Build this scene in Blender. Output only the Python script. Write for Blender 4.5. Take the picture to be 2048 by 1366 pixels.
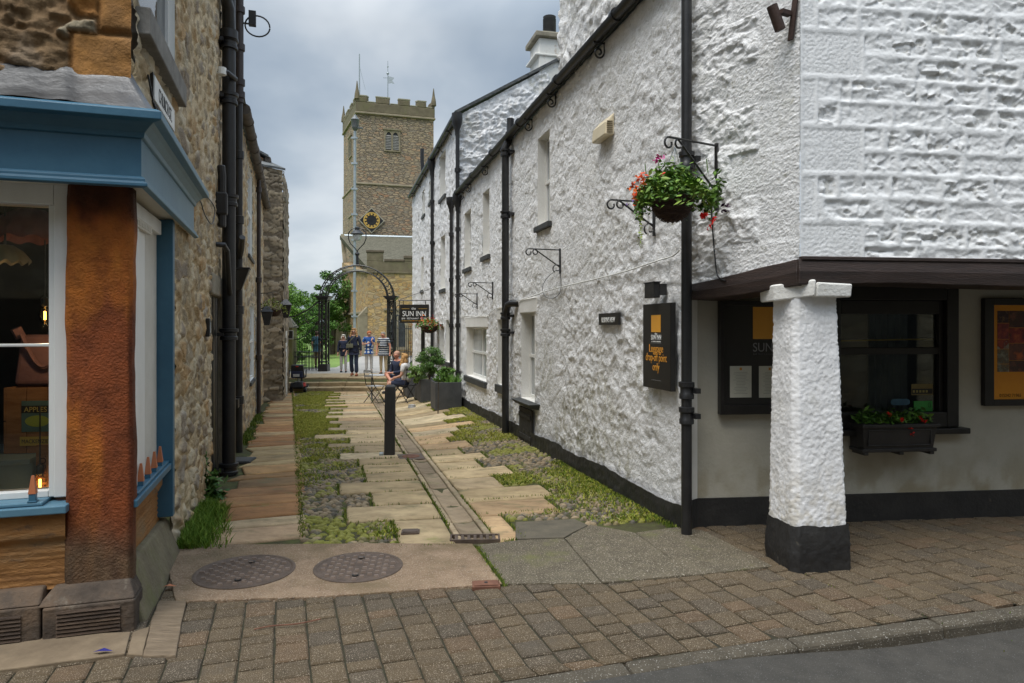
import bpy, math, random
import numpy as np
from mathutils import Vector, Matrix
for _o in list(bpy.data.objects): bpy.data.objects.remove(_o)
SC = bpy.context.scene
COL = SC.collection
# ------------------------------------------------------------------ camera
F, CX, CY, HY, CH = 1365.0, 1024.0, 683.0, 655.0, 1.65
cam = bpy.data.cameras.new('camera'); camo = bpy.data.objects.new('camera', cam); COL.objects.link(camo)
cam.sensor_width = 36; cam.lens = 36 * F / 2048; cam.shift_y = -(CY - HY) / 2048
cam.clip_start = 0.05; cam.clip_end = 3000
camo.location = (0, 0, CH); camo.rotation_euler = (math.pi / 2, 0, 0)
SC.camera = camo
# ------------------------------------------------------------------ sky
SUN_EL, SUN_AZ = math.radians(66), math.radians(215)      # compass style, 0 = +Y, clockwise
w = bpy.data.worlds.new('World'); SC.world = w; w.use_nodes = True
nt = w.node_tree; nt.nodes.clear()
def N(t, **kw):
    n = nt.nodes.new(t)
    for k, v in kw.items(): setattr(n, k, v)
    return n
def L(a, b): nt.links.new(a, b)
out = N('ShaderNodeOutputWorld'); mixs = N('ShaderNodeMixShader'); b1 = N('ShaderNodeBackground'); b2 = N('ShaderNodeBackground')
sky = N('ShaderNodeTexSky'); sky.sky_type = 'NISHITA'; sky.sun_disc = False
sky.sun_elevation = SUN_EL; sky.sun_rotation = SUN_AZ
b1.inputs[1].default_value = 0.1; L(sky.outputs[0], b1.inputs[0])
tc = N('ShaderNodeTexCoord'); sep = N('ShaderNodeSeparateXYZ'); L(tc.outputs['Generated'], sep.inputs[0])
def M(op, a, b=None, clamp=False):
    n = N('ShaderNodeMath', operation=op, use_clamp=clamp)
    for i, x in enumerate((a, b)):
        if x is None: continue
        if isinstance(x, (int, float)): n.inputs[i].default_value = x
        else: L(x, n.inputs[i])
    return n.outputs[0]
zc = M('MAXIMUM', sep.outputs[2], 0.0)
den = M('ADD', zc, 0.42)
cmb = N('ShaderNodeCombineXYZ')
L(M('DIVIDE', sep.outputs[0], den), cmb.inputs[0]); L(M('DIVIDE', sep.outputs[1], den), cmb.inputs[1])
n1 = N('ShaderNodeTexNoise'); n1.inputs['Scale'].default_value = 1.7; n1.inputs['Detail'].default_value = 5; n1.inputs['Roughness'].default_value = 0.5
n1.inputs['Distortion'].default_value = 0.25
mp = N('ShaderNodeMapping'); mp.inputs['Location'].default_value = (2.3, 0.9, 0); mp.inputs['Scale'].default_value = (0.8, 1.0, 1)
L(cmb.outputs[0], mp.inputs[0]); L(mp.outputs[0], n1.inputs['Vector'])
rp = N('ShaderNodeValToRGB'); rp.color_ramp.elements[0].position = 0.33; rp.color_ramp.elements[1].position = 0.68
rp.color_ramp.elements[0].color = (0.225, 0.295, 0.385, 1); rp.color_ramp.elements[1].color = (0.70, 0.745, 0.78, 1)
e = rp.color_ramp.elements.new(0.52); e.color = (0.43, 0.495, 0.565, 1)
L(n1.outputs[0], rp.inputs[0])
# an overcast sky is brighter overhead than low down
br = N('ShaderNodeMapRange'); br.inputs[1].default_value = 0.40; br.inputs[2].default_value = 0.95; br.inputs[3].default_value = 0.70; br.inputs[4].default_value = 2.7
L(sep.outputs[2], br.inputs[0])
mul = N('ShaderNodeVectorMath', operation='SCALE'); L(rp.outputs[0], mul.inputs[0]); L(br.outputs[0], mul.inputs['Scale'])
L(mul.outputs[0], b2.inputs[0]); b2.inputs[1].default_value = 0.92
mixs.inputs[0].default_value = 0.9
L(b1.outputs[0], mixs.inputs[1]); L(b2.outputs[0], mixs.inputs[2]); L(mixs.outputs[0], out.inputs[0])
# ------------------------------------------------------------------ sun (veiled by cloud, so very soft)
sl = bpy.data.lights.new('sun', 'SUN'); slo = bpy.data.objects.new('sun', sl); COL.objects.link(slo)
sl.energy = 1.9; sl.angle = math.radians(35); sl.color = (1.0, 0.955, 0.88)
sd = Vector((math.sin(SUN_AZ) * math.cos(SUN_EL), math.cos(SUN_AZ) * math.cos(SUN_EL), math.sin(SUN_EL)))
slo.rotation_euler = sd.to_track_quat('Z', 'Y').to_euler(); slo.location = (-3, -6, 12)
SC.view_settings.view_transform = 'Standard'; SC.view_settings.look = 'None'
SC.view_settings.exposure = 0.74; SC.view_settings.gamma = 1; SC.view_settings.use_curve_mapping = False
SC.render.engine = 'CYCLES'
SC.cycles.max_bounces = 8; SC.cycles.diffuse_bounces = 4; SC.cycles.transparent_max_bounces = 12
SC.cycles.use_denoising = True

# ------------------------------------------------------------------ helpers
rng = random.Random(7); nr = np.random.default_rng(11)
def C(r, g, b):
    def f(c):
        c /= 255.0
        return c / 12.92 if c <= .04045 else ((c + .055) / 1.055) ** 2.4
    return (f(r), f(g), f(b))
def hsh(ix, iy, seed=0):
    n = (ix.astype(np.int64) * 374761393 + iy.astype(np.int64) * 668265263 + seed * 1442695041) & 0xffffffff
    n = ((n ^ (n >> 13)) * 1274126177) & 0xffffffff
    n = ((n ^ (n >> 16)) * 2246822519) & 0xffffffff
    return ((n ^ (n >> 15)) & 0xffffff) / float(0x1000000)
def vnoise(x, y, seed=0):
    ix = np.floor(x); iy = np.floor(y); fx = x - ix; fy = y - iy
    fx = fx * fx * (3 - 2 * fx); fy = fy * fy * (3 - 2 * fy)
    a = hsh(ix, iy, seed); b = hsh(ix + 1, iy, seed); c = hsh(ix, iy + 1, seed); d = hsh(ix + 1, iy + 1, seed)
    return (a + (b - a) * fx) * (1 - fy) + (c + (d - c) * fx) * fy
def fbm(x, y, seed=0, oct=4, gain=.5):
    s = 0; a = 1; t = 0
    for i in range(oct):
        s = s + a * vnoise(x * 2 ** i, y * 2 ** i, seed + i * 17); t += a; a *= gain
    return s / t
def worley(x, y, seed=0, jit=.9):
    ix = np.floor(x); iy = np.floor(y)
    f1 = np.full(x.shape, 9.); f2 = np.full(x.shape, 9.); idv = np.zeros(x.shape)
    for dx in (-1, 0, 1):
        for dy in (-1, 0, 1):
            cx = ix + dx; cy = iy + dy
            px = cx + .5 + jit * (hsh(cx, cy, seed + 1) - .5); py = cy + .5 + jit * (hsh(cx, cy, seed + 2) - .5)
            d = np.hypot(x - px, y - py); i2 = hsh(cx, cy, seed + 3)
            c = d < f1
            f2 = np.where(c, f1, np.minimum(f2, d)); idv = np.where(c, i2, idv); f1 = np.where(c, d, f1)
    return f1, f2, idv
def facets(x, y, seed=0):
    """planar hewn facets: each cell is a randomly tilted flat"""
    ix = np.floor(x); iy = np.floor(y); f1 = np.full(x.shape, 9.); h = np.zeros(x.shape)
    for dx in (-1, 0, 1):
        for dy in (-1, 0, 1):
            cx = ix + dx; cy = iy + dy; ox = x - cx - .5 - .9 * (hsh(cx, cy, seed + 1) - .5); oy = y - cy - .5 - .9 * (hsh(cx, cy, seed + 2) - .5)
            d = np.hypot(ox, oy); v = (hsh(cx, cy, seed + 3) - .5) * 2 * ox + (hsh(cx, cy, seed + 4) - .5) * 2 * oy + .5 * (hsh(cx, cy, seed + 5) - .5)
            c = d < f1; h = np.where(c, v, h); f1 = np.where(c, d, f1)
    return h
def sst(a, b, x):
    t = np.clip((x - a) / (b - a), 0, 1); return t * t * (3 - 2 * t)
def lerp3(a, b, t): return np.asarray(a)[None, :] * (1 - t[:, None]) + np.asarray(b)[None, :] * t[:, None]

class Fr:                       # a wall's own frame: u along it, n out of it, z up
    def __init__(s, x, y, dx, dy, flip=False, z=0.0):
        l = math.hypot(dx, dy); s.o = Vector((x, y, z)); s.u = Vector((dx / l, dy / l, 0))
        s.n = Vector((-s.u.y, s.u.x, 0)) * (-1 if flip else 1)
    def p(s, u, n, z): return s.o + s.u * u + s.n * n + Vector((0, 0, z))
    def hit(s, px, n=0.0):      # where the sight line through photo column px meets the plane
        r = (px - CX) / F; o = s.o + s.n * n
        return (r * o.y - o.x) / (s.u.x - r * s.u.y)
    def uz(s, px, py, n=0.0):
        u = s.hit(px, n); d = (s.o + s.n * n + s.u * u).y
        return u, CH - (py - HY) / F * d
class FrI:
    def p(s, u, n, z): return Vector((u, n, z))
ID = FrI()
def fr2(a, b, flip=False): return Fr(a[0], a[1], b[0] - a[0], b[1] - a[1], flip)

class MB:
    def __init__(s, fr=ID): s.v = []; s.f = []; s.m = []; s.fr = fr; s.cur = 0
    def add(s, vs, fs, fr=None):
        fr = fr or s.fr; b = len(s.v)
        s.v += [tuple(fr.p(*q)) for q in vs]; s.f += [tuple(b + i for i in f) for f in fs]; s.m += [s.cur] * len(fs)
        return s
    def box(s, u0, u1, n0, n1, z0, z1, fr=None):
        return s.add([(u0, n0, z0), (u1, n0, z0), (u1, n1, z0), (u0, n1, z0), (u0, n0, z1), (u1, n0, z1), (u1, n1, z1), (u0, n1, z1)],
                     [(0, 3, 2, 1), (4, 5, 6, 7), (0, 1, 5, 4), (1, 2, 6, 5), (2, 3, 7, 6), (3, 0, 4, 7)], fr)
    def hexa(s, bot, top, fr=None):
        return s.add(list(bot) + list(top), [(0, 3, 2, 1), (4, 5, 6, 7), (0, 1, 5, 4), (1, 2, 6, 5), (2, 3, 7, 6), (3, 0, 4, 7)], fr)
    def tube(s, pts, r, n=8, fr=None):
        fr = fr or s.fr; P = [Vector(fr.p(*q)) for q in pts]
        R = r if isinstance(r, (list, tuple)) else [r] * len(P)
        b = len(s.v); up = None
        for i, p in enumerate(P):
            t = (P[min(i + 1, len(P) - 1)] - P[max(i - 1, 0)])
            t = t.normalized() if t.length > 1e-9 else Vector((0, 0, 1))
            if up is None:
                up = Vector((0, 0, 1)) if abs(t.z) < .9 else Vector((1, 0, 0))
            x = up.cross(t)
            if x.length < 1e-6: x = Vector((1, 0, 0)).cross(t)
            x.normalize(); y = t.cross(x); up = y
            for k in range(n):
                a = 2 * math.pi * k / n
                s.v.append(tuple(p + (x * math.cos(a) + y * math.sin(a)) * R[i]))
        for i in range(len(P) - 1):
            for k in range(n):
                s.f.append((b + i * n + k, b + i * n + (k + 1) % n, b + (i + 1) * n + (k + 1) % n, b + (i + 1) * n + k)); s.m.append(s.cur)
        s.f.append(tuple(b + k for k in range(n))[::-1]); s.m.append(s.cur)
        e = b + (len(P) - 1) * n; s.f.append(tuple(e + k for k in range(n))); s.m.append(s.cur)
        return s
    def lathe(s, c, prof, n=12, fr=None, sx=1.0, sy=1.0):
        vs = []; fs = []
        for r, z in prof:
            for k in range(n):
                a = 2 * math.pi * k / n; vs.append((c[0] + r * math.cos(a) * sx, c[1] + r * math.sin(a) * sy, c[2] + z))
        for i in range(len(prof) - 1):
            for k in range(n): fs.append((i * n + k, i * n + (k + 1) % n, (i + 1) * n + (k + 1) % n, (i + 1) * n + k))
        fs.append(tuple(range(n))[::-1]); fs.append(tuple((len(prof) - 1) * n + k for k in range(n)))
        return s.add(vs, fs, fr)
    def ball(s, c, rx, ry, rz, n=10, m=6, fr=None):
        prof = []
        for i in range(m + 1):
            a = -math.pi / 2 + math.pi * i / m; prof.append((max(.02, math.cos(a)), math.sin(a)))
        vs = []; fs = []
        for r, z in prof:
            for k in range(n):
                a = 2 * math.pi * k / n; vs.append((c[0] + rx * r * math.cos(a), c[1] + ry * r * math.sin(a), c[2] + rz * z))
        for i in range(m):
            for k in range(n): fs.append((i * n + k, i * n + (k + 1) % n, (i + 1) * n + (k + 1) % n, (i + 1) * n + k))
        fs.append(tuple(range(n))[::-1]); fs.append(tuple(m * n + k for k in range(n)))
        return s.add(vs, fs, fr)
    def prism(s, poly, n0, n1, fr=None):      # polygon in (u, z), extruded along n
        k = len(poly)
        vs = [(a, n0, b) for a, b in poly] + [(a, n1, b) for a, b in poly]
        fs = [tuple(range(k)), tuple(range(k, 2 * k))[::-1]] + [(i, i + k, (i + 1) % k + k, (i + 1) % k) for i in range(k)]
        return s.add(vs, fs, fr)
    def vprism(s, poly, z0, z1, fr=None):     # polygon in (u, n), extruded up
        k = len(poly)
        vs = [(a, b, z0) for a, b in poly] + [(a, b, z1) for a, b in poly]
        fs = [tuple(range(k))[::-1], tuple(range(k, 2 * k))] + [(i, (i + 1) % k, (i + 1) % k + k, i + k) for i in range(k)]
        return s.add(vs, fs, fr)
    def build(s, name, mat, parent=None, smooth=False, bevel=0, seg=2):
        me = bpy.data.meshes.new(name); me.from_pydata(s.v, [], s.f); me.validate()
        for m in (mat if isinstance(mat, (list, tuple)) else [mat]): me.materials.append(m)
        if isinstance(mat, (list, tuple)) and len(me.polygons) == len(s.m): me.polygons.foreach_set('material_index', s.m)
        import bmesh
        bm = bmesh.new(); bm.from_mesh(me); bmesh.ops.recalc_face_normals(bm, faces=bm.faces); bm.to_mesh(me); bm.free()
        if smooth:
            me.polygons.foreach_set('use_smooth', [True] * len(me.polygons))
            try: me.set_sharp_from_angle(angle=math.radians(40))
            except Exception: pass
        o = bpy.data.objects.new(name, me); COL.objects.link(o); setp(o, parent)
        if bevel:
            b = o.modifiers.new('bevel', 'BEVEL'); b.width = bevel; b.segments = seg; b.limit_method = 'ANGLE'; b.angle_limit = math.radians(40)
            b.harden_normals = False
        return o
def setp(o, parent):
    if parent is not None:
        o.parent = parent
        o.matrix_parent_inverse = Matrix.Translation(-Vector(parent.location)) if parent.type == 'EMPTY' else Matrix.Identity(4)
def tag(o, label, cat, group=None):
    o['label'] = label; o['category'] = cat
    if group: o['group'] = group
    return o
def thing(name, label, cat, loc, group=None):
    o = bpy.data.objects.new(name, None); COL.objects.link(o); o.location = loc; o.empty_display_size = .2
    return tag(o, label, cat, group)
def kind(o, k): o['kind'] = k; return o
def copy_tree(o, parent=None):
    c = o.copy(); COL.objects.link(c)
    if parent is not None: c.parent = parent
    for ch in list(o.children): copy_tree(ch, c)
    return c
def mesh_np(name, v, f, mat, parent=None, col=None, smooth=True, mi=None):
    v = np.asarray(v, dtype=np.float32); f = np.asarray(f, dtype=np.int32); k = f.shape[1]
    me = bpy.data.meshes.new(name)
    me.vertices.add(len(v)); me.vertices.foreach_set('co', v.ravel())
    me.loops.add(f.size); me.loops.foreach_set('vertex_index', f.ravel())
    me.polygons.add(len(f)); me.polygons.foreach_set('loop_start', np.arange(0, f.size, k, dtype=np.int32))
    me.polygons.foreach_set('use_smooth', np.full(len(f), smooth))
    for m in (mat if isinstance(mat, (list, tuple)) else [mat]): me.materials.append(m)
    if mi is not None: me.polygons.foreach_set('material_index', np.asarray(mi, dtype=np.int32))
    me.update(calc_edges=True); me.validate()
    if col is not None:
        a = me.color_attributes.new('Col', 'FLOAT_COLOR', 'POINT')
        c4 = np.ones((len(v), 4), dtype=np.float32); c4[:, :3] = col; a.data.foreach_set('color', c4.ravel())
    o = bpy.data.objects.new(name, me); COL.objects.link(o); setp(o, parent)
    return o

# ------------------------------------------------------------------ materials
def mat(name, cols, scale=4.0, rough=.8, bump=0.0, bscale=60.0, metal=0.0, attr=False, stretch=(1, 1, 1), speck=None, stain=None, detail=6, spec=.5, bdist=.01, emit=None, coat=0):
    m = bpy.data.materials.new(name); m.use_nodes = True; t = m.node_tree; ns = t.nodes; lk = t.links.new
    b = ns['Principled BSDF']; b.inputs['Roughness'].default_value = rough; b.inputs['Metallic'].default_value = metal
    b.inputs['Specular IOR Level'].default_value = spec
    if coat: b.inputs['Coat Weight'].default_value = coat
    tcn = ns.new('ShaderNodeTexCoord'); mpn = ns.new('ShaderNodeMapping'); mpn.inputs['Scale'].default_value = stretch
    lk(tcn.outputs['Object'], mpn.inputs[0])
    if not isinstance(cols[0], (tuple, list)): cols = [cols]
    if len(cols) > 1:
        nz = ns.new('ShaderNodeTexNoise'); nz.inputs['Scale'].default_value = scale; nz.inputs['Detail'].default_value = detail; nz.inputs['Roughness'].default_value = .65
        lk(mpn.outputs[0], nz.inputs['Vector'])
        r = ns.new('ShaderNodeValToRGB'); els = r.color_ramp.elements
        k = len(cols); els[0].position = .32; els[1].position = .68
        for i in range(1, k - 1): els.new(.32 + .36 * i / (k - 1))
        for i in range(k): els[i].color = (*cols[i], 1)
        lk(nz.outputs[0], r.inputs[0]); col = r.outputs[0]
    else:
        rgb = ns.new('ShaderNodeRGB'); rgb.outputs[0].default_value = (*cols[0], 1); col = rgb.outputs[0]
    def mixc(fac, a, bcol, mode='MIX'):
        x = ns.new('ShaderNodeMix'); x.data_type = 'RGBA'; x.blend_type = mode
        if isinstance(fac, float): x.inputs[0].default_value = fac
        else: lk(fac, x.inputs[0])
        lk(a, x.inputs[6])
        if isinstance(bcol, tuple): x.inputs[7].default_value = (*bcol, 1)
        else: lk(bcol, x.inputs[7])
        return x.outputs[2]
    if attr:
        at = ns.new('ShaderNodeAttribute'); at.attribute_name = 'Col'
        col = mixc(1.0, col, at.outputs[0], 'MULTIPLY')
    def thr(sc, lo, hi, det=4, st=None):
        q = ns.new('ShaderNodeTexNoise'); q.inputs['Scale'].default_value = sc; q.inputs['Detail'].default_value = det; q.inputs['Roughness'].default_value = .7
        if st:
            m2 = ns.new('ShaderNodeMapping'); m2.inputs['Scale'].default_value = st; lk(tcn.outputs['Object'], m2.inputs[0]); lk(m2.outputs[0], q.inputs['Vector'])
        else: lk(mpn.outputs[0], q.inputs['Vector'])
        g = ns.new('ShaderNodeMapRange'); g.inputs[1].default_value = lo; g.inputs[2].default_value = hi; lk(q.outputs[0], g.inputs[0]); return g.outputs[0]
    if speck: col = mixc(thr(speck[1], speck[2], speck[2] + .08, 1), col, speck[0])
    for sname in (stain or []):      # (colour, scale, lo, hi, stretch)
        col = mixc(thr(sname[1], sname[2], sname[3], 6, sname[4] if len(sname) > 4 else None), col, sname[0])
    lk(col, b.inputs['Base Color'])
    if bump:
        q = ns.new('ShaderNodeTexNoise'); q.inputs['Scale'].default_value = bscale; q.inputs['Detail'].default_value = 5; q.inputs['Roughness'].default_value = .6
        lk(mpn.outputs[0], q.inputs['Vector'])
        bn = ns.new('ShaderNodeBump'); bn.inputs['Strength'].default_value = bump; bn.inputs['Distance'].default_value = bdist
        lk(q.outputs[0], bn.inputs['Height']); lk(bn.outputs[0], b.inputs['Normal'])
    if emit:
        b.inputs['Emission Color'].default_value = (*emit[0], 1); b.inputs['Emission Strength'].default_value = emit[1]
    return m
def rubble_mat(name, cols, mortar, sx, sz, edge=.06, bump=.5, dist=.03, rough=.9, ramp_noise=.25):
    """far walls: irregular coursed stones with mortar, entirely in the shader"""
    m = bpy.data.materials.new(name); m.use_nodes = True; t = m.node_tree; ns = t.nodes; lk = t.links.new
    b = ns['Principled BSDF']; b.inputs['Roughness'].default_value = rough
    tcn = ns.new('ShaderNodeTexCoord'); mpn = ns.new('ShaderNodeMapping'); mpn.inputs['Scale'].default_value = (sx, sx, sz); lk(tcn.outputs['Object'], mpn.inputs[0])
    nz = ns.new('ShaderNodeTexNoise'); nz.inputs['Scale'].default_value = 1.5; nz.inputs['Detail'].default_value = 3; lk(mpn.outputs[0], nz.inputs['Vector'])
    ad = ns.new('ShaderNodeVectorMath'); ad.operation = 'MULTIPLY_ADD'; ad.inputs[1].default_value = (ramp_noise * 2,) * 3
    lk(nz.outputs['Color'], ad.inputs[0]); lk(mpn.outputs[0], ad.inputs[2])
    v1 = ns.new('ShaderNodeTexVoronoi'); v1.inputs['Scale'].default_value = 1; lk(ad.outputs[0], v1.inputs['Vector'])
    v2 = ns.new('ShaderNodeTexVoronoi'); v2.feature = 'DISTANCE_TO_EDGE'; v2.inputs['Scale'].default_value = 1; lk(ad.outputs[0], v2.inputs['Vector'])
    sp = ns.new('ShaderNodeSeparateColor'); lk(v1.outputs['Color'], sp.inputs[0])
    n2 = ns.new('ShaderNodeTexNoise'); n2.inputs['Scale'].default_value = .5; n2.inputs['Detail'].default_value = 5; lk(tcn.outputs['Object'], n2.inputs['Vector'])
    mx = ns.new('ShaderNodeMix'); mx.inputs[0].default_value = .45; lk(sp.outputs[0], mx.inputs[2]); lk(n2.outputs[0], mx.inputs[3])
    r = ns.new('ShaderNodeValToRGB'); els = r.color_ramp.elements
    k = len(cols); els[0].position = .2; els[1].position = .8
    for i in range(1, k - 1): els.new(.2 + .6 * i / (k - 1))
    for i in range(k): els[i].color = (*cols[i], 1)
    lk(mx.outputs[0], r.inputs[0])
    er = ns.new('ShaderNodeMapRange'); er.inputs[1].default_value = edge * .3; er.inputs[2].default_value = edge; lk(v2.outputs['Distance'], er.inputs[0])
    mc = ns.new('ShaderNodeMix'); mc.data_type = 'RGBA'; lk(er.outputs[0], mc.inputs[0]); mc.inputs[6].default_value = (*mortar, 1); lk(r.outputs[0], mc.inputs[7])
    lk(mc.outputs[2], b.inputs['Base Color'])
    n3 = ns.new('ShaderNodeTexNoise'); n3.inputs['Scale'].default_value = 14; n3.inputs['Detail'].default_value = 6; lk(tcn.outputs['Object'], n3.inputs['Vector'])
    mh = ns.new('ShaderNodeMath'); mh.operation = 'MULTIPLY_ADD'; mh.inputs[1].default_value = .8; lk(n3.outputs[0], mh.inputs[0]); lk(er.outputs[0], mh.inputs[2])
    bn = ns.new('ShaderNodeBump'); bn.inputs['Strength'].default_value = bump; bn.inputs['Distance'].default_value = dist; lk(mh.outputs[0], bn.inputs['Height']); lk(bn.outputs[0], b.inputs['Normal'])
    return m
def slate_mat(name, cols):
    m = bpy.data.materials.new(name); m.use_nodes = True; t = m.node_tree; ns = t.nodes; lk = t.links.new
    b = ns['Principled BSDF']; b.inputs['Roughness'].default_value = .95; b.inputs['Specular IOR Level'].default_value = .1
    tcn = ns.new('ShaderNodeTexCoord'); mp_ = ns.new('ShaderNodeMapping'); mp_.inputs['Scale'].default_value = (2.2, 2.2, 5); lk(tcn.outputs['Object'], mp_.inputs[0])
    w_ = ns.new('ShaderNodeTexWave'); w_.wave_type = 'BANDS'; w_.bands_direction = 'Z'; w_.wave_profile = 'SAW'; w_.inputs['Scale'].default_value = .42; w_.inputs['Distortion'].default_value = .8; lk(mp_.outputs[0], w_.inputs['Vector'])
    v = ns.new('ShaderNodeTexVoronoi'); lk(mp_.outputs[0], v.inputs['Vector']); sp = ns.new('ShaderNodeSeparateColor'); lk(v.outputs['Color'], sp.inputs[0])
    r = ns.new('ShaderNodeValToRGB'); r.color_ramp.elements[0].color = (*cols[0], 1); r.color_ramp.elements[1].color = (*cols[1], 1); lk(sp.outputs[0], r.inputs[0])
    lk(r.outputs[0], b.inputs['Base Color'])
    bn = ns.new('ShaderNodeBump'); bn.inputs['Distance'].default_value = .03; lk(w_.outputs['Fac'], bn.inputs['Height']); lk(bn.outputs[0], b.inputs['Normal'])
    return m
def glass_mat(name, tint=(.9, .95, .95), fac_min=.06):
    m = bpy.data.materials.new(name); m.use_nodes = True; t = m.node_tree; ns = t.nodes; lk = t.links.new
    ns.remove(ns['Principled BSDF']); o = ns['Material Output']
    tr = ns.new('ShaderNodeBsdfTransparent'); tr.inputs[0].default_value = (*tint, 1); gl = ns.new('ShaderNodeBsdfGlossy'); gl.inputs['Roughness'].default_value = .02
    fr = ns.new('ShaderNodeFresnel'); fr.inputs[0].default_value = 1.5; mx = ns.new('ShaderNodeMixShader')
    lk(fr.outputs[0], mx.inputs[0]); lk(tr.outputs[0], mx.inputs[1]); lk(gl.outputs[0], mx.inputs[2]); lk(mx.outputs[0], o.inputs[0])
    return m
W_ = (.80, .80, .80)
m_white = mat('white_limewash', [(.70, .70, .70), (.83, .83, .84)], 4, .85, .9, 30, attr=True, bdist=.02, stain=[((.36, .345, .27), 13, .60, .72), ((.42, .40, .32), 40, .62, .72)])
m_whitecoursed = mat('white_painted_masonry', [(.76, .77, .78), (.84, .85, .86)], 3, .8, .5, 45, attr=True, bdist=.008, stain=[((.38, .35, .27), 5, .67, .76, (1, 1, 3))])
m_render = mat('white_smooth_render', [(.68, .67, .63), (.77, .76, .73)], 2.5, .85, .35, 30, bdist=.01)
m_whitewood = mat('white_gloss_paint', [(.72, .72, .69), (.80, .80, .78)], 6, .4, .1, 30, stretch=(1, 1, .2))
m_cream = mat('cream_gloss_paint', [(.58, .55, .47), (.66, .63, .56)], 5, .45, .1, 30)
m_blackpl = mat('black_masonry_paint', [(.016, .016, .017), (.03, .029, .028)], 5, .55, .5, 25, stain=[((.11, .095, .07), 7, .64, .74)], bdist=.012)
m_black = mat('black_iron_paint', [(.012, .012, .013), (.022, .022, .023)], 8, .38, .15, 60)
m_blackwood = mat('black_wood_paint', [(.010, .009, .009), (.017, .015, .014)], 8, .4, .1, 60)
m_pipebrown = mat('dark_brown_pipe', [(.030, .022, .022), (.045, .034, .032)], 6, .5, .2, 40)
m_gutterold = mat('weathered_gutter', [(.06, .05, .042), (.12, .10, .08)], 6, .8, .3, 40)
m_beam = mat('dark_oak_beam', [(.018, .010, .008), (.045, .026, .02)], 6, .6, .5, 40, stretch=(.5, .5, 6), bdist=.012)
m_slatesill = mat('dark_slate', [(.03, .032, .032), (.065, .068, .066)], 8, .6, .3, 40)
m_blue = mat('blue_gloss_paint', [(.036, .115, .185), (.05, .145, .22)], 4, .42, .25, 18, bdist=.006)
m_bluelight = mat('pale_blue_gloss_paint', [(.085, .19, .27), (.11, .23, .31)], 4, .42, .25, 18, bdist=.006)
m_lead = mat('lead_sheet', [(.06, .062, .066), (.125, .128, .133)], 3, .42, .5, 6, metal=.75, bdist=.02)
m_rust = mat('rusted_iron', [(.10, .04, .025), (.19, .085, .05)], 9, .85, .4, 50)
m_darkrust = mat('dark_rusted_iron', [(.035, .018, .013), (.06, .03, .02)], 9, .7, .4, 50)
m_terra = mat('terracotta_paint', [(.42, .13, .05), (.50, .18, .08)], 8, .6)
m_orange = mat('orange_paint', [(.72, .33, .035), (.78, .38, .05)], 3, .5)
m_signblack = mat('sign_black', [(.014, .013, .013), (.02, .019, .018)], 3, .35)
m_letter = mat('letter_white', (.78, .78, .76), rough=.5)
m_letteror = mat('letter_orange', (.74, .33, .04), rough=.5)
m_gold = mat('gilding', [(.55, .33, .07), (.68, .44, .11)], 6, .4, metal=.3)
m_glass = glass_mat('clear_window_glass')
m_dglass = mat('dark_window_glass', [(.02, .022, .025), (.05, .055, .06)], 2, .04, spec=.8)
m_pglass = mat('curtained_window_glass', [(.30, .32, .33), (.46, .48, .48)], 1.5, .12, spec=.6, stretch=(3, 3, .3))
m_slate = slate_mat('slate_roofing', ((.09, .10, .105), (.19, .19, .185)))
m_stoneslab = mat('old_coping_stone', [(.17, .15, .11), (.29, .26, .20)], 5, .9, .5, 30, stain=[((.14, .14, .05), 4, .56, .7)])
m_galv = mat('galvanised_steel', [(.30, .34, .36), (.42, .46, .48)], 8, .5, metal=.5)
# ================================================================== GROUND
YS = 23.3                                     # foot of the steps
def xw(y): return 1.379 - .258 * (y - 5.775)  # foot of the white wall
def xl(y): return -2.105 - .318 * (y - 3.785) # foot of the stone wall
def xc(y): return -.326 - .2517 * (y - 5.49)  # drain channel
def xlane(y): return -1.63 - .326 * (y - 5.24)
def gz(x, y):
    if y <= 5.5: return 0.0
    yy = min(y, YS); z = -.03 * (yy - 5.5)
    t = max(0.0, min(1.0, (x - xc(yy)) / (xw(yy) - xc(yy))))
    return z + .019 * (yy - 5.5) * t * t * (3 - 2 * t)
def gzv(x, y):
    yy = np.minimum(y, YS); z = -.03 * np.maximum(yy - 5.5, 0)
    t = np.clip((x - xc(yy)) / (xw(yy) - xc(yy)), 0, 1)
    return z + .019 * np.maximum(yy - 5.5, 0) * t * t * (3 - 2 * t)
def G(px, py):                                # ground point seen at a photo pixel
    z = 0.0
    for _ in range(30):
        d = (CH - z) * F / (py - HY); x = (px - CX) / F * d; z = .5 * z + .5 * gz(x, d)
    return x, d
AL = Fr(-.326, 5.49, -.2517, 1)               # alley frame: u along the channel, n to the left
def al(x, y):
    q = Vector((x, y, 0)) - AL.o; return q.dot(AL.u), q.dot(AL.n)
m_soil = mat('mossy_earth', [(.045, .038, .018), (.06, .06, .02), (.085, .10, .022)], 6, .95, .8, 40, bdist=.02)
m_churchlawn = mat('mown_lawn', [(.10, .17, .03), (.16, .24, .045)], 2.5, .9, .6, 30)
m_paver = mat('concrete_block', [(.70, .68, .64), (1.0, .98, .94)], 14, .9, .9, 150, attr=True, speck=((.34, .285, .215), 190, .60), bdist=.006, stain=[((.075, .062, .045), 2.2, .56, .75), ((.085, .085, .03), 5, .66, .8)])
m_kerb = mat('kerb_stone', [(.050, .041, .028), (.085, .071, .05)], 9, .9, .6, 90, speck=((.36, .34, .30), 120, .64))
m_tarmac = mat('asphalt', [(.036, .033, .028), (.058, .053, .045)], 10, .85, .8, 110, speck=((.17, .17, .165), 150, .66), bdist=.008)
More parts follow.
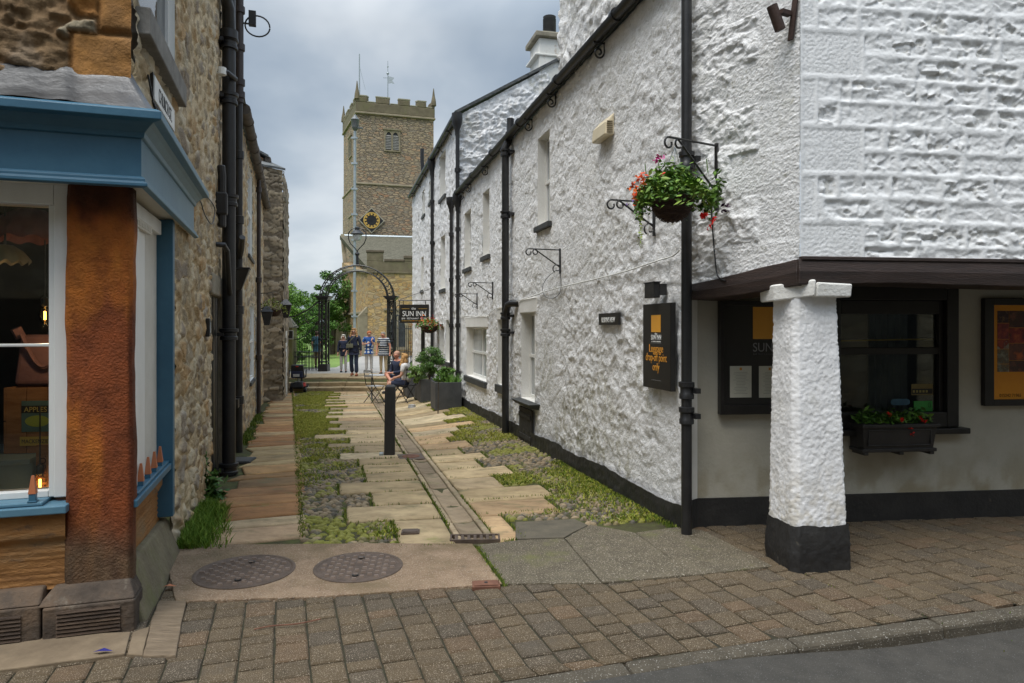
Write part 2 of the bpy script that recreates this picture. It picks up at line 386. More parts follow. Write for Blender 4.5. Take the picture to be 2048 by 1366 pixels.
m_apronpink = mat('exposed_aggregate_pink', [(.21, .14, .085), (.32, .225, .145)], 7, .9, 1.0, 48, speck=((.42, .33, .25), 90, .58), bdist=.024, stain=[((.15, .11, .055), 1.3, .48, .70), ((.10, .08, .05), 4, .62, .75)])
m_aprongrey = mat('exposed_aggregate_grey', [(.088, .072, .046), (.145, .12, .08)], 7, .9, 1.0, 52, speck=((.40, .36, .29), 95, .60), bdist=.022, stain=[((.15, .15, .05), 1.6, .56, .72)])
m_flag = mat('sandstone_flag', [(.58, .55, .50), (.82, .80, .77), (1.05, 1.04, 1.0)], 3.5, .85, .9, 22, attr=True, stretch=(1, 1.6, 1), bdist=.012, stain=[((.15, .135, .065), 2.4, .55, .72), ((.10, .085, .06), 9, .62, .76), ((.17, .19, .04), 1.1, .62, .72)])
m_cobble = mat('river_cobble', [(.7, .7, .7), (1.1, 1.1, 1.1)], 25, .75, .3, 60, attr=True)
m_grass = mat('grass_blade', [(.75, .8, .7), (1.1, 1.1, 1.0)], 8, .7, attr=True, spec=.2)
m_iron = mat('cast_iron_cover', [(.085, .060, .046), (.15, .11, .085)], 12, .6, .5, 60, metal=.4)
m_path = mat('tarmac_path', [(.27, .255, .235), (.36, .34, .31)], 3, .9, .4, 60)
m_step = mat('worn_step_stone', [(.24, .175, .095), (.40, .31, .185)], 4, .85, .6, 25, stain=[((.12, .13, .04), 3, .6, .75)])

# one earth sheet to the horizon
def sheet():
    xs = np.concatenate([np.linspace(-1500, -40, 12), np.linspace(-38, -12, 14), np.linspace(-11.5, 12, 95), np.linspace(14, 40, 10), np.linspace(60, 1500, 12)])
    ys = np.concatenate([np.linspace(-600, -10, 8), np.linspace(-8, 2, 8), np.linspace(2.2, 40, 152), np.linspace(42, 90, 20), np.linspace(110, 2500, 16)])
    X, Y = np.meshgrid(xs, ys); Z = gzv(X, Y) - .022
    Z = np.where(Y < 5.0, -.16, Z); Z = np.where(Y > YS + .5, -.19 - np.clip(Y - 27, 0, 200) * .006, Z)
    Z = np.where((Y > 5.5) & (Y < YS), Z - .0 , Z)
    v = np.stack([X.ravel(), Y.ravel(), Z.ravel()], 1); nx = len(xs); ny = len(ys)
    i = np.arange(nx * ny).reshape(ny, nx)
    f = np.stack([i[:-1, :-1].ravel(), i[:-1, 1:].ravel(), i[1:, 1:].ravel(), i[1:, :-1].ravel()], 1)
    cy = Y[:-1, :-1].ravel()
    return kind(mesh_np('ground', v, f, [m_soil, m_churchlawn], mi=(cy > 27).astype(int)), 'structure')
sheet()

# block paving: columns run away from the street, every block its own bevelled solid
PV = Fr(-.5, 4.0, -.335, 1)
def blocks():
    v = []; f = []; cols = []
    r = random.Random(3)
    kb = .168
    for j in range(-46, 34):
        u = -3.2 + r.uniform(0, .2)
        while u < 3.6:
            ln = r.choice([.105, .125, .14, .168, .168, .2]); n0 = j * kb + .005; n1 = (j + 1) * kb - .005
            u0 = u + .005; u1 = u + ln - .005; u += ln
            c = PV.p((u0 + u1) / 2, (n0 + n1) / 2, 0)
            if (c.x < xl(c.y) - .1 and c.y > 3.45 + .32 * (c.x + 2.1)) or c.y > 6.2 or c.y < 1.2: continue
            if c.y > (5.9 + .1 * (c.x - 1.4) if c.x > 1.35 else 5.12) or c.y < KL(c.x) - .03: continue
            z = r.uniform(-.003, .003); b = .009
            cs = [(u0, n0), (u1, n0), (u1, n1), (u0, n1)]
            ins = [(u0 + b, n0 + b), (u1 - b, n0 + b), (u1 - b, n1 - b), (u0 + b, n1 - b)]
            k = len(v); tx, ty = r.uniform(-.012, .012), r.uniform(-.012, .012)
            jt = lambda: r.uniform(-.003, .003)
            def PQ(a, n, z, e=.006):
                p = PV.p(a, n, z); p.y = max(p.y, KL(p.x) + e); return p
            for a, n in cs: v.append(PQ(a, n, -.06))
            for a, n in cs: v.append(PQ(a + jt(), n + jt(), z - .007))
            for a, n in ins: v.append(PQ(a + jt(), n + jt(), z + (a - u0) * tx + (n - n0) * ty, .014))
            for q in range(4):
                p = (q + 1) % 4
                f.append((k + q, k + p, k + 4 + p, k + 4 + q)); f.append((k + 4 + q, k + 4 + p, k + 8 + p, k + 8 + q))
            f.append((k + 8, k + 9, k + 10, k + 11))
            t = r.random(); base = Vector((.094, .067, .037)) * r.uniform(.80, 1.15)
            if t < .13: base = Vector((.112, .072, .039)) * r.uniform(.85, 1.1)
            elif t < .3: base = Vector((.080, .061, .040)) * r.uniform(.8, 1.1)
            cols += [tuple(base)] * 12
    kind(mesh_np('block_pavement', v, f, m_paver, col=np.array(cols), smooth=False), 'structure')
def KL(x): return 3.44 + (x - .82) * .291 + .02 * math.sin(x * 1.3)   # pavement edge / kerb back line
blocks()
# joint sand under the blocks
mb = MB(); mb.add([(-4.2, KL(-4.2), -.012), (6, KL(6), -.012), (6, 6.4, -.012), (1.36, 5.95, -.012), (1.2, 5.16, -.012), (-4.2, 5.15, -.012)], [(0, 1, 2, 3, 4, 5)])
kind(mb.build('pavement_joints', mat('joint_sand', [(.022, .019, .011), (.04, .036, .016)], 9, .95, .5, 80)), 'structure')
# kerb and road
mb = MB()
xk = -4.0; i = 0
rk = random.Random(5)
while xk < 7:
    ln = .91; x1 = xk + ln - .006
    drop = .075 * max(0, min(1, (xk - .9) / 1.2)) + .012
    nrm = Vector((.291, -1)).normalized()
    def kp(x, o, z): return (x + nrm.x * o, KL(x) + nrm.y * o, z)
    d0 = rk.uniform(-.003, .003)
    mb.hexa([kp(xk, .005, -.25), kp(x1, .005, -.25), kp(x1, .13, -.25), kp(xk, .13, -.25)], [kp(xk, .005, d0 + .002), kp(x1, .005, d0 + .002), kp(x1, .115, d0 - .006), kp(xk, .115, d0 - .006)])
    xk += ln
kind(mb.build('kerb', m_kerb, bevel=.018), 'structure')
xs = np.linspace(-12, 14, 131); os_ = np.concatenate([np.linspace(.10, 1.2, 12), np.linspace(1.4, 9, 12)])
X, O = np.meshgrid(xs, os_); nrm = Vector((.291, -1)).normalized()
KX = 3.44 + (X - .82) * .291
Z = -.012 - .068 * sst(.9, 2.2, X) + .02 * np.clip(O - .1, 0, 2) * .6 + .006 * fbm(X * 2, O * 2, 4)
v = np.stack([(X + nrm.x * O).ravel(), (KX + nrm.y * O).ravel(), Z.ravel()], 1); nx = len(xs); ny = len(os_); i = np.arange(nx * ny).reshape(ny, nx)
kind(mesh_np('road', v, np.stack([i[:-1, :-1].ravel(), i[1:, :-1].ravel(), i[1:, 1:].ravel(), i[:-1, 1:].ravel()], 1), m_tarmac), 'structure')

# cast aggregate slabs across the mouth of the alley
def slab(name, pix, m, z, th=.06, jit=.003, seed=0, step=.06):
    P = [Vector(G(*q)) if len(q) == 2 else Vector(q[:2]) for q in pix]; r = random.Random(seed); ring = []
    for a, b in zip(P, P[1:] + P[:1]):
        k = max(1, int((b - a).length / step))
        for i in range(k):
            q = a.lerp(b, i / k); o = 0 if i == 0 else 1
            ring.append((q.x + r.uniform(-jit, jit) * o, q.y + r.uniform(-jit, jit) * o))
    mb = MB(); k = len(ring)
    mb.add([(x, y, gz(x, y) + z - th) for x, y in ring] + [(x, y, gz(x, y) + z) for x, y in ring], [tuple(range(k, 2 * k))] + [(i, (i + 1) % k, (i + 1) % k + k, i + k) for i in range(k)])
    return kind(mb.build(name, m, bevel=.006), 'structure')
slab('aggregate_apron', [(352, 1206), (640, 1196), (1005, 1170), (945, 1090), (770, 1089), (372, 1092), (330, 1120)], m_apronpink, .012, seed=1)
slab('aggregate_apron', [(1012, 1170), (1203, 1168), (1128, 1079), (1040, 1082), (952, 1092)], m_aprongrey, .010, seed=2)
slab('aggregate_apron', [(1205, 1168), (1386, 1152), (1269, 1068), (1180, 1052), (1130, 1079)], m_aprongrey, .013, seed=3)
slab('aggregate_apron', [(1388, 1152), (1545, 1134), (1405, 1062), (1352, 1056), (1271, 1067)], m_aprongrey, .009, seed=4)
slab('aggregate_apron', [(1030, 1080), (1128, 1077), (1176, 1052), (1150, 1040), (1032, 1046)], mat('tarmac_patch', [(.085, .075, .055), (.14, .12, .085)], 6, .9, .8, 90), .011, seed=5)
# long stone footings before the shop front
m_foot = mat('worn_footing_stone', [(.13, .095, .06), (.22, .165, .105)], 5, .9, .6, 26, stain=[((.12, .10, .07), 3, .58, .72)])
slab('footing_stone', [(-400, 1295), (262, 1268), (250, 1312), (0, 1345), (-420, 1395)], m_foot, .014, seed=6)
slab('footing_stone', [(265, 1268), (300, 1256), (286, 1314), (254, 1312)], m_foot, .012, seed=7)
slab('footing_stone', [(318, 1205), (372, 1206), (352, 1316), (286, 1316), (304, 1240)], mat('ribbed_step_stone', [(.13, .095, .06), (.22, .165, .11)], 6, .9, .9, 14, stretch=(1, 5, 1), bdist=.02), .014, seed=8)
slab('footing_stone', [(262, 1255), (300, 1225), (352, 1095), (340, 1070), (300, 1110)], mat('gutter_stone', [(.12, .11, .085), (.2, .18, .14)], 6, .9, .5, 30), .010, seed=9)

# flagstones -------------------------------------------------------------
def flag_batch(name, quads, seed, ga=.012, gb=.017):
    r = random.Random(seed); V = []; FF = []; CC = []; nn = 6
    for q, tint in quads:
        P = [Vector(p) for p in q]; g = .009; cen = sum(P, Vector((0, 0))) / 4
        fa = ga / max((P[1] - P[0]).length, .04); fb = gb / max((P[3] - P[0]).length, .05)
        bl = lambda a, b: P[0].lerp(P[1], a).lerp(P[3].lerp(P[2], a), b)
        P = [bl(fa, fb), bl(1 - fa, fb), bl(1 - fa, 1 - fb), bl(fa, 1 - fb)]
        off = r.uniform(-.004, .008); k = len(V); tx = r.uniform(-.008, .008)
        base = Vector(tint) * r.uniform(.70, 1.15); sx = r.uniform(0, 99)
        xs_ = [0, .03, .25, .5, .75, .97, 1]; ys_ = [0, .06, .3, .7, .94, 1]; n1, n2 = len(xs_), len(ys_)
        for jy, b in enumerate(ys_):
            for ix, a in enumerate(xs_):
                p = P[0].lerp(P[1], a).lerp(P[3].lerp(P[2], a), b)
                edge = ix in (0, n1 - 1) or jy in (0, n2 - 1)
                wob = (vnoise(np.array([p.x * 5 + sx]), np.array([p.y * 5]), 3)[0] - .5)
                corner = ix in (0, n1 - 1) and jy in (0, n2 - 1)
                if edge: p = p + (cen - p).normalized() * (wob * .012 + (.012 if corner else 0))
                z = gz(p.x, p.y) + .004 + off + tx * (a - .5) + wob * .010 - (.012 if edge else 0)
                V.append((p.x, p.y, z)); CC.append(tuple(base))
        for jy in range(n2 - 1):
            for ix in range(n1 - 1):
                a = k + jy * n1 + ix; FF.append((a, a + 1, a + 1 + n1, a + n1))
        # skirts
        ring = [k + i for i in range(n1)] + [k + jy * n1 + n1 - 1 for jy in range(1, n2)] + [k + (n2 - 1) * n1 + i for i in range(n1 - 2, -1, -1)] + [k + jy * n1 for jy in range(n2 - 2, 0, -1)]
        kk = len(V)
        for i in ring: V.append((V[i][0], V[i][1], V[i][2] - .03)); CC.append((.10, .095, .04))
        for i in range(len(ring)):
            j = (i + 1) % len(ring); FF.append((ring[i], kk + i, kk + j, ring[j]))
    return kind(mesh_np(name, V, FF, m_flag, col=np.array(CC)), 'structure')
rf = random.Random(21)
# rows beside the channel: [u0,u1, left reach, right reach]
rows = []
lpx = [(691, 1045), (746, 1016), (676, 991), (732, 967), (727, 949), (717, 933), (677, 918), (707, 906), (653, 896)]
ub = [.55, 1.10, 1.62, 2.24, 2.80, 3.33, 3.92, 4.42, 4.98]
u = .02
edges = [-.27, .56, 1.12, 1.72, 2.3, 2.84, 3.42, 3.95, 4.5, 5.1]
while edges[-1] < 18.1: edges.append(edges[-1] + rf.uniform(.42, .66))
LB = []; RB = []
for i in range(len(edges) - 1):
    if i == 0: LB.append(al(*G(790, 1062))[1])
    elif i - 1 < len(lpx): LB.append(al(*G(*lpx[i - 1]))[1])
    else: LB.append((1.35 if i % 2 else .98) + rf.uniform(-.12, .12) + .02 * max(0, 18 - i) * 0)
rpx = [(1030, 1058), (1125, 1020), (1120, 996), (1018, 978), (1045, 957), (978, 942), (992, 927), (937, 914), (960, 902), (908, 890), (922, 881)]
for i in range(len(edges) - 1):
    if i < len(rpx): RB.append(-al(*G(*rpx[i]))[1])
    else: RB.append((1.0 if i % 2 else 1.3) + rf.uniform(-.12, .12))
quads = []
tints = [(.47, .36, .205), (.53, .41, .245), (.43, .33, .19), (.54, .44, .29), (.48, .37, .23), (.52, .36, .205)]
A2 = lambda u, n: tuple(AL.p(u, n, 0))[:2]
for i in range(len(edges) - 1):
    e0, e1 = edges[i], edges[i + 1]
    rb = .30 if i == 0 else 0
    quads.append(([A2(e0, LB[i]), A2(e0, .152), A2(e1, .152), A2(e1, LB[i])], rf.choice(tints)))
    s0 = .16
    sh = -.05 if i else 0
    quads.append(([A2(e0 + sh, -.152), A2(e0 - .02 + sh, -max(RB[i], .35)), A2(e1 - .02 + sh, -max(RB[i], .35)), A2(e1 + sh, -.152)], rf.choice(tints)))
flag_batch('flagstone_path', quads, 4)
# drain channel: dished stones with a kerb strip each side
quads = []; u = -.12
while u < 18.0:
    ln = rf.uniform(.5, .95); e = u + ln
    if abs(u - 3.95) > .01:
        quads.append(([A2(u, .093), A2(u, -.093), A2(e, -.093), A2(e, .093)], (.36, .28, .19)))
        quads.append(([A2(u, .148), A2(u, .096), A2(e, .096), A2(e, .148)], (.44, .35, .235)))
        quads.append(([A2(u, -.096), A2(u, -.148), A2(e, -.148), A2(e, -.096)], (.44, .35, .235)))
    u = e
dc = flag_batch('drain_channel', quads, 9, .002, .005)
vv = np.empty(len(dc.data.vertices) * 3); dc.data.vertices.foreach_get('co', vv); vv = vv.reshape(-1, 3)
nn_ = (vv[:, 0] - AL.o.x) * AL.n.x + (vv[:, 1] - AL.o.y) * AL.n.y
vv[:, 2] -= .022 * np.clip(1 - (nn_ / .11) ** 2, 0, 1); dc.data.vertices.foreach_set('co', vv.ravel())
# footway along the stone wall
quads = []; y = 5.10
tl = [(.49, .34, .18), (.44, .25, .105), (.49, .365, .19), (.38, .19, .075), (.47, .34, .175), (.42, .25, .11)]
first = [(.50, .35, .22), (.50, .38, .24), (.40, .20, .08), (.36, .19, .08), (.34, .18, .08), (.31, .19, .09)]
k = 0
while y < 23.0:
    ln = rf.uniform(.30, .58) if y > 5.3 else .42; y1 = y + ln; j0 = rf.uniform(-.05, .02)
    quads.append(([(xl(y) + .02 + rf.uniform(.08, .30), y - .32 * 0), (xlane(y) + j0, y + .30), (xlane(y1) + j0, y1 + .30), (xl(y1) + rf.uniform(.10, .30), y1)], first[k] if k < 6 else rf.choice(tl)))
    y = y1; k += 1
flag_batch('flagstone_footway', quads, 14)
# cobbles and grass -------------------------------------------------------
edges_np = np.array(edges)
def regions(x, y, creep=0.0):
    qx = x - AL.o.x; qy = y - AL.o.y
    u = qx * AL.u.x + qy * AL.u.y; n = qx * AL.n.x + qy * AL.n.y
    i = np.clip(np.searchsorted(edges_np, u) - 1, 0, len(LB) - 1)
    cr = creep * (fbm(x * 7, y * 7, 55, 3) - .42) * 2; lb = np.array(LB)[i] - cr; rb = np.array(RB)[np.clip(i, 0, len(RB) - 1)]
    left = (n > lb + .01) & (x > xlane(y) + .02); right = (n < -np.maximum(rb - cr, .3) - .01) & (x < xw(y) - .02) & (u > -.02)
    right &= ~((u < .3) & (n > -1.0))
    ok = (y < YS - .05) & (y > 5.22) & (u > -.32)
    return left & ok, right & ok, u, n
def cob():
    gu = np.arange(-.3, 17.9, .046); gn = np.arange(-3.2, 3.2, .078)
    U, Nn = np.meshgrid(gu, gn); U = U + nr.uniform(-.012, .012, U.shape); Nn = Nn + (np.round(U / .046) % 2) * .039 + nr.uniform(-.018, .018, U.shape)
    X = AL.o.x + AL.u.x * U + AL.n.x * Nn; Y = AL.o.y + AL.u.y * U + AL.n.y * Nn
    l, r, u, n = regions(X, Y); k = l | r; X = X[k]; Y = Y[k]; kc = len(X)
    n_ = 8; rings = [(1.0, -.25), (.96, .25), (.70, .75), (.3, .98)]
    rx = nr.uniform(.028, .046, kc); ry = nr.uniform(.014, .024, kc); rz = nr.uniform(.020, .036, kc); an = nr.uniform(-.25, .25, kc) + math.atan2(AL.n.y, AL.n.x)
    V = np.zeros((kc, 4 * n_, 3)); ca, sa = np.cos(an), np.sin(an); Z = gzv(X, Y) - .026
    ang = np.arange(n_) * 2 * math.pi / n_; jr = nr.uniform(.86, 1.1, (kc, n_))
    for q, (rr, zz) in enumerate(rings):
        a = rx[:, None] * rr * np.cos(ang) * jr; b = ry[:, None] * rr * np.sin(ang) * jr
        V[:, q * n_:(q + 1) * n_, 0] = X[:, None] + a * ca[:, None] - b * sa[:, None]
        V[:, q * n_:(q + 1) * n_, 1] = Y[:, None] + a * sa[:, None] + b * ca[:, None]
        V[:, q * n_:(q + 1) * n_, 2] = (Z + rz * zz)[:, None]
    fs = []
    for q in range(3):
        for t in range(n_): fs.append((q * n_ + t, q * n_ + (t + 1) % n_, (q + 1) * n_ + (t + 1) % n_, (q + 1) * n_ + t))
    for t in range(0, n_ - 2, 2): fs.append((3 * n_, 3 * n_ + t + 1, 3 * n_ + t + 2, 3 * n_ + (t + 3) % n_))
    fs = np.array(fs); FA = (fs[None] + (np.arange(kc) * 4 * n_)[:, None, None]).reshape(-1, 4)
    pal = np.array([(.20, .165, .115), (.29, .23, .15), (.14, .125, .10), (.33, .25, .155), (.25, .19, .12)])
    cc = pal[nr.integers(0, 5, kc)] * nr.uniform(.8, 1.15, (kc, 1)); ms = sst(.50, .66, fbm(X * 2.2, Y * 2.2, 71, 4) + nr.uniform(-.1, .1, kc))[:, None]; cc = cc * (1 - ms) + np.array((.24, .24, .045)) * ms
    kind(mesh_np('cobblestones', V.reshape(-1, 3), FA, m_cobble, col=np.repeat(cc, 4 * n_, 0)), 'stuff')
cob()
def blades(name, X, Y, hgt, wid, seed, pal=None, lean=.5, zoff=-.02):
    r = np.random.default_rng(seed); k = len(X); a = r.uniform(0, 2 * math.pi, k); la = r.uniform(0, 2 * math.pi, k)
    h = hgt * r.uniform(.5, 1.25, k); w_ = wid * r.uniform(.7, 1.3, k); Z = gzv(X, Y) + zoff
    V = np.zeros((k, 5, 3)); le = lean * h * r.uniform(.3, 1.2, k)
    for q, (s, hh, ll) in enumerate([(-1, 0, 0), (1, 0, 0), (.8, .55, .35), (-.8, .55, .35), (0, 1, 1)]):
        V[:, q, 0] = X + np.cos(a) * w_ * s * .5 + np.cos(la) * le * ll
        V[:, q, 1] = Y + np.sin(a) * w_ * s * .5 + np.sin(la) * le * ll
        V[:, q, 2] = Z + h * hh
    b = (np.arange(k) * 5)[:, None]
    FA = np.concatenate([np.stack([b + 0, b + 1, b + 2], 2)[:, 0], np.stack([b, b + 2, b + 3], 2)[:, 0], np.stack([b + 3, b + 2, b + 4], 2)[:, 0]], 0)
    pal = np.array(pal if pal is not None else [(.10, .15, .022), (.15, .20, .03), (.23, .25, .05), (.07, .12, .02)])
    cc = pal[r.integers(0, len(pal), k)] * r.uniform(.75, 1.2, (k, 1))
    return mesh_np(name, V.reshape(-1, 3), FA, m_grass, col=np.repeat(cc, 5, 0))
def cover():
    k = 900000; Y = nr.uniform(5.3, YS, k); X = xc(Y) + nr.uniform(-2.6, 2.6, k)
    l, r, u, n = regions(X, Y, .09)
    nz = fbm(X * 1.1 + 3, Y * .8, 5, 4); nz2 = fbm(X * 6, Y * 6, 9, 3)
    bare_l = ((u > 2.9) & (u < 3.9)) | ((u > 4.25) & (u < 4.75)) | ((u > 6.0) & (u < 6.5))
    # distance from the wall on the right: bare sandy strip mid-way, lush near corner
    dw = xw(Y) - X
    pl = np.where(bare_l, .04, .14 + 2.1 * (nz - .5)) + .25 * sst(.12, .0, X - xlane(Y)) + .25 * sst(8, 11, Y)
    pr = .08 + 2.0 * (nz - .45) + .35 * sst(.35, .05, dw) * (Y < 9) - .45 * sst(.9, .2, dw) * (Y > 8.6)
    pr = np.where((Y > 8.2) & (Y < 10.4) & (dw < 1.7), pr - .4, pr)
    pr = np.where((Y > 12.0) & (dw < 1.6), pr + .5, pr)
    p = np.where(l, pl, pr) + .9 * (nz2 - .5)
    k_ = (l | r) & (nr.uniform(0, 1, k) < np.clip(p, 0, 1))
    X = X[k_]; Y = Y[k_]
    X0 = X; Y0 = Y
    yel = fbm(X * .7, Y * .7, 31, 3)
    ff = (Y + nr.normal(0, 1.2, len(Y))) > 9.5
    for q, pl in ((~ff, [(.14, .20, .022), (.21, .25, .03), (.31, .31, .045), (.10, .17, .02), (.36, .34, .07)]), (ff, [(.30, .31, .05), (.38, .36, .065), (.22, .26, .035), (.45, .40, .10)])):
        kind(blades('grass', X[q], Y[q], .024, .009, 2, zoff=-.002, lean=1.1, pal=pl), 'stuff')
    # joints: fringes of grass along slab edges and walls
    xs_ = []; ys_ = []
    for i in range(len(edges) - 1):
        e = edges[i]
        m = 150 if i < 12 else 60
        t = nr.uniform(0, 1, m); n = LB[i] * (1 - t) - max(RB[i], .35) * t
        keep = np.abs(n) > .18; keep &= fbm(n * 2.5 + i * 7, n * 0, 8, 3) > .42
        q = [AL.p(e + nr.normal(0, .006), a, 0) for a in n[keep]]; xs_ += [p.x for p in q]; ys_ += [p.y for p in q]
    for s in (-.15, .15):
        for u in np.arange(0, 17.8, .006):
            if vnoise(np.array([u * 1.7]), np.array([s * 9]), 8)[0] > .45:
                p = AL.p(u, s + nr.normal(0, .006), 0); xs_.append(p.x); ys_.append(p.y)
    for i in range(len(edges) - 1):
        for u in np.arange(edges[i], edges[i + 1], .008):
            p = AL.p(u, LB[i] + nr.normal(0, .012), 0); xs_.append(p.x); ys_.append(p.y)
            p = AL.p(u, -max(RB[i], .35) + nr.normal(0, .012), 0); xs_.append(p.x); ys_.append(p.y)
    for y in np.arange(5.4, 22.5, .004):
        xs_.append(xlane(y) + nr.normal(.02, .016)); ys_.append(y)
    ww = nr.uniform(5.6, 9, 3000); keep = fbm(ww * 1.3, ww * 0, 3) > .42
    ww = ww[keep]; xs_ += list(xw(ww) - np.abs(nr.normal(0, .045, len(ww))) - .03); ys_ += list(ww)
    kind(blades('joint_grass', np.array(xs_), np.array(ys_), .036, .008, 5, zoff=-.012), 'stuff')
    # paving joints near the street
    r = nr; X = r.uniform(-2.6, 3.5, 9000); Y = r.uniform(3.0, 5.2, 9000)
    n = (X - PV.o.x) * PV.n.x + (Y - PV.o.y) * PV.n.y; fr_ = np.abs(((n / .168) + .5) % 1 - .5)
    keep = (fr_ < .03) & (fbm(X * 1.5, Y * 1.5, 77) > .56) & (X > xl(Y) + .3)
    kind(blades('joint_grass', X[keep], Y[keep], .014, .005, 6, zoff=-.006), 'stuff')
    # gap between the two aprons
    t = r.uniform(0, 1, 900); a = np.array(G(1008, 1172)); b = np.array(G(952, 1092)); kx = fbm(t * 5, t * 0, 6) > .4
    t = t[kx]; kind(blades('joint_grass', a[0] + (b[0] - a[0]) * t + r.normal(0, .012, len(t)), a[1] + (b[1] - a[1]) * t + r.normal(0, .01, len(t)), .026, .007, 7, zoff=-.005), 'stuff')
    # long grass in the corner by the stone wall
    y = r.uniform(5.05, 6.35, 5200); x = xl(y) + np.abs(r.normal(.0, .13, len(y))) + .02
    keep = x < xl(y) + .42 - .1 * (y - 5.0)
    kind(blades('long_grass', x[keep], y[keep], .105, .008, 8, pal=[(.09, .18, .025), (.14, .24, .03), (.2, .28, .045)], lean=.8), 'stuff')
    y = r.uniform(10.5, 17, 2200); keep = fbm(y * .9, y * 0, 13) > .5; y = y[keep]
    kind(blades('long_grass', xl(y) + np.abs(r.normal(.02, .08, len(y))) + .03, y, .07, .012, 9), 'stuff')
cover()
# steps ---------------------------------------------------------------------
GT = -.115
for i in range(3):
    z1 = -.535 + .14 * (i + 1); y0 = YS + .42 * i
    mb = MB(); cuts = np.linspace(-9.6, -2.0, 9)
    for a, b in zip(cuts[:-1], cuts[1:]):
        sk = .015 * math.sin(a * 2 + i); dep = 2.2 if i == 2 else .9
        mb.hexa([(a + .004, y0 + .03, z1 - .3), (b - .004, y0 + .03, z1 - .3), (b - .004, y0 + dep, z1 - .3), (a + .004, y0 + dep, z1 - .3)],
                [(a + .004, y0, z1 + sk), (b - .004, y0 + .01, z1 + .015 * math.sin(b * 2 + i)), (b - .004, y0 + dep, z1), (a + .004, y0 + dep, z1)])
    kind(mb.build('stone_step', m_step, bevel=.035, seg=3), 'structure')
mb = MB(); mb.add([(-9.9, 26.2, GT), (-1.5, 26.2, GT), (-1.5, 28.1, GT - .004), (-9.9, 28.1, GT - .004), (-8.0, 31, -.16), (-4.9, 31, -.16), (-9.8, 45, -.2), (-6.2, 45, -.2)], [(0, 1, 2, 3), (3, 2, 5, 4), (4, 5, 7, 6)])
kind(mb.build('churchyard_path', m_path), 'structure')
# ================================================================== WALL BUILDERS
def wallgrid(name, fr, u0, u1, z0, z1, mt, style, res=.025, holes=(), parent=None, n0=0.0, ztop=None, zbot=None, seed=0, back=True):
    def axis(a, b, cuts):
        c = sorted({a, b, *[q for q in cuts if a < q < b]}); o = []
        for p, q in zip(c[:-1], c[1:]): o.append(np.linspace(p, q, max(2, int((q - p) / res) + 1))[:-1])
        return np.concatenate(o + [np.array([b])])
    us = axis(u0, u1, [x for h in holes for x in h[:2]]); zs = axis(z0, z1, [x for h in holes for x in h[2:4]])
    U, Z = np.meshgrid(us, zs)
    if ztop is not None or zbot is not None:
        t = (Z - z0) / (z1 - z0); lo = zbot(U) if zbot else z0; hi = ztop(U) if ztop else z1; Z = lo + t * (hi - lo)
    dsp, col = style(U.ravel(), Z.ravel(), seed)
    n = n0 + dsp.reshape(U.shape)
    # ease the relief to nothing at the edges of openings
    o, uu, nn = fr.o, fr.u, fr.n
    v = np.stack([o.x + uu.x * U + nn.x * n, o.y + uu.y * U + nn.y * n, o.z + Z], -1).reshape(-1, 3)
    nx, ny = len(us), len(zs); i = np.arange(nx * ny).reshape(ny, nx)
    f = np.stack([i[:-1, :-1], i[:-1, 1:], i[1:, 1:], i[1:, :-1]], -1).reshape(-1, 4)
    cu = (us[:-1] + us[1:]) / 2; cz = (zs[:-1] + zs[1:]) / 2; CU, CZ = np.meshgrid(cu, cz); keep = np.ones(CU.shape, bool)
    for h in holes: keep &= ~((CU > h[0]) & (CU < h[1]) & (CZ > h[2]) & (CZ < h[3]))
    f = f[keep.ravel()]
    if (uu.cross(Vector((0, 0, 1)))).dot(nn) < 0: f = f[:, ::-1]
    return mesh_np(name, v, f, mt, parent, col=col)
def st_roughcast(amp=1.0, sc=1.0, dirt=1.0):
    def s(u, z, seed):
        wu = u + .13 * (fbm(u * 5, z * 5, seed + 40) - .5); wz = z + .13 * (fbm(u * 5 + 9, z * 5, seed + 41) - .5)
        g1, g2, i2 = worley(wu * 3.4 * sc, wz * 5.0 * sc, seed + 5); big = sst(.0, .16, g2 - g1)
        f1, f2, i1 = worley(wu * 11 * sc, wz * 13 * sc, seed); a = sst(.0, .35, f2 - f1)
        rg = lambda k, sd: (1 - np.abs(2 * fbm(wu * k, wz * k * 1.2, sd, 4, .55) - 1)) ** 2
        msk = sst(.30, .58, fbm(u * .8, z * .8, seed + 3, 3))
        d = amp * (.026 * big * (i2 - .2) + (.35 + .65 * msk) * (.016 * a * i1 + .030 * (rg(5.5, seed + 7) - .5) + .018 * (rg(13, seed + 8) - .5) + .020 * facets(wu * 6.5, wz * 8, seed + 70)) + .02 * (fbm(u * .8, z * .8, seed + 9) - .5))
        st = sst(.50, .68, fbm(u * 1.6, z * 1.6, seed + 60, 5)) * sst(.46, .60, fbm(u * 19, z * 15, seed + 61, 4))
        low = sst(2.6, .3, z) * .5 + .25
        c = lerp3((1, 1, 1), (.52, .50, .39), np.clip(st * low * dirt, 0, .95))
        return d, c
    return s
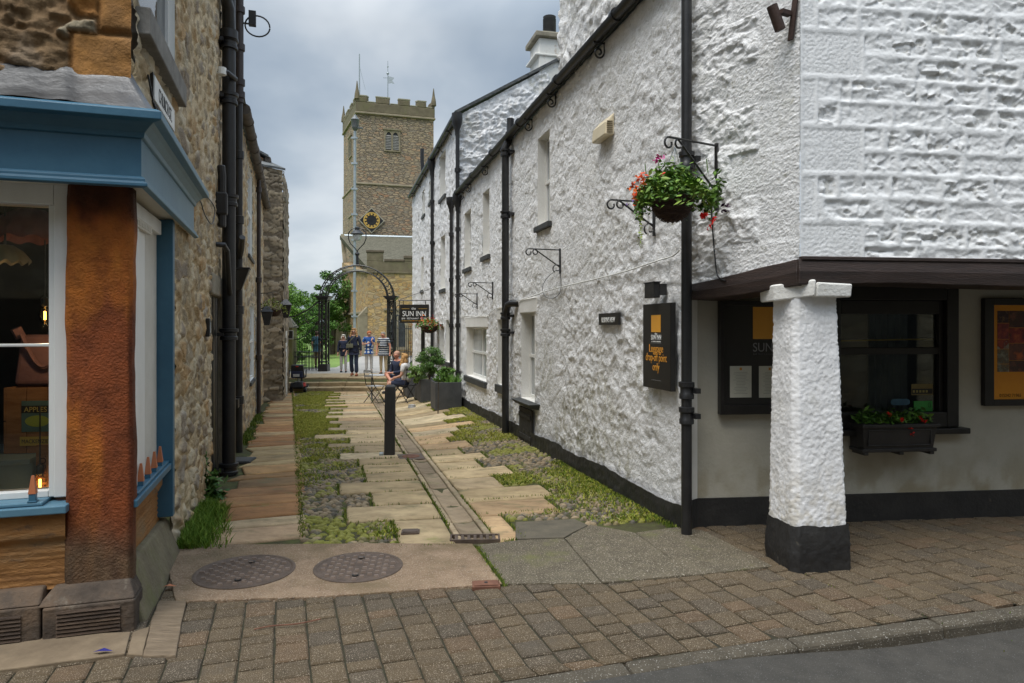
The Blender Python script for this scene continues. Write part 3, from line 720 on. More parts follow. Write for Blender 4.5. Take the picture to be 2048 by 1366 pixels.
def st_coursed(u, z, seed):
    ch = .163; zz = z + .022 * (fbm(u * 1.6, z * .9, seed + 30, 3) - .5) + .010 * (fbm(u * 7, z * 3, seed + 31) - .5) - .09; u = u + .03 * (fbm(u * 3, z * 6, seed + 32) - .5) * (u > .6)
    r = np.floor(zz / ch); fz = zz / ch - r
    # quoins at the corner: two courses high, alternately long and short
    q2 = np.floor(zz / (2 * ch)); fq = zz / (2 * ch) - q2; qlen = np.where(q2 % 2 == 0, .47, .13)
    isq = u < qlen
    off = hsh(r, r * 0, seed) * .4; w = .30 + .26 * hsh(r, r * 0, seed + 8)
    k = np.floor((u + off) / w + .28 * (hsh(r, np.floor((u + off) / w), seed + 1) - .5)); 
    a0 = (k * w - off); fu = (u - a0) / w
    eu = np.minimum(np.abs(fu), np.abs(1 - fu)) * w; ez = np.minimum(fz, 1 - fz) * ch
    e = np.minimum(eu, ez)
    eq = np.minimum(np.minimum(qlen - u, np.maximum(u, .03) * 0 + np.minimum(u, 9)), np.minimum(fq, 1 - fq) * 2 * ch)
    bid = hsh(r, k, seed + 2)
    inside = sst(.004, .036, e + .030 * (fbm(u * 14, z * 16, 3, 3) - .5))
    rock = .5 * (fbm(u * 7 + bid * 50, z * 9 + bid * 31, seed + 4, 4) - .5)
    chip = sst(.60, .66, fbm(u * 9 + bid * 20, z * 16, seed + 14, 3)) * (bid > .35)
    rr = (1 - np.abs(2 * fbm(u * 8 + bid * 9, z * 10, seed + 24, 4) - 1)) ** 2 - .5
    blk = inside * (-.002 + .026 * rock * (.4 + bid) + .010 * rr * bid + (.006 + .013 * bid) * facets(u * 8 + bid * 9, z * 15, seed + 44) + .005 * facets(u * 26, z * 34, seed + 45) - .010 * chip)
    joint = .0055 * (1 - inside)
    inq = sst(.012, .03, eq)
    pf1, pf2, pid = worley(u * 70, z * 75, seed + 9)
    quo = inq * (.001 - .005 * sst(.55, .1, pf1)) + .004 * (1 - inq)
    d = np.where(isq, quo, blk + joint) + .003 * (fbm(u * 22, z * 22, seed + 6, 3) - .5)
    st = np.clip(chip * inside * .55 * (fbm(u * 30, z * 30, 8) > .45), 0, 1) * (~isq)
    return d, lerp3((1, 1, 1), (.66, .64, .58), st)
def st_jettyside(u, z, seed):
    # pecked quoins towards the corner, rubble beyond
    d1, c1 = st_roughcast(.62, .8)(u, z, seed)
    fr_ = sst(.55, .8, u)      # u grows from the break to the corner
    q = np.floor((z + .05 * np.sin(u)) / .33); fz = ((z + .05 * np.sin(u)) / .33) - q; L_ = np.where(q % 2 == 0, .62, .36)
    e = np.minimum(np.minimum(fz, 1 - fz) * .33, np.abs(u - (1.082 - L_))); ins = sst(.01, .03, e)
    pf1, pf2, pid = worley(u * 60, z * 60, seed + 9)
    d2 = ins * (.004 - .006 * sst(.55, .1, pf1)) + .010 * (fbm(u * 6, z * 6, 4) - .5)
    m = (u > 1.082 - L_)
    return np.where(m, d2, d1), c1
def st_smooth(u, z, seed):
    sp_ = np.clip(sst(.75, .2, z + .25 * (fbm(u * 3, z * 3, seed + 9, 4) - .5)) * sst(.35, .65, fbm(u * 9, z * 5, seed + 8, 4)), 0, 1)
    return .014 * (fbm(u * 1.6, z * 1.6, seed) - .5) + .008 * (fbm(u * 7, z * 7, seed + 3, 4) - .5), lerp3((1, 1, 1), (.72, .67, .56), sp_)
def opening(fr, px0, px1, py0, py1, n=0.0):
    a = fr.hit(px0, n); b = fr.hit(px1, n); m = (px0 + px1) / 2
    z1 = fr.uz(m, py0, n)[1]; z0 = fr.uz(m, py1, n)[1]
    return (min(a, b), max(a, b), z0, z1)
def window(fr, h, parent, depth=.12, sash=True, sill=None, lining=None, frame=None, pane=None, mull=0, sillh=.08, sillp=.06, name='window', bars=0):
    """lining + sash frame as one part; panes and sill are sub-parts"""
    u0, u1, z0, z1 = h; lining = lining or m_render; frame = frame or m_whitewood; pane = pane or m_pglass
    mb = MB(fr); t = .035
    mb.add([(u0, .012, z0), (u0, .012, z1), (u0, -depth - .05, z1), (u0, -depth - .05, z0)], [(0, 1, 2, 3)])
    mb.add([(u1, .012, z0), (u1, .012, z1), (u1, -depth - .05, z1), (u1, -depth - .05, z0)], [(3, 2, 1, 0)])
    mb.add([(u0, .012, z1), (u1, .012, z1), (u1, -depth - .05, z1), (u0, -depth - .05, z1)], [(0, 1, 2, 3)])
    mb.add([(u0, .012, z0), (u1, .012, z0), (u1, -depth - .05, z0), (u0, -depth - .05, z0)], [(0, 1, 2, 3)])
    mb.cur = 1
    cols = [u0] + [u0 + (u1 - u0) * (i + 1) / (mull + 1) for i in range(mull)] + [u1]
    e = .002
    mb.box(u0 + e, u1 - e, -depth - .04, -depth, z1 - t, z1 - e); mb.box(u0 + e, u1 - e, -depth - .04, -depth, z0 + e, z0 + t + .02)
    for c in cols:
        a, b = (c + e, c + t) if c == u0 else ((c - t, c - e) if c == u1 else (c - t, c + t))
        mb.box(a, b, -depth - .038, -depth + .003, z0 + e, z1 - e)
    if sash: zm = (z0 + z1) / 2; mb.box(u0 + e, u1 - e, -depth - .03, -depth + .010, zm - .025, zm + .025)
    for i in range(bars):
        c = u0 + (u1 - u0) * (i + 1) / (bars + 1); mb.box(c - .009, c + .009, -depth - .034, -depth - .004, z0, z1)
    o = mb.build(name, [lining, frame], parent)
    for a, b in zip(cols[:-1], cols[1:]):
        q = MB(fr); q.box(a + t, b - t, -depth - .026, -depth - .018, z0 + t, z1 - t); q.build('pane', pane, o)
    if sill is not None:
        q = MB(fr); q.box(u0 - .06, u1 + .06, -.10, sillp, z0 - sillh, z0 - .003); q.build('sill', sill, o, bevel=.008)
    return o
def pipe(fr, u, z0, z1, parent, r=.045, n=.08, collars=(), mt=None, name='downpipe', bend=None, lean=0):
    mb = MB(fr); mt = mt or m_black
    mb.tube([(u + lean * 0, n, z0), (u + lean, n, z1)], r, 12)
    for z in collars:
        uu = u + lean * (z - z0) / (z1 - z0)
        mb.lathe((uu, n, z), [(r * 1.05, -.07), (r * 1.35, -.065), (r * 1.35, -.03), (r * 1.2, -.02), (r * 1.2, .02), (r * 1.45, .03), (r * 1.45, .065), (r * 1.05, .07)], 14)
        mb.box(uu - r * 2.1, uu + r * 2.1, .0, n * .6, z - .02, z + .02)
    if bend: mb.tube(*bend)
    return mb.build(name, mt, parent, smooth=True)
def text(body, fr, u, n, z, size, mt, parent=None, sx=1.0, align='CENTER', name='lettering', depth=.003, spacing=1.0, flipu=False, rot90=False):
    cu = bpy.data.curves.new('t', 'FONT'); cu.body = body; cu.size = size; cu.align_x = align; cu.extrude = depth; cu.space_character = spacing
    ob = bpy.data.objects.new('t', cu); COL.objects.link(ob); bpy.context.view_layer.update()
    me = bpy.data.meshes.new_from_object(ob.evaluated_get(bpy.context.evaluated_depsgraph_get()))
    bpy.data.objects.remove(ob); bpy.data.curves.remove(cu)
    sg = -1 if flipu else 1
    for q in me.vertices:
        a, b, c = q.co.x * sx, q.co.y, q.co.z
        if rot90: a, b = -b, a
        q.co = fr.p(u + a * sg, n + c, z + b)
    me.materials.clear(); me.materials.append(mt); me.name = name
    o = bpy.data.objects.new(name, me); COL.objects.link(o); setp(o, parent); return o

# ================================================================== WHITE INN
B = (1.432, 5.57); Cc = (1.95, 4.62)
RW = Fr(B[0], B[1], -.258, 1)                       # alley wall, u away from the street; normal to the left
RW.n = Vector((-1, -.258, 0)).normalized()
JW = fr2(B, Cc); JW.n = Vector((-.95, -.518, 0)).normalized()     # jettied side, u from the break to the corner
SF = Fr(Cc[0], Cc[1], 1, .13); SF.n = Vector((.13, -1, 0)).normalized()   # street front
RC = Fr(1.44, 5.66, 1, .108); RC.n = Vector((.108, -1, 0)).normalized()   # recessed ground-floor wall
uE = RW.hit(920)                                     # far end of the low range
inn = thing('white_inn', 'white limewashed stone inn with black plinth and jettied corner on a stone column', 'inn', (B[0], B[1], 0))
GUT = 4.70
holes = []
w1 = opening(RW, 1077, 1101, 268, 448); w2 = opening(RW, 967, 980, 381, 511); w3 = opening(RW, 930, 943, 422, 536)
g1 = opening(RW, 1044, 1071, 626, 800); g2 = opening(RW, 934, 974, 655, 757); 
g3 = opening(RW, 997, 1012, 640, 770)
for h in (w1, w2, w3, g1, g2, g3): holes.append(h)
dgrab = opening(RW, 1058, 1079, 812, 868)
wallgrid('alley_wall', RW, 0, uE, -.8, GUT, m_white, st_roughcast(.52, 1, .9), .0175, holes, inn, seed=2)
for h in (g1, g2, g3): lint = MB(RW); lint.box(h[0] - .10, h[1] + .08, -.02, .022, h[3] + .002, h[3] + .22); lint.build('lintel', m_render, inn, bevel=.012)
for h, s in ((w1, .08), (w2, .09), (w3, .09)): window(RW, h, inn, .11, sill=m_slatesill, sillh=s)
window(RW, g2, inn, .13, mull=1, sill=m_slatesill, sillh=.12, sillp=.07)
window(RW, g3, inn, .13, sill=m_slatesill, sillh=.14)
window(RW, g1, inn, .13)
mb = MB(RW); ss = g1; mb.hexa([(ss[0] - .22, -.05, ss[2] - .10), (ss[1] + .10, -.05, ss[2] - .10), (ss[1] + .05, .10, ss[2] - .08), (ss[0] - .10, .10, ss[2] - .08)],
        [(ss[0] - .25, -.05, ss[2]), (ss[1] + .12, -.05, ss[2]), (ss[1] + .10, .16, ss[2] - .012), (ss[0] - .2, .16, ss[2] - .012)])
mb.build('stone_ledge', m_slatesill, inn, bevel=.015)
# cellar hatch of vertical boards under the ledge
mb = MB(RW); h = (ss[0] + .02, ss[1] - .03, -.06, ss[2] - .12); k = 4
for i in range(k):
    a = h[0] + (h[1] - h[0]) * i / k; b = h[0] + (h[1] - h[0]) * (i + 1) / k; mb.box(a + .003, b - .003, .028, .055, h[2], h[3])
mb.box(h[0] + .02, h[1] - .02, .056, .07, h[2] + .06, h[2] + .12); mb.box(h[0] + .02, h[1] - .02, .056, .07, h[3] - .14, h[3] - .08)
mb.build('cellar_hatch', mat('weathered_black_boards', [(.02, .018, .015), (.05, .045, .036)], 7, .8, .5, 30, stretch=(3, 3, .4)), inn)
def plz(U): return np.array(gzv(RW.o.x + RW.u.x * U, RW.o.y + RW.u.y * U) - .3)
def plt(U): return np.array(gzv(RW.o.x + RW.u.x * U, RW.o.y + RW.u.y * U) + .15 + .06 * fbm(U * 1.2, U * 0, 5) + .03 * fbm(U * 6, U * 0, 6))
wallgrid('plinth', RW, 0, uE, 0, 1, m_blackpl, lambda u, z, s: (.03 + .03 * fbm(u * 4, z * 4, 2) + .012 * worley(u * 8, z * 9, 4)[0], np.ones((len(u), 3))), .03, [], inn, zbot=plz, ztop=plt)
# jettied side and street front, above the beams
ZB = 2.118
wallgrid('jetty_wall', JW, 0, 1.082, 0, 5.6, m_white, st_jettyside, .012, [], inn, seed=5, ztop=lambda U: U * 0 + 5.6, zbot=lambda U: 2.0 + (ZB - 2.0) * np.clip(U / 1.082, 0, 1) ** 1.3)
wallgrid('street_wall', SF, 0, 5.6, ZB, 5.6, m_whitecoursed, st_coursed, .0092, [], inn, seed=3)
mb = MB(); # body of the upper floors behind these faces (roof and back)
SFe = SF.p(3.4, 0, 0); bk = SF.p(3.4, -4.5, 0); bl = RW.p(3.2, -.32, 0)
ub = Fr(bl.x, bl.y, -.258, 1); 
# tall gable block rising behind the gutter of the low range
uT = RW.hit(1121, -.34)
wallgrid('gable_wall', RW, -.35, uT, GUT - .25, 8.2, m_white, st_roughcast(1.4, .9, 1.8), .03, [], inn, n0=-.34, seed=9)
q = [RW.p(uT, -.34, 0), RW.p(uT, -5.2, 0)]
GB = fr2((q[0].x, q[0].y), (q[1].x, q[1].y)); GB.n = RW.u.copy()
wallgrid('gable_wall', GB, 0, 4.8, GUT - .25, 8.2, m_white, st_roughcast(1.2, .9), .05, [], inn, seed=10)
mb = MB(); mb.add([tuple(RW.p(-.35, -.36, 8.2)), tuple(RW.p(uT, -.36, 8.2)), tuple(RW.p(uT, -5.2, 8.2)), tuple(SF.p(5.6, -.1, 7.0)), tuple(SF.p(0, -.05, 5.6))], [(0, 1, 2, 3, 4)])
mb.add([tuple(SF.p(-.01, -.02, 5.6)), tuple(SF.p(5.6, -.02, 5.6)), tuple(SF.p(5.6, -2.4, 8.2)), tuple(RW.p(-.35, -.36, 8.2))], [(0, 1, 2, 3)])
mb.build('roof', m_slate, inn)
mb = MB(); mb.add([tuple(RW.p(0.0, .06, GUT + .02)), tuple(RW.p(uE, .06, GUT + .02)), tuple(RW.p(uE, -4, GUT + 2.3)), tuple(RW.p(0.0, -4, GUT + 2.3))], [(0, 1, 2, 3)])
mb.add([tuple(RW.p(0.0, .06, GUT - .03)), tuple(RW.p(uE, .06, GUT - .03)), tuple(RW.p(uE, .06, GUT + .02)), tuple(RW.p(0.0, .06, GUT + .02))], [(0, 1, 2, 3)])
mb.build('roof', m_slate, inn)
# gutter with curled iron brackets
mb = MB(RW); nn = 7
gp = [(.105 + .062 * math.cos(a), GUT + .035 + .062 * math.sin(a)) for a in [math.pi * (1 + i / nn) for i in range(nn + 1)]]
gi = [(.105 + .054 * math.cos(a), GUT + .035 + .054 * math.sin(a)) for a in [math.pi * (1 + i / nn) for i in range(nn + 1)]][::-1]
pts = gp + gi; k = len(pts); ua, ue = -.1, uE + .05
mb.add([(ua, n, z) for n, z in pts] + [(ue, n, z) for n, z in pts], [(i, (i + 1) % k, (i + 1) % k + k, i + k) for i in range(k)] + [tuple(range(k)), tuple(range(k, 2 * k))])
for u in np.arange(1.2, uE, 1.83): mb.tube([(u, .105, GUT + .03), (u + .06, .105, GUT + .03)], .07, 12)
gut = mb.build('gutter', m_black, inn, smooth=True)
for px in (1211, 1113, 1066, 977, 943, 928):
    u = RW.hit(px); mb = MB(RW); sp = []
    for i in range(22):
        t = i / 21; a = math.pi * 2.6 * t; r_ = .065 * (1 - .72 * t); sp.append((u, .075 - r_ * math.cos(a) * .9 + .0, GUT - .13 - r_ * math.sin(a)))
    mb.tube([(u, .012, GUT - .02), (u, .012, GUT - .13)] + sp[1:], .011, 6); mb.tube([(u, .012, GUT - .03), (u, .14, GUT - .03)], .011, 6)
    mb.build('gutter_bracket', m_black, gut, smooth=True)
# pipes of the low range
up = RW.hit(1373, .07); pipe(RW, up - .01, -.02, 5.0, inn, .043, .075, collars=(2.98, 1.15, .95))
up = RW.hit(1012, .11)
zt = CH + (HY - 236) / F * (RW.p(up, .11, 0)).y
mb = MB(RW); ze = CH + (HY - 300) / F * (RW.p(up, .11, 0)).y
mb.tube([(up, .12, gz(*RW.p(up, .1, 0)[:2]) - .03), (up, .12, ze - .12), (up, .14, ze), (up + .02, .04, ze + .2), (up + .02, .03, zt)], .06, 14)
for z in (ze - .05, ze + .24, CH + (HY - 430) / F * RW.p(up, 0, 0).y, CH + (HY - 665) / F * RW.p(up, 0, 0).y, CH + (HY - 632) / F * RW.p(up, 0, 0).y):
    mb.lathe((up + (.02 if z > ze + .1 else 0), .03 if z > ze + .1 else .12, z), [(.062, -.06), (.082, -.055), (.082, -.02), (.07, -.01), (.07, .02), (.085, .03), (.085, .055), (.062, .06)], 14); mb.box(up - .15, up + .05, .0, .09, z - .02, z + .02)
zb = CH + (HY - 640) / F * RW.p(up, 0, 0).y
mb.tube([(up, .12, zb - .1), (up - .04, .12, zb + .12), (up - .14, .11, zb + .24), (up - .25, .09, zb + .26), (up - .34, .02, zb + .26), (up - .36, -.05, zb + .26)], .056, 12)
mb.build('soil_pipe', m_black, inn, smooth=True)
for px, top in ((916, 398), (903, 402)):
    up = RW.hit(px, .07); zt = CH + (HY - top) / F * RW.p(up, .07, 0).y
    mb = MB(RW); mb.tube([(up, .075, -.25), (up, .075, zt - .05)], .042, 10)
    mb.lathe((up, .085, zt), [(.045, -.28), (.05, -.2), (.10, -.08), (.115, -.02), (.115, .08), (.095, .085)], 12)
    for z in np.arange(.6, zt - .5, 1.1): mb.lathe((up, .075, z), [(.044, -.05), (.06, -.045), (.06, .045), (.044, .05)], 12)
    mb.build('downpipe', m_black, inn, smooth=True)
# timber bressummers over the open corner
def beam(fr, u0, u1, zf, n0, n1, name):
    us = np.linspace(u0, u1, 26); V = []; FF = []
    for i, u in enumerate(us):
        b, t = zf(u); j = .008 * (fbm(np.array([u * 4.]), np.array([1.]), 4)[0] - .5) * 2
        V += [(u, n0, b + j), (u, n1, b + j + .005), (u, n1 + .01, (b + t) / 2), (u, n1 - .004, t + j), (u, n0, t + j)]
    for i in range(25):
        for q in range(5): FF.append((i * 5 + q, i * 5 + (q + 1) % 5, i * 5 + 5 + (q + 1) % 5, i * 5 + 5 + q))
    FF.append((0, 1, 2, 3, 4)); FF.append(tuple(125 + q for q in range(5)))
    mb = MB(fr); mb.add(V, FF); return mb.build(name, m_beam, inn, bevel=.006)
beam(JW, .04, 1.09, lambda u: (1.875 + .055 * u / 1.08 - .02 * math.sin(u * 3), 2.0 + .116 * max(0, u / 1.082) ** 1.3), -.25, .035, 'beam')
beam(SF, -.03, 5.6, lambda u: (1.938 + .008 * math.sin(u * 2.2), 2.116), -.28, .035, 'beam')
mb = MB(SF); mb.box(-.01, 5.6, .0, .042, 2.104, 2.130); mb.build('lead_drip', m_beam, inn, bevel=.005)
# soffit of the jetty
mb = MB(); mb.add([tuple(JW.p(-.02, -.02, 2.0)), tuple(SF.p(0, -.1, 2.0)), tuple(SF.p(5.6, -.1, 2.0)), tuple(RC.p(6.0, -.1, 2.0)), tuple(RC.p(0, -.1, 2.0))], [(0, 1, 2, 3, 4)])
mb.build('soffit', mat('brown_soffit_boards', [(.05, .035, .025), (.09, .065, .045)], 4, .8), inn)
# recessed ground floor wall with a rounded return into the alley
rw_h = opening(RC, 1655, 1908, 577, 855)
m_recess = mat('cream_render', [(.40, .38, .315), (.49, .465, .395)], 1.5, .88, .4, 26, attr=True, bdist=.012, stain=[((.36, .34, .28), 2.5, .6, .78)])
wallgrid('recess_wall', RC, .10, 6.2, -.2, 2.05, m_recess, st_smooth, .035, [rw_h], inn, seed=3)
mb = MB(); arc = []
p0 = RW.p(.02, .012, 0); p3 = RC.p(.10, .004, 0); p1 = RW.p(-.10, .02, 0); p2 = RC.p(-.02, .05, 0)
for i in range(11):
    t = i / 10; q = p0 * (1 - t) ** 3 + p1 * 3 * t * (1 - t) ** 2 + p2 * 3 * t * t * (1 - t) + p3 * t ** 3; arc.append(q)
for a, b in zip(arc[:-1], arc[1:]): mb.add([(a.x, a.y, -.2), (b.x, b.y, -.2), (b.x, b.y, 2.02), (a.x, a.y, 2.02)], [(0, 1, 2, 3)])
mb.build('rounded_corner', m_render, inn, smooth=True)
mb = MB()
for a, b in zip(arc[:-1], arc[1:]):
    d = (b - a).normalized(); 
    n = Vector((d.y, -d.x, 0))
    if n.dot(Vector((-.6, -.8, 0))) < 0: n = -n
    mb.add([(*(a + n * .012)[:2], -.2), (*(b + n * .012)[:2], -.2), (*(b + n * .012)[:2], .235), (*(a + n * .012)[:2], .235)], [(0, 1, 2, 3)])
mb.box(.09, 6.2, .0, .016, -.2, .232, fr=RC)
mb.build('plinth', m_blackpl, inn)
# bar window in the recess
u0, u1, z0, z1 = rw_h
mb = MB(RC)
mb.box(u0 - .02, u0 + .09, -.10, .035, z0, z1); mb.box(u1 - .09, u1 + .02, -.10, .035, z0, z1)
mb.box(u0 + .091, u1 - .091, -.10, .033, z1 - .10, z1 + .02); mb.box(u0 + .091, u1 - .091, -.10, .033, z0, z0 + .13)
zm = z0 + (z1 - z0) * .55
mb.box(u0 + .09, u1 - .09, -.07, -.015, zm - .03, zm + .03); mb.box(u0 + .09, u0 + .13, -.075, -.01, z0 + .13, z1 - .1); mb.box(u1 - .13, u1 - .09, -.075, -.01, z0 + .13, z1 - .1)
mb.box(u0 + .13, u1 - .13, -.075, -.01, z1 - .22, z1 - .1)
bw = mb.build('window', m_blackwood, inn, bevel=.006)
mb = MB(RC); mb.box(u0 - .09, u1 + .075, -.02, .10, z0 - .05, z0 - .002); mb.build('sill', m_blackwood, bw, bevel=.006)
for a, b in ((z0 + .13, zm - .03), (zm + .03, z1 - .22)):
    mb = MB(RC); mb.box(u0 + .13, u1 - .13, -.05, -.044, a, b); mb.build('pane', m_glass, bw)
mb = MB(RC); mb.box(u0 - .39, u1 + .39, -1.6, -1.58, z0 - .3, z1 + .2); mb.box(u0 - .4, u0 - .38, -1.6, -.1, z0 - .3, z1 + .2); mb.box(u1 + .38, u1 + .4, -1.6, -.1, z0 - .3, z1 + .2)
mb.box(u0 - .4, u1 + .4, -1.6, -.1, z1 + .2, z1 + .22); mb.box(u0 - .4, u1 + .4, -1.6, -.1, z0 - .32, z0 - .3); mb.build('room', mat('dark_bar_room', [(.04, .028, .02), (.07, .05, .035)], 2, .9), inn)
mb = MB(RC); mb.tube([(u0 + .1, -.13, zm + .085), (u1 - .1, -.13, zm + .10)], .007, 8); mb.build('curtain_rail', m_gold, bw, smooth=True)
mb = MB(RC); zc = [u0 + .47 + .03 * i for i in range(14)]
V = [(u, -.16 - .02 * (i % 2), z) for i, u in enumerate(zc) for z in (z0 + .1, z1 - .1)]; mb.add(V, [(2 * i, 2 * i + 2, 2 * i + 3, 2 * i + 1) for i in range(13)]); mb.build('curtain', mat('grey_curtain', [(.10, .10, .10), (.17, .165, .16)], 3, .95), bw, smooth=True)
# white corner column with a black foot and a split capital
colm = thing('stone_column', 'white painted tapering stone column with black foot under the jettied corner', 'column', (2.02, 4.72, 0))
CF = Fr(*G(1585, 1150), .86, .51); CF.n = Vector((.51, -.86, 0)).normalized()   # u along the broad face
pA = Vector((*G(1561, 1155), 0)); pB = Vector((*G(1697, 1141), 0)); pC = Vector((*G(1534, 1105), 0))
def colring(z):
    t = max(0, min(1, z / 1.95))
    cen = Vector((2.075, 4.80, 0)); hw = .202 - .046 * t ** .9
    ax = Vector((1, .16, 0)).normalized(); ay = Vector((-.16, 1, 0)).normalized()
    R = []; ch = .07
    sk = Vector((-.02, .0, 0)) * t
    for a, b in ((-1 + ch * 2.5, -1), (1 - ch, -1), (1, -1 + ch), (1, 1 - ch), (1 - ch, 1), (-1 + ch, 1), (-1, 1 - ch), (-1, -1 + ch * 4.0)):
        R.append(cen + sk + ax * (a * hw * 1.02) + ay * (b * hw * .9))
    return R
def column_part(name, z0, z1, mt, grow, rs, seed, bulge=0, wav=0):
    zs = np.arange(z0, z1 + .001, rs); zs = np.append(zs[:-1], z1) if len(zs) > 1 else np.array([z0, z1]); V = []; m = 26
    for z in zs:
        R = colring(z); per = []
        for a, b in zip(R, R[1:] + R[:1]):
            mm = m if (b - a).length > .15 else 4
            for i in range(mm): per.append(a.lerp(b, i / mm))
        cen = sum(per, Vector()) / len(per)
        for i, p in enumerate(per):
            ang = math.atan2(p.y - cen.y, p.x - cen.x); V.append((p.x, p.y, z, ang, cen.x, cen.y))
    k = len(per); V = np.array(V); s = V[:, 3] * .24
    if wav: V[-k:, 2] += .035 * (fbm(V[-k:, 3] * 2.2 + 9, V[-k:, 3] * 0, 4, 4) - .5)
    f1, f2, i1 = worley(s * 55 + 30, V[:, 2] * 55, seed)
    d = grow + .007 * sst(.75, .15, f1) * -1 + .012 * (fbm(s * 9 + 4, V[:, 2] * 9, seed + 2) - .5) + bulge * np.sin((V[:, 2] - z0) / max(z1 - z0, .01) * math.pi)
    dirx = V[:, 0] - V[:, 4]; diry = V[:, 1] - V[:, 5]; ln = np.hypot(dirx, diry)
    v = np.stack([V[:, 0] + dirx / ln * d, V[:, 1] + diry / ln * d, V[:, 2]], 1); n = len(zs)
    i = np.arange(n * k).reshape(n, k); j = np.roll(i, -1, 1)
    f = np.stack([i[:-1], j[:-1], j[1:], i[1:]], -1).reshape(-1, 4)
    sp_ = np.clip(sst(.85, .3, V[:, 2] + .3 * (fbm(s * 9, V[:, 2] * 4, 5, 4) - .5)) * sst(.4, .62, fbm(s * 30, V[:, 2] * 22, 6, 3)), 0, 1) * .6
    return mesh_np(name, v, f, mt, colm, col=lerp3((1, 1, 1), (.66, .60, .48), sp_))
column_part('shaft', .28, 1.86, mat('white_pecked_stone', [(.76, .76, .77), (.86, .86, .87)], 4, .8, .5, 60, attr=True, bdist=.006, stain=[((.45, .40, .31), 5, .66, .78), ((.55, .53, .47), 1.5, .56, .75)]), .0, .011, 3)
column_part('foot', -.05, .305, m_blackpl, .012, .02, 8, .008, 1)
mb = MB(); ax = Vector((1, .16, 0)).normalized(); ay = Vector((-.16, 1, 0)).normalized(); cen = Vector((2.055, 4.80, 0))
def cp(a, b, z): q = cen + ax * a * .80 + ay * b * .84; return (q.x, q.y, z + .03)
m_cap = mat('white_painted_capital', [(.74, .73, .69), (.84, .83, .80)], 6, .8, .6, 50, stain=[((.42, .36, .25), 7, .60, .75)])
mb.hexa([cp(-.06, -.255, 1.825), cp(.27, -.25, 1.825), cp(.26, .2, 1.83), cp(-.06, .2, 1.83)], [cp(-.05, -.265, 1.925), cp(.275, -.262, 1.915), cp(.27, .2, 1.92), cp(-.05, .2, 1.92)])
mb.hexa([cp(-.30, -.02, 1.80), cp(-.08, -.27, 1.83), cp(-.0635, .1, 1.83), cp(-.27, .25, 1.80)], [cp(-.31, -.03, 1.915), cp(-.075, -.285, 1.945), cp(-.0635, .1, 1.94), cp(-.28, .25, 1.92)])
mb.build('capital', m_cap, colm, bevel=.012, seg=3)

# ================================================================== TALLER WHITE HOUSE BEYOND
u2 = RW.hit(825.5); GUT2 = 6.55
house = thing('white_house', 'tall white roughcast house beyond the inn with gable and chimney', 'house', tuple(RW.p(uE, 0, 0)))
hs = [opening(RW, 881, 892, 306, 394), opening(RW, 846, 851, 380, 430), opening(RW, 882, 891, 472, 578), opening(RW, 843, 848, 514, 580), opening(RW, 880, 889, 648, 722), opening(RW, 893, 901, 640, 724), opening(RW, 860, 863, 345, 405)]
wallgrid('alley_wall', RW, uE + .002, u2, -.8, GUT2, m_white, st_roughcast(.85, 1, .8), .035, hs, house, seed=21)
for h in hs: window(RW, h, house, .13, sill=m_slatesill, sillh=.10)
GE = fr2(tuple(RW.p(uE, 0, 0))[:2], tuple(RW.p(uE, -4.6, 0))[:2]); GE.n = -RW.u.copy()
gt = lambda U: GUT2 + .02 + np.minimum(U, 2.3 + (2.3 - U) * 0) * .60
wallgrid('gable_wall', GE, -.02, 2.6, 4.0, 8.0, m_white, st_roughcast(2.2, .7, 2.2), .028, [], house, seed=31, ztop=lambda U: GUT2 + .02 + U * .60, zbot=lambda U: U * 0 + 4.0)
EN = fr2(tuple(RW.p(u2, 0, 0))[:2], tuple(RW.p(u2, -4.6, 0))[:2]); EN.n = RW.u.copy()
mb = MB(EN); mb.prism([(0, -.8), (4.6, -.8), (4.6, GUT2), (2.3, GUT2 + 1.4), (0, GUT2)], -.1, 0); mb.build('end_wall', m_render, house)
mb = MB(RW)
for a, b, c, d in ((.14, GUT2 + .0, -2.35, GUT2 + 1.47), (-4.7, GUT2, -2.35, GUT2 + 1.47)):
    mb.add([(uE - .10, a, b), (u2 + .1, a, b), (u2 + .1, c, d), (uE - .10, c, d), (uE - .10, a, b + .07), (u2 + .1, a, b + .07), (u2 + .1, c, d + .07), (uE - .10, c, d + .07)],
           [(0, 3, 2, 1), (4, 5, 6, 7), (0, 1, 5, 4), (1, 2, 6, 5), (2, 3, 7, 6), (3, 0, 4, 7)])
mb.build('roof', m_slate, house)
mb = MB(RW); mb.tube([(uE - .1, .12, GUT2 - .02), (u2 + .05, .12, GUT2 - .02)], .07, 10)
for u in np.arange(uE + 1, u2, 1.6): mb.tube([(u, .02, GUT2 - .2), (u, .1, GUT2 - .1), (u, .2, GUT2 - .1)], .014, 6)
mb.build('gutter', m_black, house, smooth=True)
for px in (916, 865):
    up = RW.hit(px, .07); d = RW.p(up, .07, 0).y; zt = GUT2 - .1; zb = -.5 if px < 900 else GUT + .05
    mb = MB(RW); mb.tube([(up, .08, zb), (up, .08, zt - .1)], .048, 10)
    mb.lathe((up, .09, zt), [(.05, -.4), (.055, -.3), (.11, -.14), (.125, -.05), (.125, .1), (.10, .105)], 12)
    for z in np.arange(max(zb, 0) + .5, zt - .5, 1.2): mb.lathe((up, .08, z), [(.05, -.05), (.068, -.045), (.068, .045), (.05, .05)], 12); mb.box(up - .1, up + .1, 0, .05, z - .02, z + .02)
    mb.build('downpipe', m_black, house, smooth=True)
up = RW.hit(853); mb = MB(RW); mb.tube([(up, .1, GUT2 - .05), (up, .14, GUT2 + .35), (up, .14, GUT2 + .75)], .06, 10); mb.build('vent_pipe', m_black, house, smooth=True)
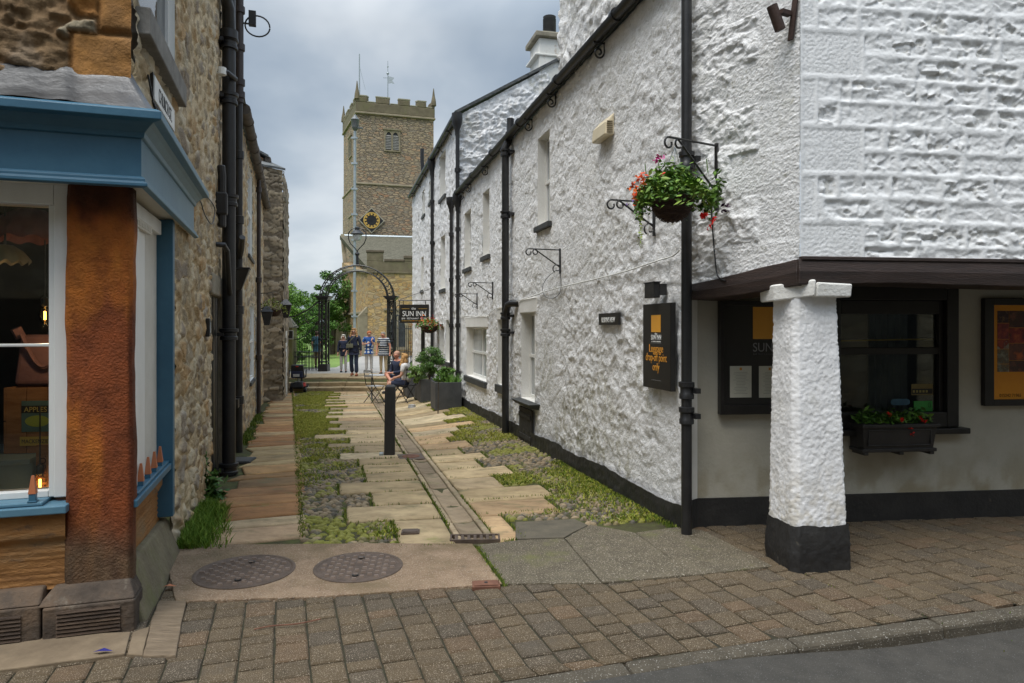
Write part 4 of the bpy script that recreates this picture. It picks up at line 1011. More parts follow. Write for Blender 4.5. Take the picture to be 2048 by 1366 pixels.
# chimney on the gable
uc0 = GE.hit(1068); zc0 = GUT2 + uc0 * .6
mb = MB(GE); mb.box(uc0 + .12, uc0 + 1.25, -.75, .03, zc0 - .6, 8.55); mb.box(uc0 + .02, uc0 + 1.3, -.8, .06, 8.12, 8.18)
chm = mb.build('chimney', mat('white_chimney_render', [(.66, .65, .60), (.76, .75, .72)], 4, .85, .4, 30, stain=[((.36, .25, .16), 5, .6, .72)]), house, bevel=.02)
mb = MB(GE); mb.box(uc0 + .02, uc0 + 1.35, -.85, .12, 8.553, 8.68); mb.hexa([(uc0 + .08, -.8, 8.68), (uc0 + 1.3, -.8, 8.68), (uc0 + 1.3, .07, 8.68), (uc0 + .08, .07, 8.68)], [(uc0 + .25, -.65, 8.78), (uc0 + 1.1, -.65, 8.78), (uc0 + 1.1, -.1, 8.78), (uc0 + .25, -.1, 8.78)])
mb.build('cap', m_stoneslab, chm, bevel=.02)
mb = MB(GE); mb.lathe((uc0 + .50, -.36, 8.76), [(.15, 0), (.16, .1)] + [(x, .1 + .045 * i) for i in range(8) for x in (.165, .14)] + [(.16, .48), (.13, .48)], 16); mb.build('chimney_pot', mat('dark_pot', [(.04, .04, .042), (.08, .078, .075)], 6, .7), chm, smooth=True)
# ================================================================== STONE SHOP (left corner)
K = (-2.105, 3.785)
LW = Fr(K[0], K[1], -.318, 1); LW.n = Vector((1, .318, 0)).normalized()       # alley side, u away from the street
SH = Fr(K[0], K[1], -1, -.32); SH.n = Vector((.32, -1, 0)).normalized()       # shop front, u to the left
def st_rubble(cols, mortar, sx, sz, amp=.03, expose=.5, lime=.35):
    cols = np.array(cols)
    def s(u, z, seed):
        wu = u + .16 * (fbm(u * 3.2, z * 3.2, seed + 40) - .5); wz = z + .12 * (fbm(u * 3.2 + 9, z * 3.2, seed + 41) - .5)
        f1, f2, i1 = worley(wu * sx, wz * sz, seed, .95)
        e = f2 - f1
        vis = fbm(u * 1.1, z * 1.1, seed + 50, 3)                       # how far the mortar is smeared over the stones
        lo = .06 + (1 - expose) * .25 * sst(.35, .65, vis)
        st = sst(lo, lo + .14, e + .10 * (fbm(u * 16, z * 16, seed + 12, 3) - .5))
        fine = fbm(u * 11, z * 13, seed + 6, 4) - .5
        grit = fbm(u * 38, z * 38, seed + 16, 3) - .5; rdg = (1 - np.abs(2 * fbm(wu * 9, wz * 10, seed + 17, 4, .55) - 1)) ** 2 - .5
        d = amp * (st * (.25 + .7 * i1) + .7 * fine + .9 * rdg) + .014 * grit
        ci = (i1 * len(cols) * .9999).astype(int)
        c = cols[ci] * (.75 + .5 * fbm(u * 7, z * 9, seed + 21, 4))[:, None]
        m = np.array(mortar)[None] * (.72 + .56 * fbm(u * 5, z * 5, seed + 22, 4))[:, None]
        c = m * (1 - st[:, None]) + c * st[:, None]
        w_ = sst(.62, .74, fbm(u * 4 + 7, z * 3, seed + 30, 4)) * lime
        c = c * (1 - w_[:, None]) + np.array((.50, .47, .41))[None] * w_[:, None]
        return d, c
    return s
m_rub = mat('rubble_stone', [(.8, .8, .8), (1.1, 1.1, 1.1)], 16, .92, .8, 60, attr=True, bdist=.01)
TAN = [(.40, .31, .195), (.31, .25, .165), (.47, .38, .25), (.36, .26, .14), (.50, .43, .31), (.27, .22, .165), (.42, .28, .14)]
MORT = (.56, .45, .29)
shop = thing('stone_shop', 'tall buff stone corner shop with blue fascia and rusty orange corner post', 'shop', (K[0], K[1], 0))
HT = 8.6; uS = 6.75
hu = opening(LW, 281, 352, -160, 150)                   # upper window over the fascia
hu = (.10, 1.32, 3.46, 5.0)
hd = opening(LW, 419, 441, 593, 956)
UW0 = 1.22
wallgrid('alley_wall', LW, UW0, uS, -.7, 2.9, m_rub, st_rubble(TAN, MORT, 4.6, 6.5, .030, .18), .015, [hd], shop, seed=4)
wallgrid('alley_wall', LW, -.0, uS, 2.9, HT, m_rub, st_rubble(TAN, MORT, 4.6, 6.5, .028, .12), .018, [hu], shop, seed=4)
ORG = [(.20, .125, .06), (.36, .16, .04), (.16, .13, .09), (.30, .25, .17), (.24, .14, .06), (.13, .11, .08)]
def st_front(u, z, seed):
    d, c = st_rubble(ORG, (.22, .135, .065), 3.0, 4.6, .055, .9, .15)(u, z, seed)
    q = np.floor((z + .1) / .42); ql = np.where(q % 2 == 0, .17, .30); fz = (z + .1) / .42 - q
    e = np.minimum(ql - u, np.minimum(fz, 1 - fz) * .42); ins = sst(.0, .035, e)
    isq = u < ql
    dq = ins * .03 + .03 * (fbm(u * 9, z * 9, 4, 4) - .5)
    cq = lerp3((.24, .13, .05), (.46, .20, .035), fbm(u * 4, z * 4, 14, 4)); cq = cq * (.6 + .4 * ins[:, None]) * (.7 + .6 * fbm(u * 13, z * 13, 19, 4))[:, None]
    return np.where(isq, dq, d), np.where(isq[:, None], cq, c)
wallgrid('front_wall', SH, 0, 2.6, 2.78, 6.5, m_rub, st_front, .013, [], shop, seed=8)
# the quoin return on the alley side is warm sandstone
window(LW, hu, shop, .03, sill=mat('weathered_sill_stone', [(.14, .13, .115), (.24, .23, .21)], 6, .85, .4, 40), sillh=.16, sillp=.085, pane=m_dglass, lining=m_whitewood)
mb = MB(); q0 = LW.p(uS, 0, 0); q1 = LW.p(uS, -5, 0)
mb.add([(q0.x, q0.y, -.5), (q1.x, q1.y, -.5), (q1.x, q1.y, HT + 1.5), (q0.x, q0.y, HT)], [(0, 1, 2, 3)])
a = LW.p(0, .1, HT); b_ = LW.p(uS, .1, HT); c = LW.p(uS, -4, HT + 2); d = SH.p(4, 0, HT + 2); e = SH.p(4, .1, HT)
mb.build('end_wall', rubble_mat('rubble_far', TAN[:5], MORT, 4, 6), shop)
mb = MB(); mb.add([tuple(a), tuple(b_), tuple(c), tuple(SH.p(2.6, -.5, HT + 1.5)), tuple(SH.p(2.6, .1, 6.5))], [(0, 1, 2, 3, 4)]); mb.build('roof', m_slate, shop)
# door into the alley wall
mb = MB(LW); u0, u1, z0, z1 = hd
for s in (u0, u1): mb.add([(s, .02, z0 - .2), (s, .02, z1), (s, -.25, z1), (s, -.25, z0 - .2)], [(0, 1, 2, 3)])
mb.add([(u0, .02, z1), (u1, .02, z1), (u1, -.25, z1), (u0, -.25, z1)], [(0, 1, 2, 3)])
mb.build('door_reveal', m_stoneslab, shop)
mb = MB(LW); mb.box(u0, u1, -.10, -.03, z0 - .1, z1)
for i in range(1, 4): x = u0 + (u1 - u0) * i / 4; mb.box(x - .006, x + .006, -.03, -.026, z0, z1)
dr = mb.build('door', m_blackwood, shop)
mb = MB(LW); mb.box(u0 - .05, u1 + .08, -.24, .035, z1 + .004, z1 + .24); mb.build('lintel', m_stoneslab, shop, bevel=.02)
# corner post of rust coloured sandstone on a dark plinth block
m_post = mat('rust_orange_sandstone', [(.62, .58, .52), (1.0, 1.0, 1.0), (1.25, 1.2, 1.1)], 9, .7, 1.0, 70, stretch=(1, 1, 1), bdist=.016, detail=8, spec=.3, attr=True)
def post_part(name, u0, u1, n0, n1, z0, z1, mt, jit, seed, rs=.03):
    zs = np.linspace(z0, z1, int((z1 - z0) / rs) + 2); V = []; m = 24; ch = .022
    c4 = [(u0 + ch, n1), (u1 - ch, n1), (u1, n1 - ch), (u1, n0 + ch), (u1 - ch, n0), (u0 + ch, n0), (u0, n0 + ch), (u0, n1 - ch)]
    per = []
    for a, b in zip(c4, c4[1:] + c4[:1]):
        mm = m if math.hypot(b[0] - a[0], b[1] - a[1]) > .1 else 2
        for i in range(mm): per.append((a[0] + (b[0] - a[0]) * i / mm, a[1] + (b[1] - a[1]) * i / mm))
    P = np.array(per); k = len(P); U = np.tile(P[:, 0], len(zs)); Nn = np.tile(P[:, 1], len(zs)); Z = np.repeat(zs, k); s = np.tile(np.arange(k) * .018, len(zs))
    cu, cn = (u0 + u1) / 2, (n0 + n1) / 2; du, dn = U - cu, Nn - cn; l = np.hypot(du, dn)
    d = jit * (fbm(s * 2, Z * 2.2, seed, 3) - .5) * 2 + jit * .5 * (fbm(s * 9, Z * 9, seed + 2, 3) - .5)
    U = U + du / l * d; Nn = Nn + dn / l * d
    v = np.stack([SH.o.x + SH.u.x * U + SH.n.x * Nn, SH.o.y + SH.u.y * U + SH.n.y * Nn, Z], 1)
    i = np.arange(len(zs) * k).reshape(len(zs), k); j = np.roll(i, -1, 1)
    f = np.stack([i[:-1], j[:-1], j[1:], i[1:]], -1).reshape(-1, 4)
    zt_ = fbm(s * 3, Z * 1.1, 31, 4); fl = fbm(s * 12, Z * 7, 33, 4)
    c = lerp3((.115, .028, .010), (.24, .06, .015), sst(.3, .7, fbm(s * 2.2, Z * .8, 35, 4)))
    og = sst(.42, .62, zt_ + .35 * np.exp(-((Z - 2.0) / .28) ** 2) - .10) ; c = c * (1 - og[:, None]) + lerp3((.32, .082, .013), (.47, .155, .02), fl) * og[:, None]
    so = sst(.72, .28, Z + .5 * (fbm(s * 3, Z * 3, 37, 4) - .5)) * .85; c = c * (1 - so[:, None]) + lerp3((.035, .026, .018), (.17, .12, .07), fl) * so[:, None]
    tp_ = sst(2.22, 2.36, Z + .12 * (fl - .5)); c = c * (1 - tp_[:, None] * .75) + np.array((.03, .014, .008)) * tp_[:, None] * .75
    c = np.vstack([c, c[-1:]])
    # cap
    v = np.vstack([v, [tuple(SH.p(cu, cn, z1))]]); t = len(v) - 1
    f2 = np.array([(i[-1, q], i[-1, (q + 1) % k], t, t) for q in range(k)])
    v[:-1] += 0; o = mesh_np(name, v, np.vstack([f, f2]), mt, shop, col=c); return o
post_part('corner_post', 0.0, .327, -.13, .0, .24, 2.46, m_post, .014, 3, .02)
m_dkstone = mat('soot_stained_sandstone', [(.035, .026, .02), (.085, .062, .045), (.16, .105, .065)], 3, .85, .8, 26, bdist=.015, stain=[((.22, .19, .15), 7, .62, .78)])
m_ribstone = mat('combed_sandstone', [(.045, .03, .022), (.10, .065, .042)], 4, .9, .9, 9, stretch=(1, 1, 7), bdist=.02)
mb = MB(SH); mb.hexa([(-.03, .09, -.12), (.405, .09, -.12), (.405, -.12, -.12), (-.03, -.12, -.12)], [(-.03, .09, .175), (.405, .09, .175), (.405, -.12, .175), (-.03, -.12, .175)])
mb.hexa([(-.03, .088, .1752), (.44, .088, .1752), (.405, -.12, .1752), (-.03, -.12, .1752)], [(.01, .02, .262), (.37, .02, .262), (.37, -.12, .262), (.01, -.12, .262)])
plb = mb.build('post_plinth', m_dkstone, shop, bevel=.012, seg=3)
mb = MB(SH)
for i in range(8): z = .0 + .02 * i; mb.hexa([(.04, .088, z), (.34, .088, z), (.34, .101, z), (.04, .101, z)], [(.04, .088, z + .012), (.34, .088, z + .012), (.34, .094, z + .012), (.04, .094, z + .012)])
mb.build('combing', m_ribstone, plb)
mb = MB(SH); mb.box(.415, 1.6, -.3, .085, -.12, .19); mb.hexa([(.415, .085, .1902), (1.6, .085, .1902), (1.6, -.3, .1902), (.415, -.3, .1902)], [(.415, .03, .265), (1.6, .03, .265), (1.6, -.3, .265), (.415, -.3, .265)])
plb2 = mb.build('front_plinth', m_dkstone, shop, bevel=.012, seg=3)
mb = MB(SH)
for i in range(8): z = .0 + .02 * i; mb.hexa([(.50, .083, z), (1.5, .083, z), (1.5, .095, z), (.50, .095, z)], [(.50, .083, z + .012), (1.5, .083, z + .012), (1.5, .088, z + .012), (.50, .088, z + .012)])
mb.build('combing', m_ribstone, plb2)
m_riser = mat('orange_sandstone', [(.17, .075, .025), (.32, .15, .045), (.26, .165, .08)], 2.2, .85, .8, 20, stretch=(1, 1, 2.5), bdist=.015, stain=[((.10, .07, .05), 3.3, .58, .72), ((.45, .21, .05), 5, .62, .75)])
def riser(name, fr, u0, u1, n, z0, z1, seed):
    def st(u, z, s):
        ledge = sst(.50, .53, z + .02 * (fbm(u * 7, z * 0, 3) - .5)); return .03 * ledge + .016 * (fbm(u * 4, z * 9, s, 4) - .5) + .004 * np.sin(z * 190) * (1 - ledge), np.ones((len(u), 3))
    return wallgrid(name, fr, u0, u1, z0, z1, m_riser, st, .012, [], shop, n0=n, seed=seed)
riser('stall_riser', SH, .322, 2.2, -.02, .24, .655, 3)
riser('stall_riser', LW, .03, 1.2, -.07, .22, .64, 6)
# mossy sloping plinth along the alley
mb = MB(LW); mb.hexa([(.02, -.1, -.12), (1.27, -.1, -.12), (1.27, .10, -.12), (.02, .10, -.12)], [(.02, -.1, .31), (1.27, -.1, .27), (1.27, -.03, .265), (.02, -.03, .305)])
mb.build('side_plinth', mat('mossy_plinth_stone', [(.13, .105, .07), (.21, .185, .115)], 4, .9, .7, 24, bdist=.015, stain=[((.15, .15, .06), 2.5, .5, .7)]), shop, bevel=.02, seg=3)
# sills, frames and shop windows
mb = MB(SH); mb.box(.305, 2.2, -.22, .055, .657, .70); mb.box(.42, 2.2, -.2, .03, .702, .722); mb.build('front_sill', m_bluelight, shop, bevel=.006)
mb = MB(LW); mb.box(.03, 1.215, -.006, .02, .642, .685); mb.box(.13, 1.215, -.16, -.0065, .642, .685); mb.box(.13, 1.2, -.16, .005, .687, .705); mb.build('side_sill', m_blue, shop, bevel=.006)
mb = MB(SH)
mb.box(.31, .395, -.20, -.06, .722, 2.43); mb.box(.396, .425, -.18, -.08, .722, 2.32); mb.box(.396, 2.2, -.20, -.06, 2.32, 2.43); mb.box(.426, 2.2, -.18, -.08, .722, .76)
mb.box(.426, 2.2, -.16, -.09, 1.545, 1.562)
fw = mb.build('front_window_frame', m_whitewood, shop, bevel=.005)
mb = MB(SH); mb.box(.425, 2.2, -.135, -.128, .76, 2.32); mb.build('pane', m_glass, fw)
mb = MB(LW)
mb.box(.13, .20, -.16, -.05, .705, 2.30); mb.box(.205, .36, -.14, -.035, .705, 2.30); mb.box(.365, .60, -.15, -.05, .705, 2.30); mb.box(.02, 1.1, -.16, -.04, 2.302, 2.40); mb.box(.02, .13, -.15, -.05, .705, .74)
sw = mb.build('side_window_frame', m_whitewood, shop, bevel=.006)
mb = MB(LW); mb.box(.02, .13, -.115, -.108, .74, 2.302); mb.build('pane', m_glass, sw)
mb = MB(LW); mb.box(.602, 1.12, -.14, -.075, .705, 2.40); mb.build('side_panel', mat('offwhite_plaster_panel', [(.55, .53, .47), (.64, .62, .57)], 4, .7, .3, 40), shop)
mb = MB(LW); mb.box(1.13, 1.205, -.1, .03, .30, 2.42); mb.build('blue_trim_board', m_blue, shop, bevel=.006)
mb = MB(LW); V = []
for z in np.linspace(0, .05, 2): V += [(.18, -.03, 2.29 + z), (.62, -.03, 2.29 + z), (.62, .0, 2.29 + z), (.18, .0, 2.29 + z)]
mb.box(.2, .66, -.045, -.02, 2.245, 2.30)
for i in range(9): mb.box(.225 + .045 * i, .255 + .045 * i, -.02, -.016, 2.255, 2.285)
mb.build('vent_grille', m_cream, shop, bevel=.003)
# fascia box, mitred at the corner, with cornice and lead
m_fas = m_blue
FC = (-1.985, 3.655); FE = (-2.665, 5.72)
FS = fr2(FC, FE); FS.n = Vector((FS.u.y, -FS.u.x, 0))          # alley side of the fascia
FF_ = Fr(FC[0], FC[1], -1, -.32); FF_.n = Vector((.32, -1, 0)).normalized()
LS_ = 2.17
def fasc(prof, name, m, mside=None, par=None):
    """sweep an (out, z) profile along the front, round the corner and along the alley side"""
    o1, o2 = FF_.n, FS.n
    mit = (o1 + o2) / (1 + o1.dot(o2))
    mbs = []
    for side in (0, 1):
        mb = MB(); k = len(prof); V = []
        for n, z in prof:
            c = Vector((*FC, z)) + mit * n; V.append(tuple(c))
        if side == 0:
            for n, z in prof: V.append(tuple(FF_.p(2.6, n, z)))
        else:
            for n, z in prof: V.append(tuple(FS.p(LS_, n - .0, z)))
        mb.add(V, [(i, (i + 1) % k, (i + 1) % k + k, i + k) for i in range(k)] + [tuple(range(k)), tuple(range(k, 2 * k))])
        mbs.append(mb.build(name, (m if side == 0 else (mside or m)), par, bevel=.004))
    return mbs
fas = fasc([(0, 2.43), (.0, 2.72), (-.22, 2.72), (-.22, 2.43)], 'fascia', m_blue, m_bluelight, shop)
fasc([(.002, 2.395), (.035, 2.40), (.035, 2.42), (.022, 2.425), (.022, 2.445), (.012, 2.452), (.002, 2.46)], 'fascia_moulding', m_blue, m_bluelight, shop)
fasc([(.002, 2.66), (.015, 2.665), (.02, 2.69), (.05, 2.72), (.07, 2.735), (.115, 2.742), (.115, 2.785), (.09, 2.80), (-.2, 2.82), (-.2, 2.70)], 'cornice', m_blue, m_bluelight, shop)
# soffit under the fascia
mb = MB(); mb.add([tuple(FF_.p(2.6, -.005, 2.428)), (*FC, 2.428), tuple(FS.p(LS_, -.005, 2.428)), tuple(LW.p(LS_, -.2, 2.428)), tuple(SH.p(.2, -.3, 2.428)), tuple(SH.p(2.6, -.25, 2.428))], [(0, 1, 2, 3, 4, 5)]); mb.build('fascia_soffit', m_cream, shop)
# lead flashing, beaten and rumpled
def lead():
    n_, k = 150, 14; V = []; 
    pth = [FF_.p(2.6 - 2.6 * i / 90, 0, 0) for i in range(91)] + [FS.p(LS_ * i / 60, 0, 0) for i in range(1, 61)]
    nrm_ = [FF_.n] * 88 + [((FF_.n + FS.n * .5)).normalized(), (FF_.n + FS.n).normalized() * 1.1, (FF_.n + FS.n).normalized() * 1.15, (FF_.n * .5 + FS.n).normalized() * 1.05] + [FS.n] * 59
    back = [SH.p(max(0, 2.6 - 2.6 * i / 90 * 1.0), .012, 0) for i in range(91)] + [LW.p(LS_ * i / 60, .012, 0) for i in range(1, 61)]
    for i, (p, q, m) in enumerate(zip(pth, back, nrm_)):
        f = p + m * .085
        for j in range(k):
            t = j / (k - 1); side = i > 90
            zt = 3.055 if not side else 3.0 - .16 * (i - 90) / 60
            a = f.lerp(q, t); z = 2.80 + (zt - 2.80) * (t * .9 + .1 * t * t)
            w_ = .020 * (fbm(np.array([i * .07]), np.array([t * 2.4]), 3, 3)[0] - .5) + .012 * math.exp(-((i - 78) / 3) ** 2) * .5 * math.sin(i * .9)
            V.append((a.x + m.x * w_, a.y + m.y * w_, z + w_ * .8))
    i = np.arange(len(V)).reshape(-1, k); f = np.stack([i[:-1, :-1], i[1:, :-1], i[1:, 1:], i[:-1, 1:]], -1).reshape(-1, 4)
    mesh_np('lead_flashing', V, f, m_lead, shop)
lead()
# pyramidal spikes along the sills keep birds off
def spike(fr, u, n, z, par, h=.14):
    mb = MB(fr); mb.box(u - .016, u + .016, n - .016, n + .016, z, z + .045); mb.box(u - .021, u + .021, n - .021, n + .021, z, z + .008)
    s = mb.build('spike', m_blue, par, bevel=.002)
    mb = MB(fr); mb.hexa([(u - .018, n - .018, z + .045), (u + .018, n - .018, z + .045), (u + .018, n + .018, z + .045), (u - .018, n + .018, z + .045)], [(u - .006, n - .006, z + h), (u + .006, n - .006, z + h), (u + .006, n + .006, z + h), (u - .006, n + .006, z + h)])
    mb.build('spike_tip', m_terra, s)
for u in (.10, .32, .53, .73, .93): spike(LW, u, -.02, .687, shop, .15)
spike(SH, .47, .01, .722, shop)
# dark room behind the shop windows
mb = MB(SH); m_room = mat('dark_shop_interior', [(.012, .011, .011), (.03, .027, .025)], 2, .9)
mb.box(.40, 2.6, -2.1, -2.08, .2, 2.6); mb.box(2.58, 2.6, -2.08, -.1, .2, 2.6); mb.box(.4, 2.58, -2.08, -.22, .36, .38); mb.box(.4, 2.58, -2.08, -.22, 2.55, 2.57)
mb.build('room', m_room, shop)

# pipes on the shop's alley side
u = LW.hit(455, .10)
ga = lambda u, n=.1: gz(*LW.p(u, n, 0)[:2])
pipe(LW, u, ga(u) - .02, 8.4, shop, .075, .115, collars=(ga(u) + .06, 1.42 + .15, 3.15, 4.35, 5.0), name='soil_pipe')
mb = MB(LW); d = LW.p(u, .1, 0).y; Zp = lambda py: CH + (HY - py) / F * d
mb.tube([(u - .34, -.03, Zp(12)), (u - .30, .10, Zp(14)), (u - .14, .12, Zp(25)), (u - .03, .12, Zp(70)), (u, .115, Zp(85))], .07, 12)
mb.lathe((u - .03, .12, Zp(72)), [(.075, -.06), (.10, -.05), (.10, .05), (.075, .06)], 12); mb.build('branch_pipe', m_black, shop, smooth=True)
mb = MB(LW); mb.tube([(u - .02, .19, Zp(158)), (u - .22, .12, Zp(158)), (u - .25, .0, Zp(158))], .03, 10); mb.build('waste_pipe', m_black, shop, smooth=True)
mb = MB(LW); mb.lathe((u - .24, .06, Zp(158)), [(.05, -.04), (.05, .04)], 12); mb.build('white_pipe_cap', m_whitewood, shop)
u3 = LW.hit(442, .06)
mb = MB(LW); d = LW.p(u3, .06, 0).y; mb.tube([(u3, .07, Zp(455)), (u3, .07, Zp(352)), (u3, .06, Zp(330))], .045, 10); mb.box(u3 - .06, u3 + .06, .0, .13, Zp(430), Zp(385)); mb.build('cable_housing', m_black, shop, bevel=.02)
mb = MB(LW); mb.tube([(u3 - .1, -.02, Zp(490)), (u3 - .1, .1, Zp(492)), (u3 + .05, .12, Zp(500)), (u3 + .2, .13, Zp(575)), (u3 + .3, .13, Zp(590))], .03, 10); mb.build('waste_pipe', m_black, shop, smooth=True)
mb = MB(LW); u4 = LW.hit(478, .09); d4 = LW.p(u4, .09, 0).y; Z4 = lambda py: CH + (HY - py) / F * d4
mb.tube([(u4, .09, ga(u4) - .02), (u4, .09, Z4(200))], .05, 10)
for py in (310, 440, 620, 800): mb.lathe((u4, .09, Z4(py)), [(.052, -.06), (.068, -.055), (.068, .055), (.052, .06)], 12)
mb.box(u4 - .3, u4 + .05, .02, .1, Z4(812) , Z4(795))
mb.tube([(u4 - .35, .16, Z4(480)), (u4 - .1, .13, Z4(500)), (u4, .09, Z4(520))], .04, 8)
mb.build('downpipe', m_black, shop, smooth=True)
u5 = LW.hit(479, .10); d5 = LW.p(u5, .1, 0).y
mb = MB(LW); mb.tube([(u5, .10, CH + (HY - 205) / F * d5), (u5, .10, 8.5)], .055, 10)
for py in (20, 95, 165, 190): mb.lathe((u5, .10, CH + (HY - py) / F * d5), [(.057, -.05), (.075, -.045), (.075, .045), (.057, .05)], 12)
mb.build('downpipe', m_pipebrown, shop, smooth=True)
# cable loops on the corner
def cable(fr, pts, r, m, name, par):
    mb = MB(fr)
    P = [Vector(p) for p in pts]; S = []
    for i in range(len(P) - 1):
        p0 = P[max(i - 1, 0)]; p1 = P[i]; p2 = P[i + 1]; p3 = P[min(i + 2, len(P) - 1)]
        for k in range(6):
            t = k / 6; S.append(tuple(.5 * ((2 * p1) + (p2 - p0) * t + (2 * p0 - 5 * p1 + 4 * p2 - p3) * t * t + (3 * p1 - p0 - 3 * p2 + p3) * t ** 3)))
    S.append(tuple(P[-1])); mb.tube(S, r, 5); return mb.build(name, m, par, smooth=True)
def lp(px, py, n): u, z = LW.uz(px, py, n); return (u, n, z)
cable(LW, [lp(296, 150, .03), lp(310, 215, .03), lp(330, 262, .04), lp(355, 320, .05), lp(378, 372, .05), lp(400, 385, .05), lp(420, 400, .04), lp(430, 420, .04), lp(424, 448, .04), lp(410, 430, .04), lp(402, 405, .04), lp(392, 390, .04)], .006, m_black, 'cable', shop)
mb = MB(LW); c0 = Vector((u5 + .05, .22, CH + (HY - 45) / F * d5))
mb.tube([tuple(c0 + Vector((0, .17 * math.cos(a) + .12, .15 * math.sin(a)))) for a in np.linspace(0, 6.2, 24)], .012, 5); mb.box(c0.x - .05, c0.x + .05, c0.y - .0, c0.y + .1, c0.z, c0.z + .2)
mb.tube([(u5, .10, c0.z), (u5, .3, c0.z)], .014, 5); mb.build('cable_loop', m_black, shop)
# ================================================================== LOWER STONE HOUSES DOWN THE ALLEY
def lwin(house, lst):
    r = []
    for (a, b, t, bt) in lst: r.append(opening(LW, a, b, t, bt))
    return r
u6 = LW.hit(527)
hA = thing('stone_cottage', 'low tan rubble cottage with mossy gutter behind the tall corner shop', 'house', tuple(LW.p(uS, 0, 0)))
wa = lwin(hA, [(493.5, 503, 338, 514), (497.5, 506.5, 606, 760)]); da = lwin(hA, [(509, 516, 635, 824)])
E5 = 4.98
wallgrid('alley_wall', LW, uS + .002, u6, -.9, E5, m_rub, st_rubble(TAN, MORT, 4.0, 5.5, .034, .55, .3), .035, wa + da, hA, seed=14)
for h in wa: window(LW, h, hA, .02, sill=m_slatesill, lining=m_whitewood, sillh=.07)
h = da[0]; mb = MB(LW); mb.box(h[0], h[0] + .07, -.08, .05, h[2] - .2, h[3]); mb.box(h[1] - .07, h[1], -.08, .05, h[2] - .2, h[3]); mb.box(h[0] + .07, h[1] - .07, -.08, .045, h[3] - .08, h[3]); mb.box(h[0] + .07, h[1] - .07, -.08, -.04, h[2] - .2, h[3] - .08)
mb.build('door', m_whitewood, hA, bevel=.006)
mb = MB(LW); mb.tube([(uS + .35, .12, E5 + .06), (u6 + .3, .12, E5 + .04)], .085, 10)
for u in np.arange(uS + 1, u6, .9): mb.tube([(u, .12, E5 + .055), (u + .06, .12, E5 + .055)], .098, 10)
mb.build('gutter', m_gutterold, hA, smooth=True)
mb = MB(LW); mb.add([(uS + .0, .14, E5 + .12), (u6, .14, E5 + .10), (u6, -3, E5 + 1.8), (uS, -3, E5 + 1.8)], [(0, 1, 2, 3)]); mb.build('roof', m_slate, hA)
mb = MB(LW); u7 = LW.hit(517.5, .09); d7 = LW.p(u7, .1, 0).y; mb.tube([(u7, .09, gz(*LW.p(u7, .09, 0)[:2])), (u7, .09, E5 - .05)], .045, 9)
for py in (380, 560, 715): mb.lathe((u7, .09, CH + (HY - py) / F * d7), [(.047, -.06), (.064, -.055), (.064, .055), (.047, .06)], 12)
mb.build('downpipe', m_pipebrown, hA, smooth=True)
u8 = LW.hit(550)
hB = thing('stone_house', 'taller tan stone house with white windows further down the alley', 'house', tuple(LW.p(u6, 0, 0)))
E6 = 6.45
wb = lwin(hB, [(529.5, 534, 436, 578), (538.5, 543, 478, 574), (530, 533, 356, 415)]); db = lwin(hB, [(529.3, 535.5, 640, 766)])
wallgrid('alley_wall', LW, u6 + .002, u8, -.9, E6, m_rub, st_rubble(TAN, MORT, 4.0, 5.5, .034, .6, .3), .05, wb + db, hB, seed=17)
for h in wb + db: window(LW, h, hB, .02, sill=m_slatesill, lining=m_whitewood, sillh=.10)
GA = fr2(tuple(LW.p(u6, 0, 0))[:2], tuple(LW.p(u6, -5, 0))[:2]); GA.n = -LW.u.copy()
wallgrid('gable_wall', GA, 0, 5, 4.2, 8, m_rub, st_rubble([(.30, .15, .07), (.24, .12, .06), (.2, .14, .08)], (.22, .15, .09), 3.4, 9, .03, .9, .1), .05, [], hB, ztop=lambda U: E6 + .05 + U * .5, zbot=lambda U: U * 0 + 4.2, seed=3)
mb = MB(LW); mb.tube([(u6 - .05, .12, E6 + .02), (u8 + .1, .12, E6)], .09, 10); mb.build('gutter', m_gutterold, hB, smooth=True)
mb = MB(LW); mb.add([(u6 - .15, .14, E6 + .06), (u8, .14, E6 + .06), (u8, -3, E6 + 1.65), (u6 - .15, -3, E6 + 1.65), (u6 - .15, .14, E6 + .12), (u8, .14, E6 + .12), (u8, -3, E6 + 1.71), (u6 - .15, -3, E6 + 1.71)], [(0, 3, 2, 1), (4, 5, 6, 7), (0, 1, 5, 4), (3, 0, 4, 7)]); mb.build('roof', m_slate, hB)
mb = MB(LW); uq = u6 + .1; mb.tube([(uq, .12, E6 - .1), (uq, .08, E6 - .3), (uq, .08, 4.9)], .04, 8); mb.build('downpipe', m_black, hB, smooth=True)
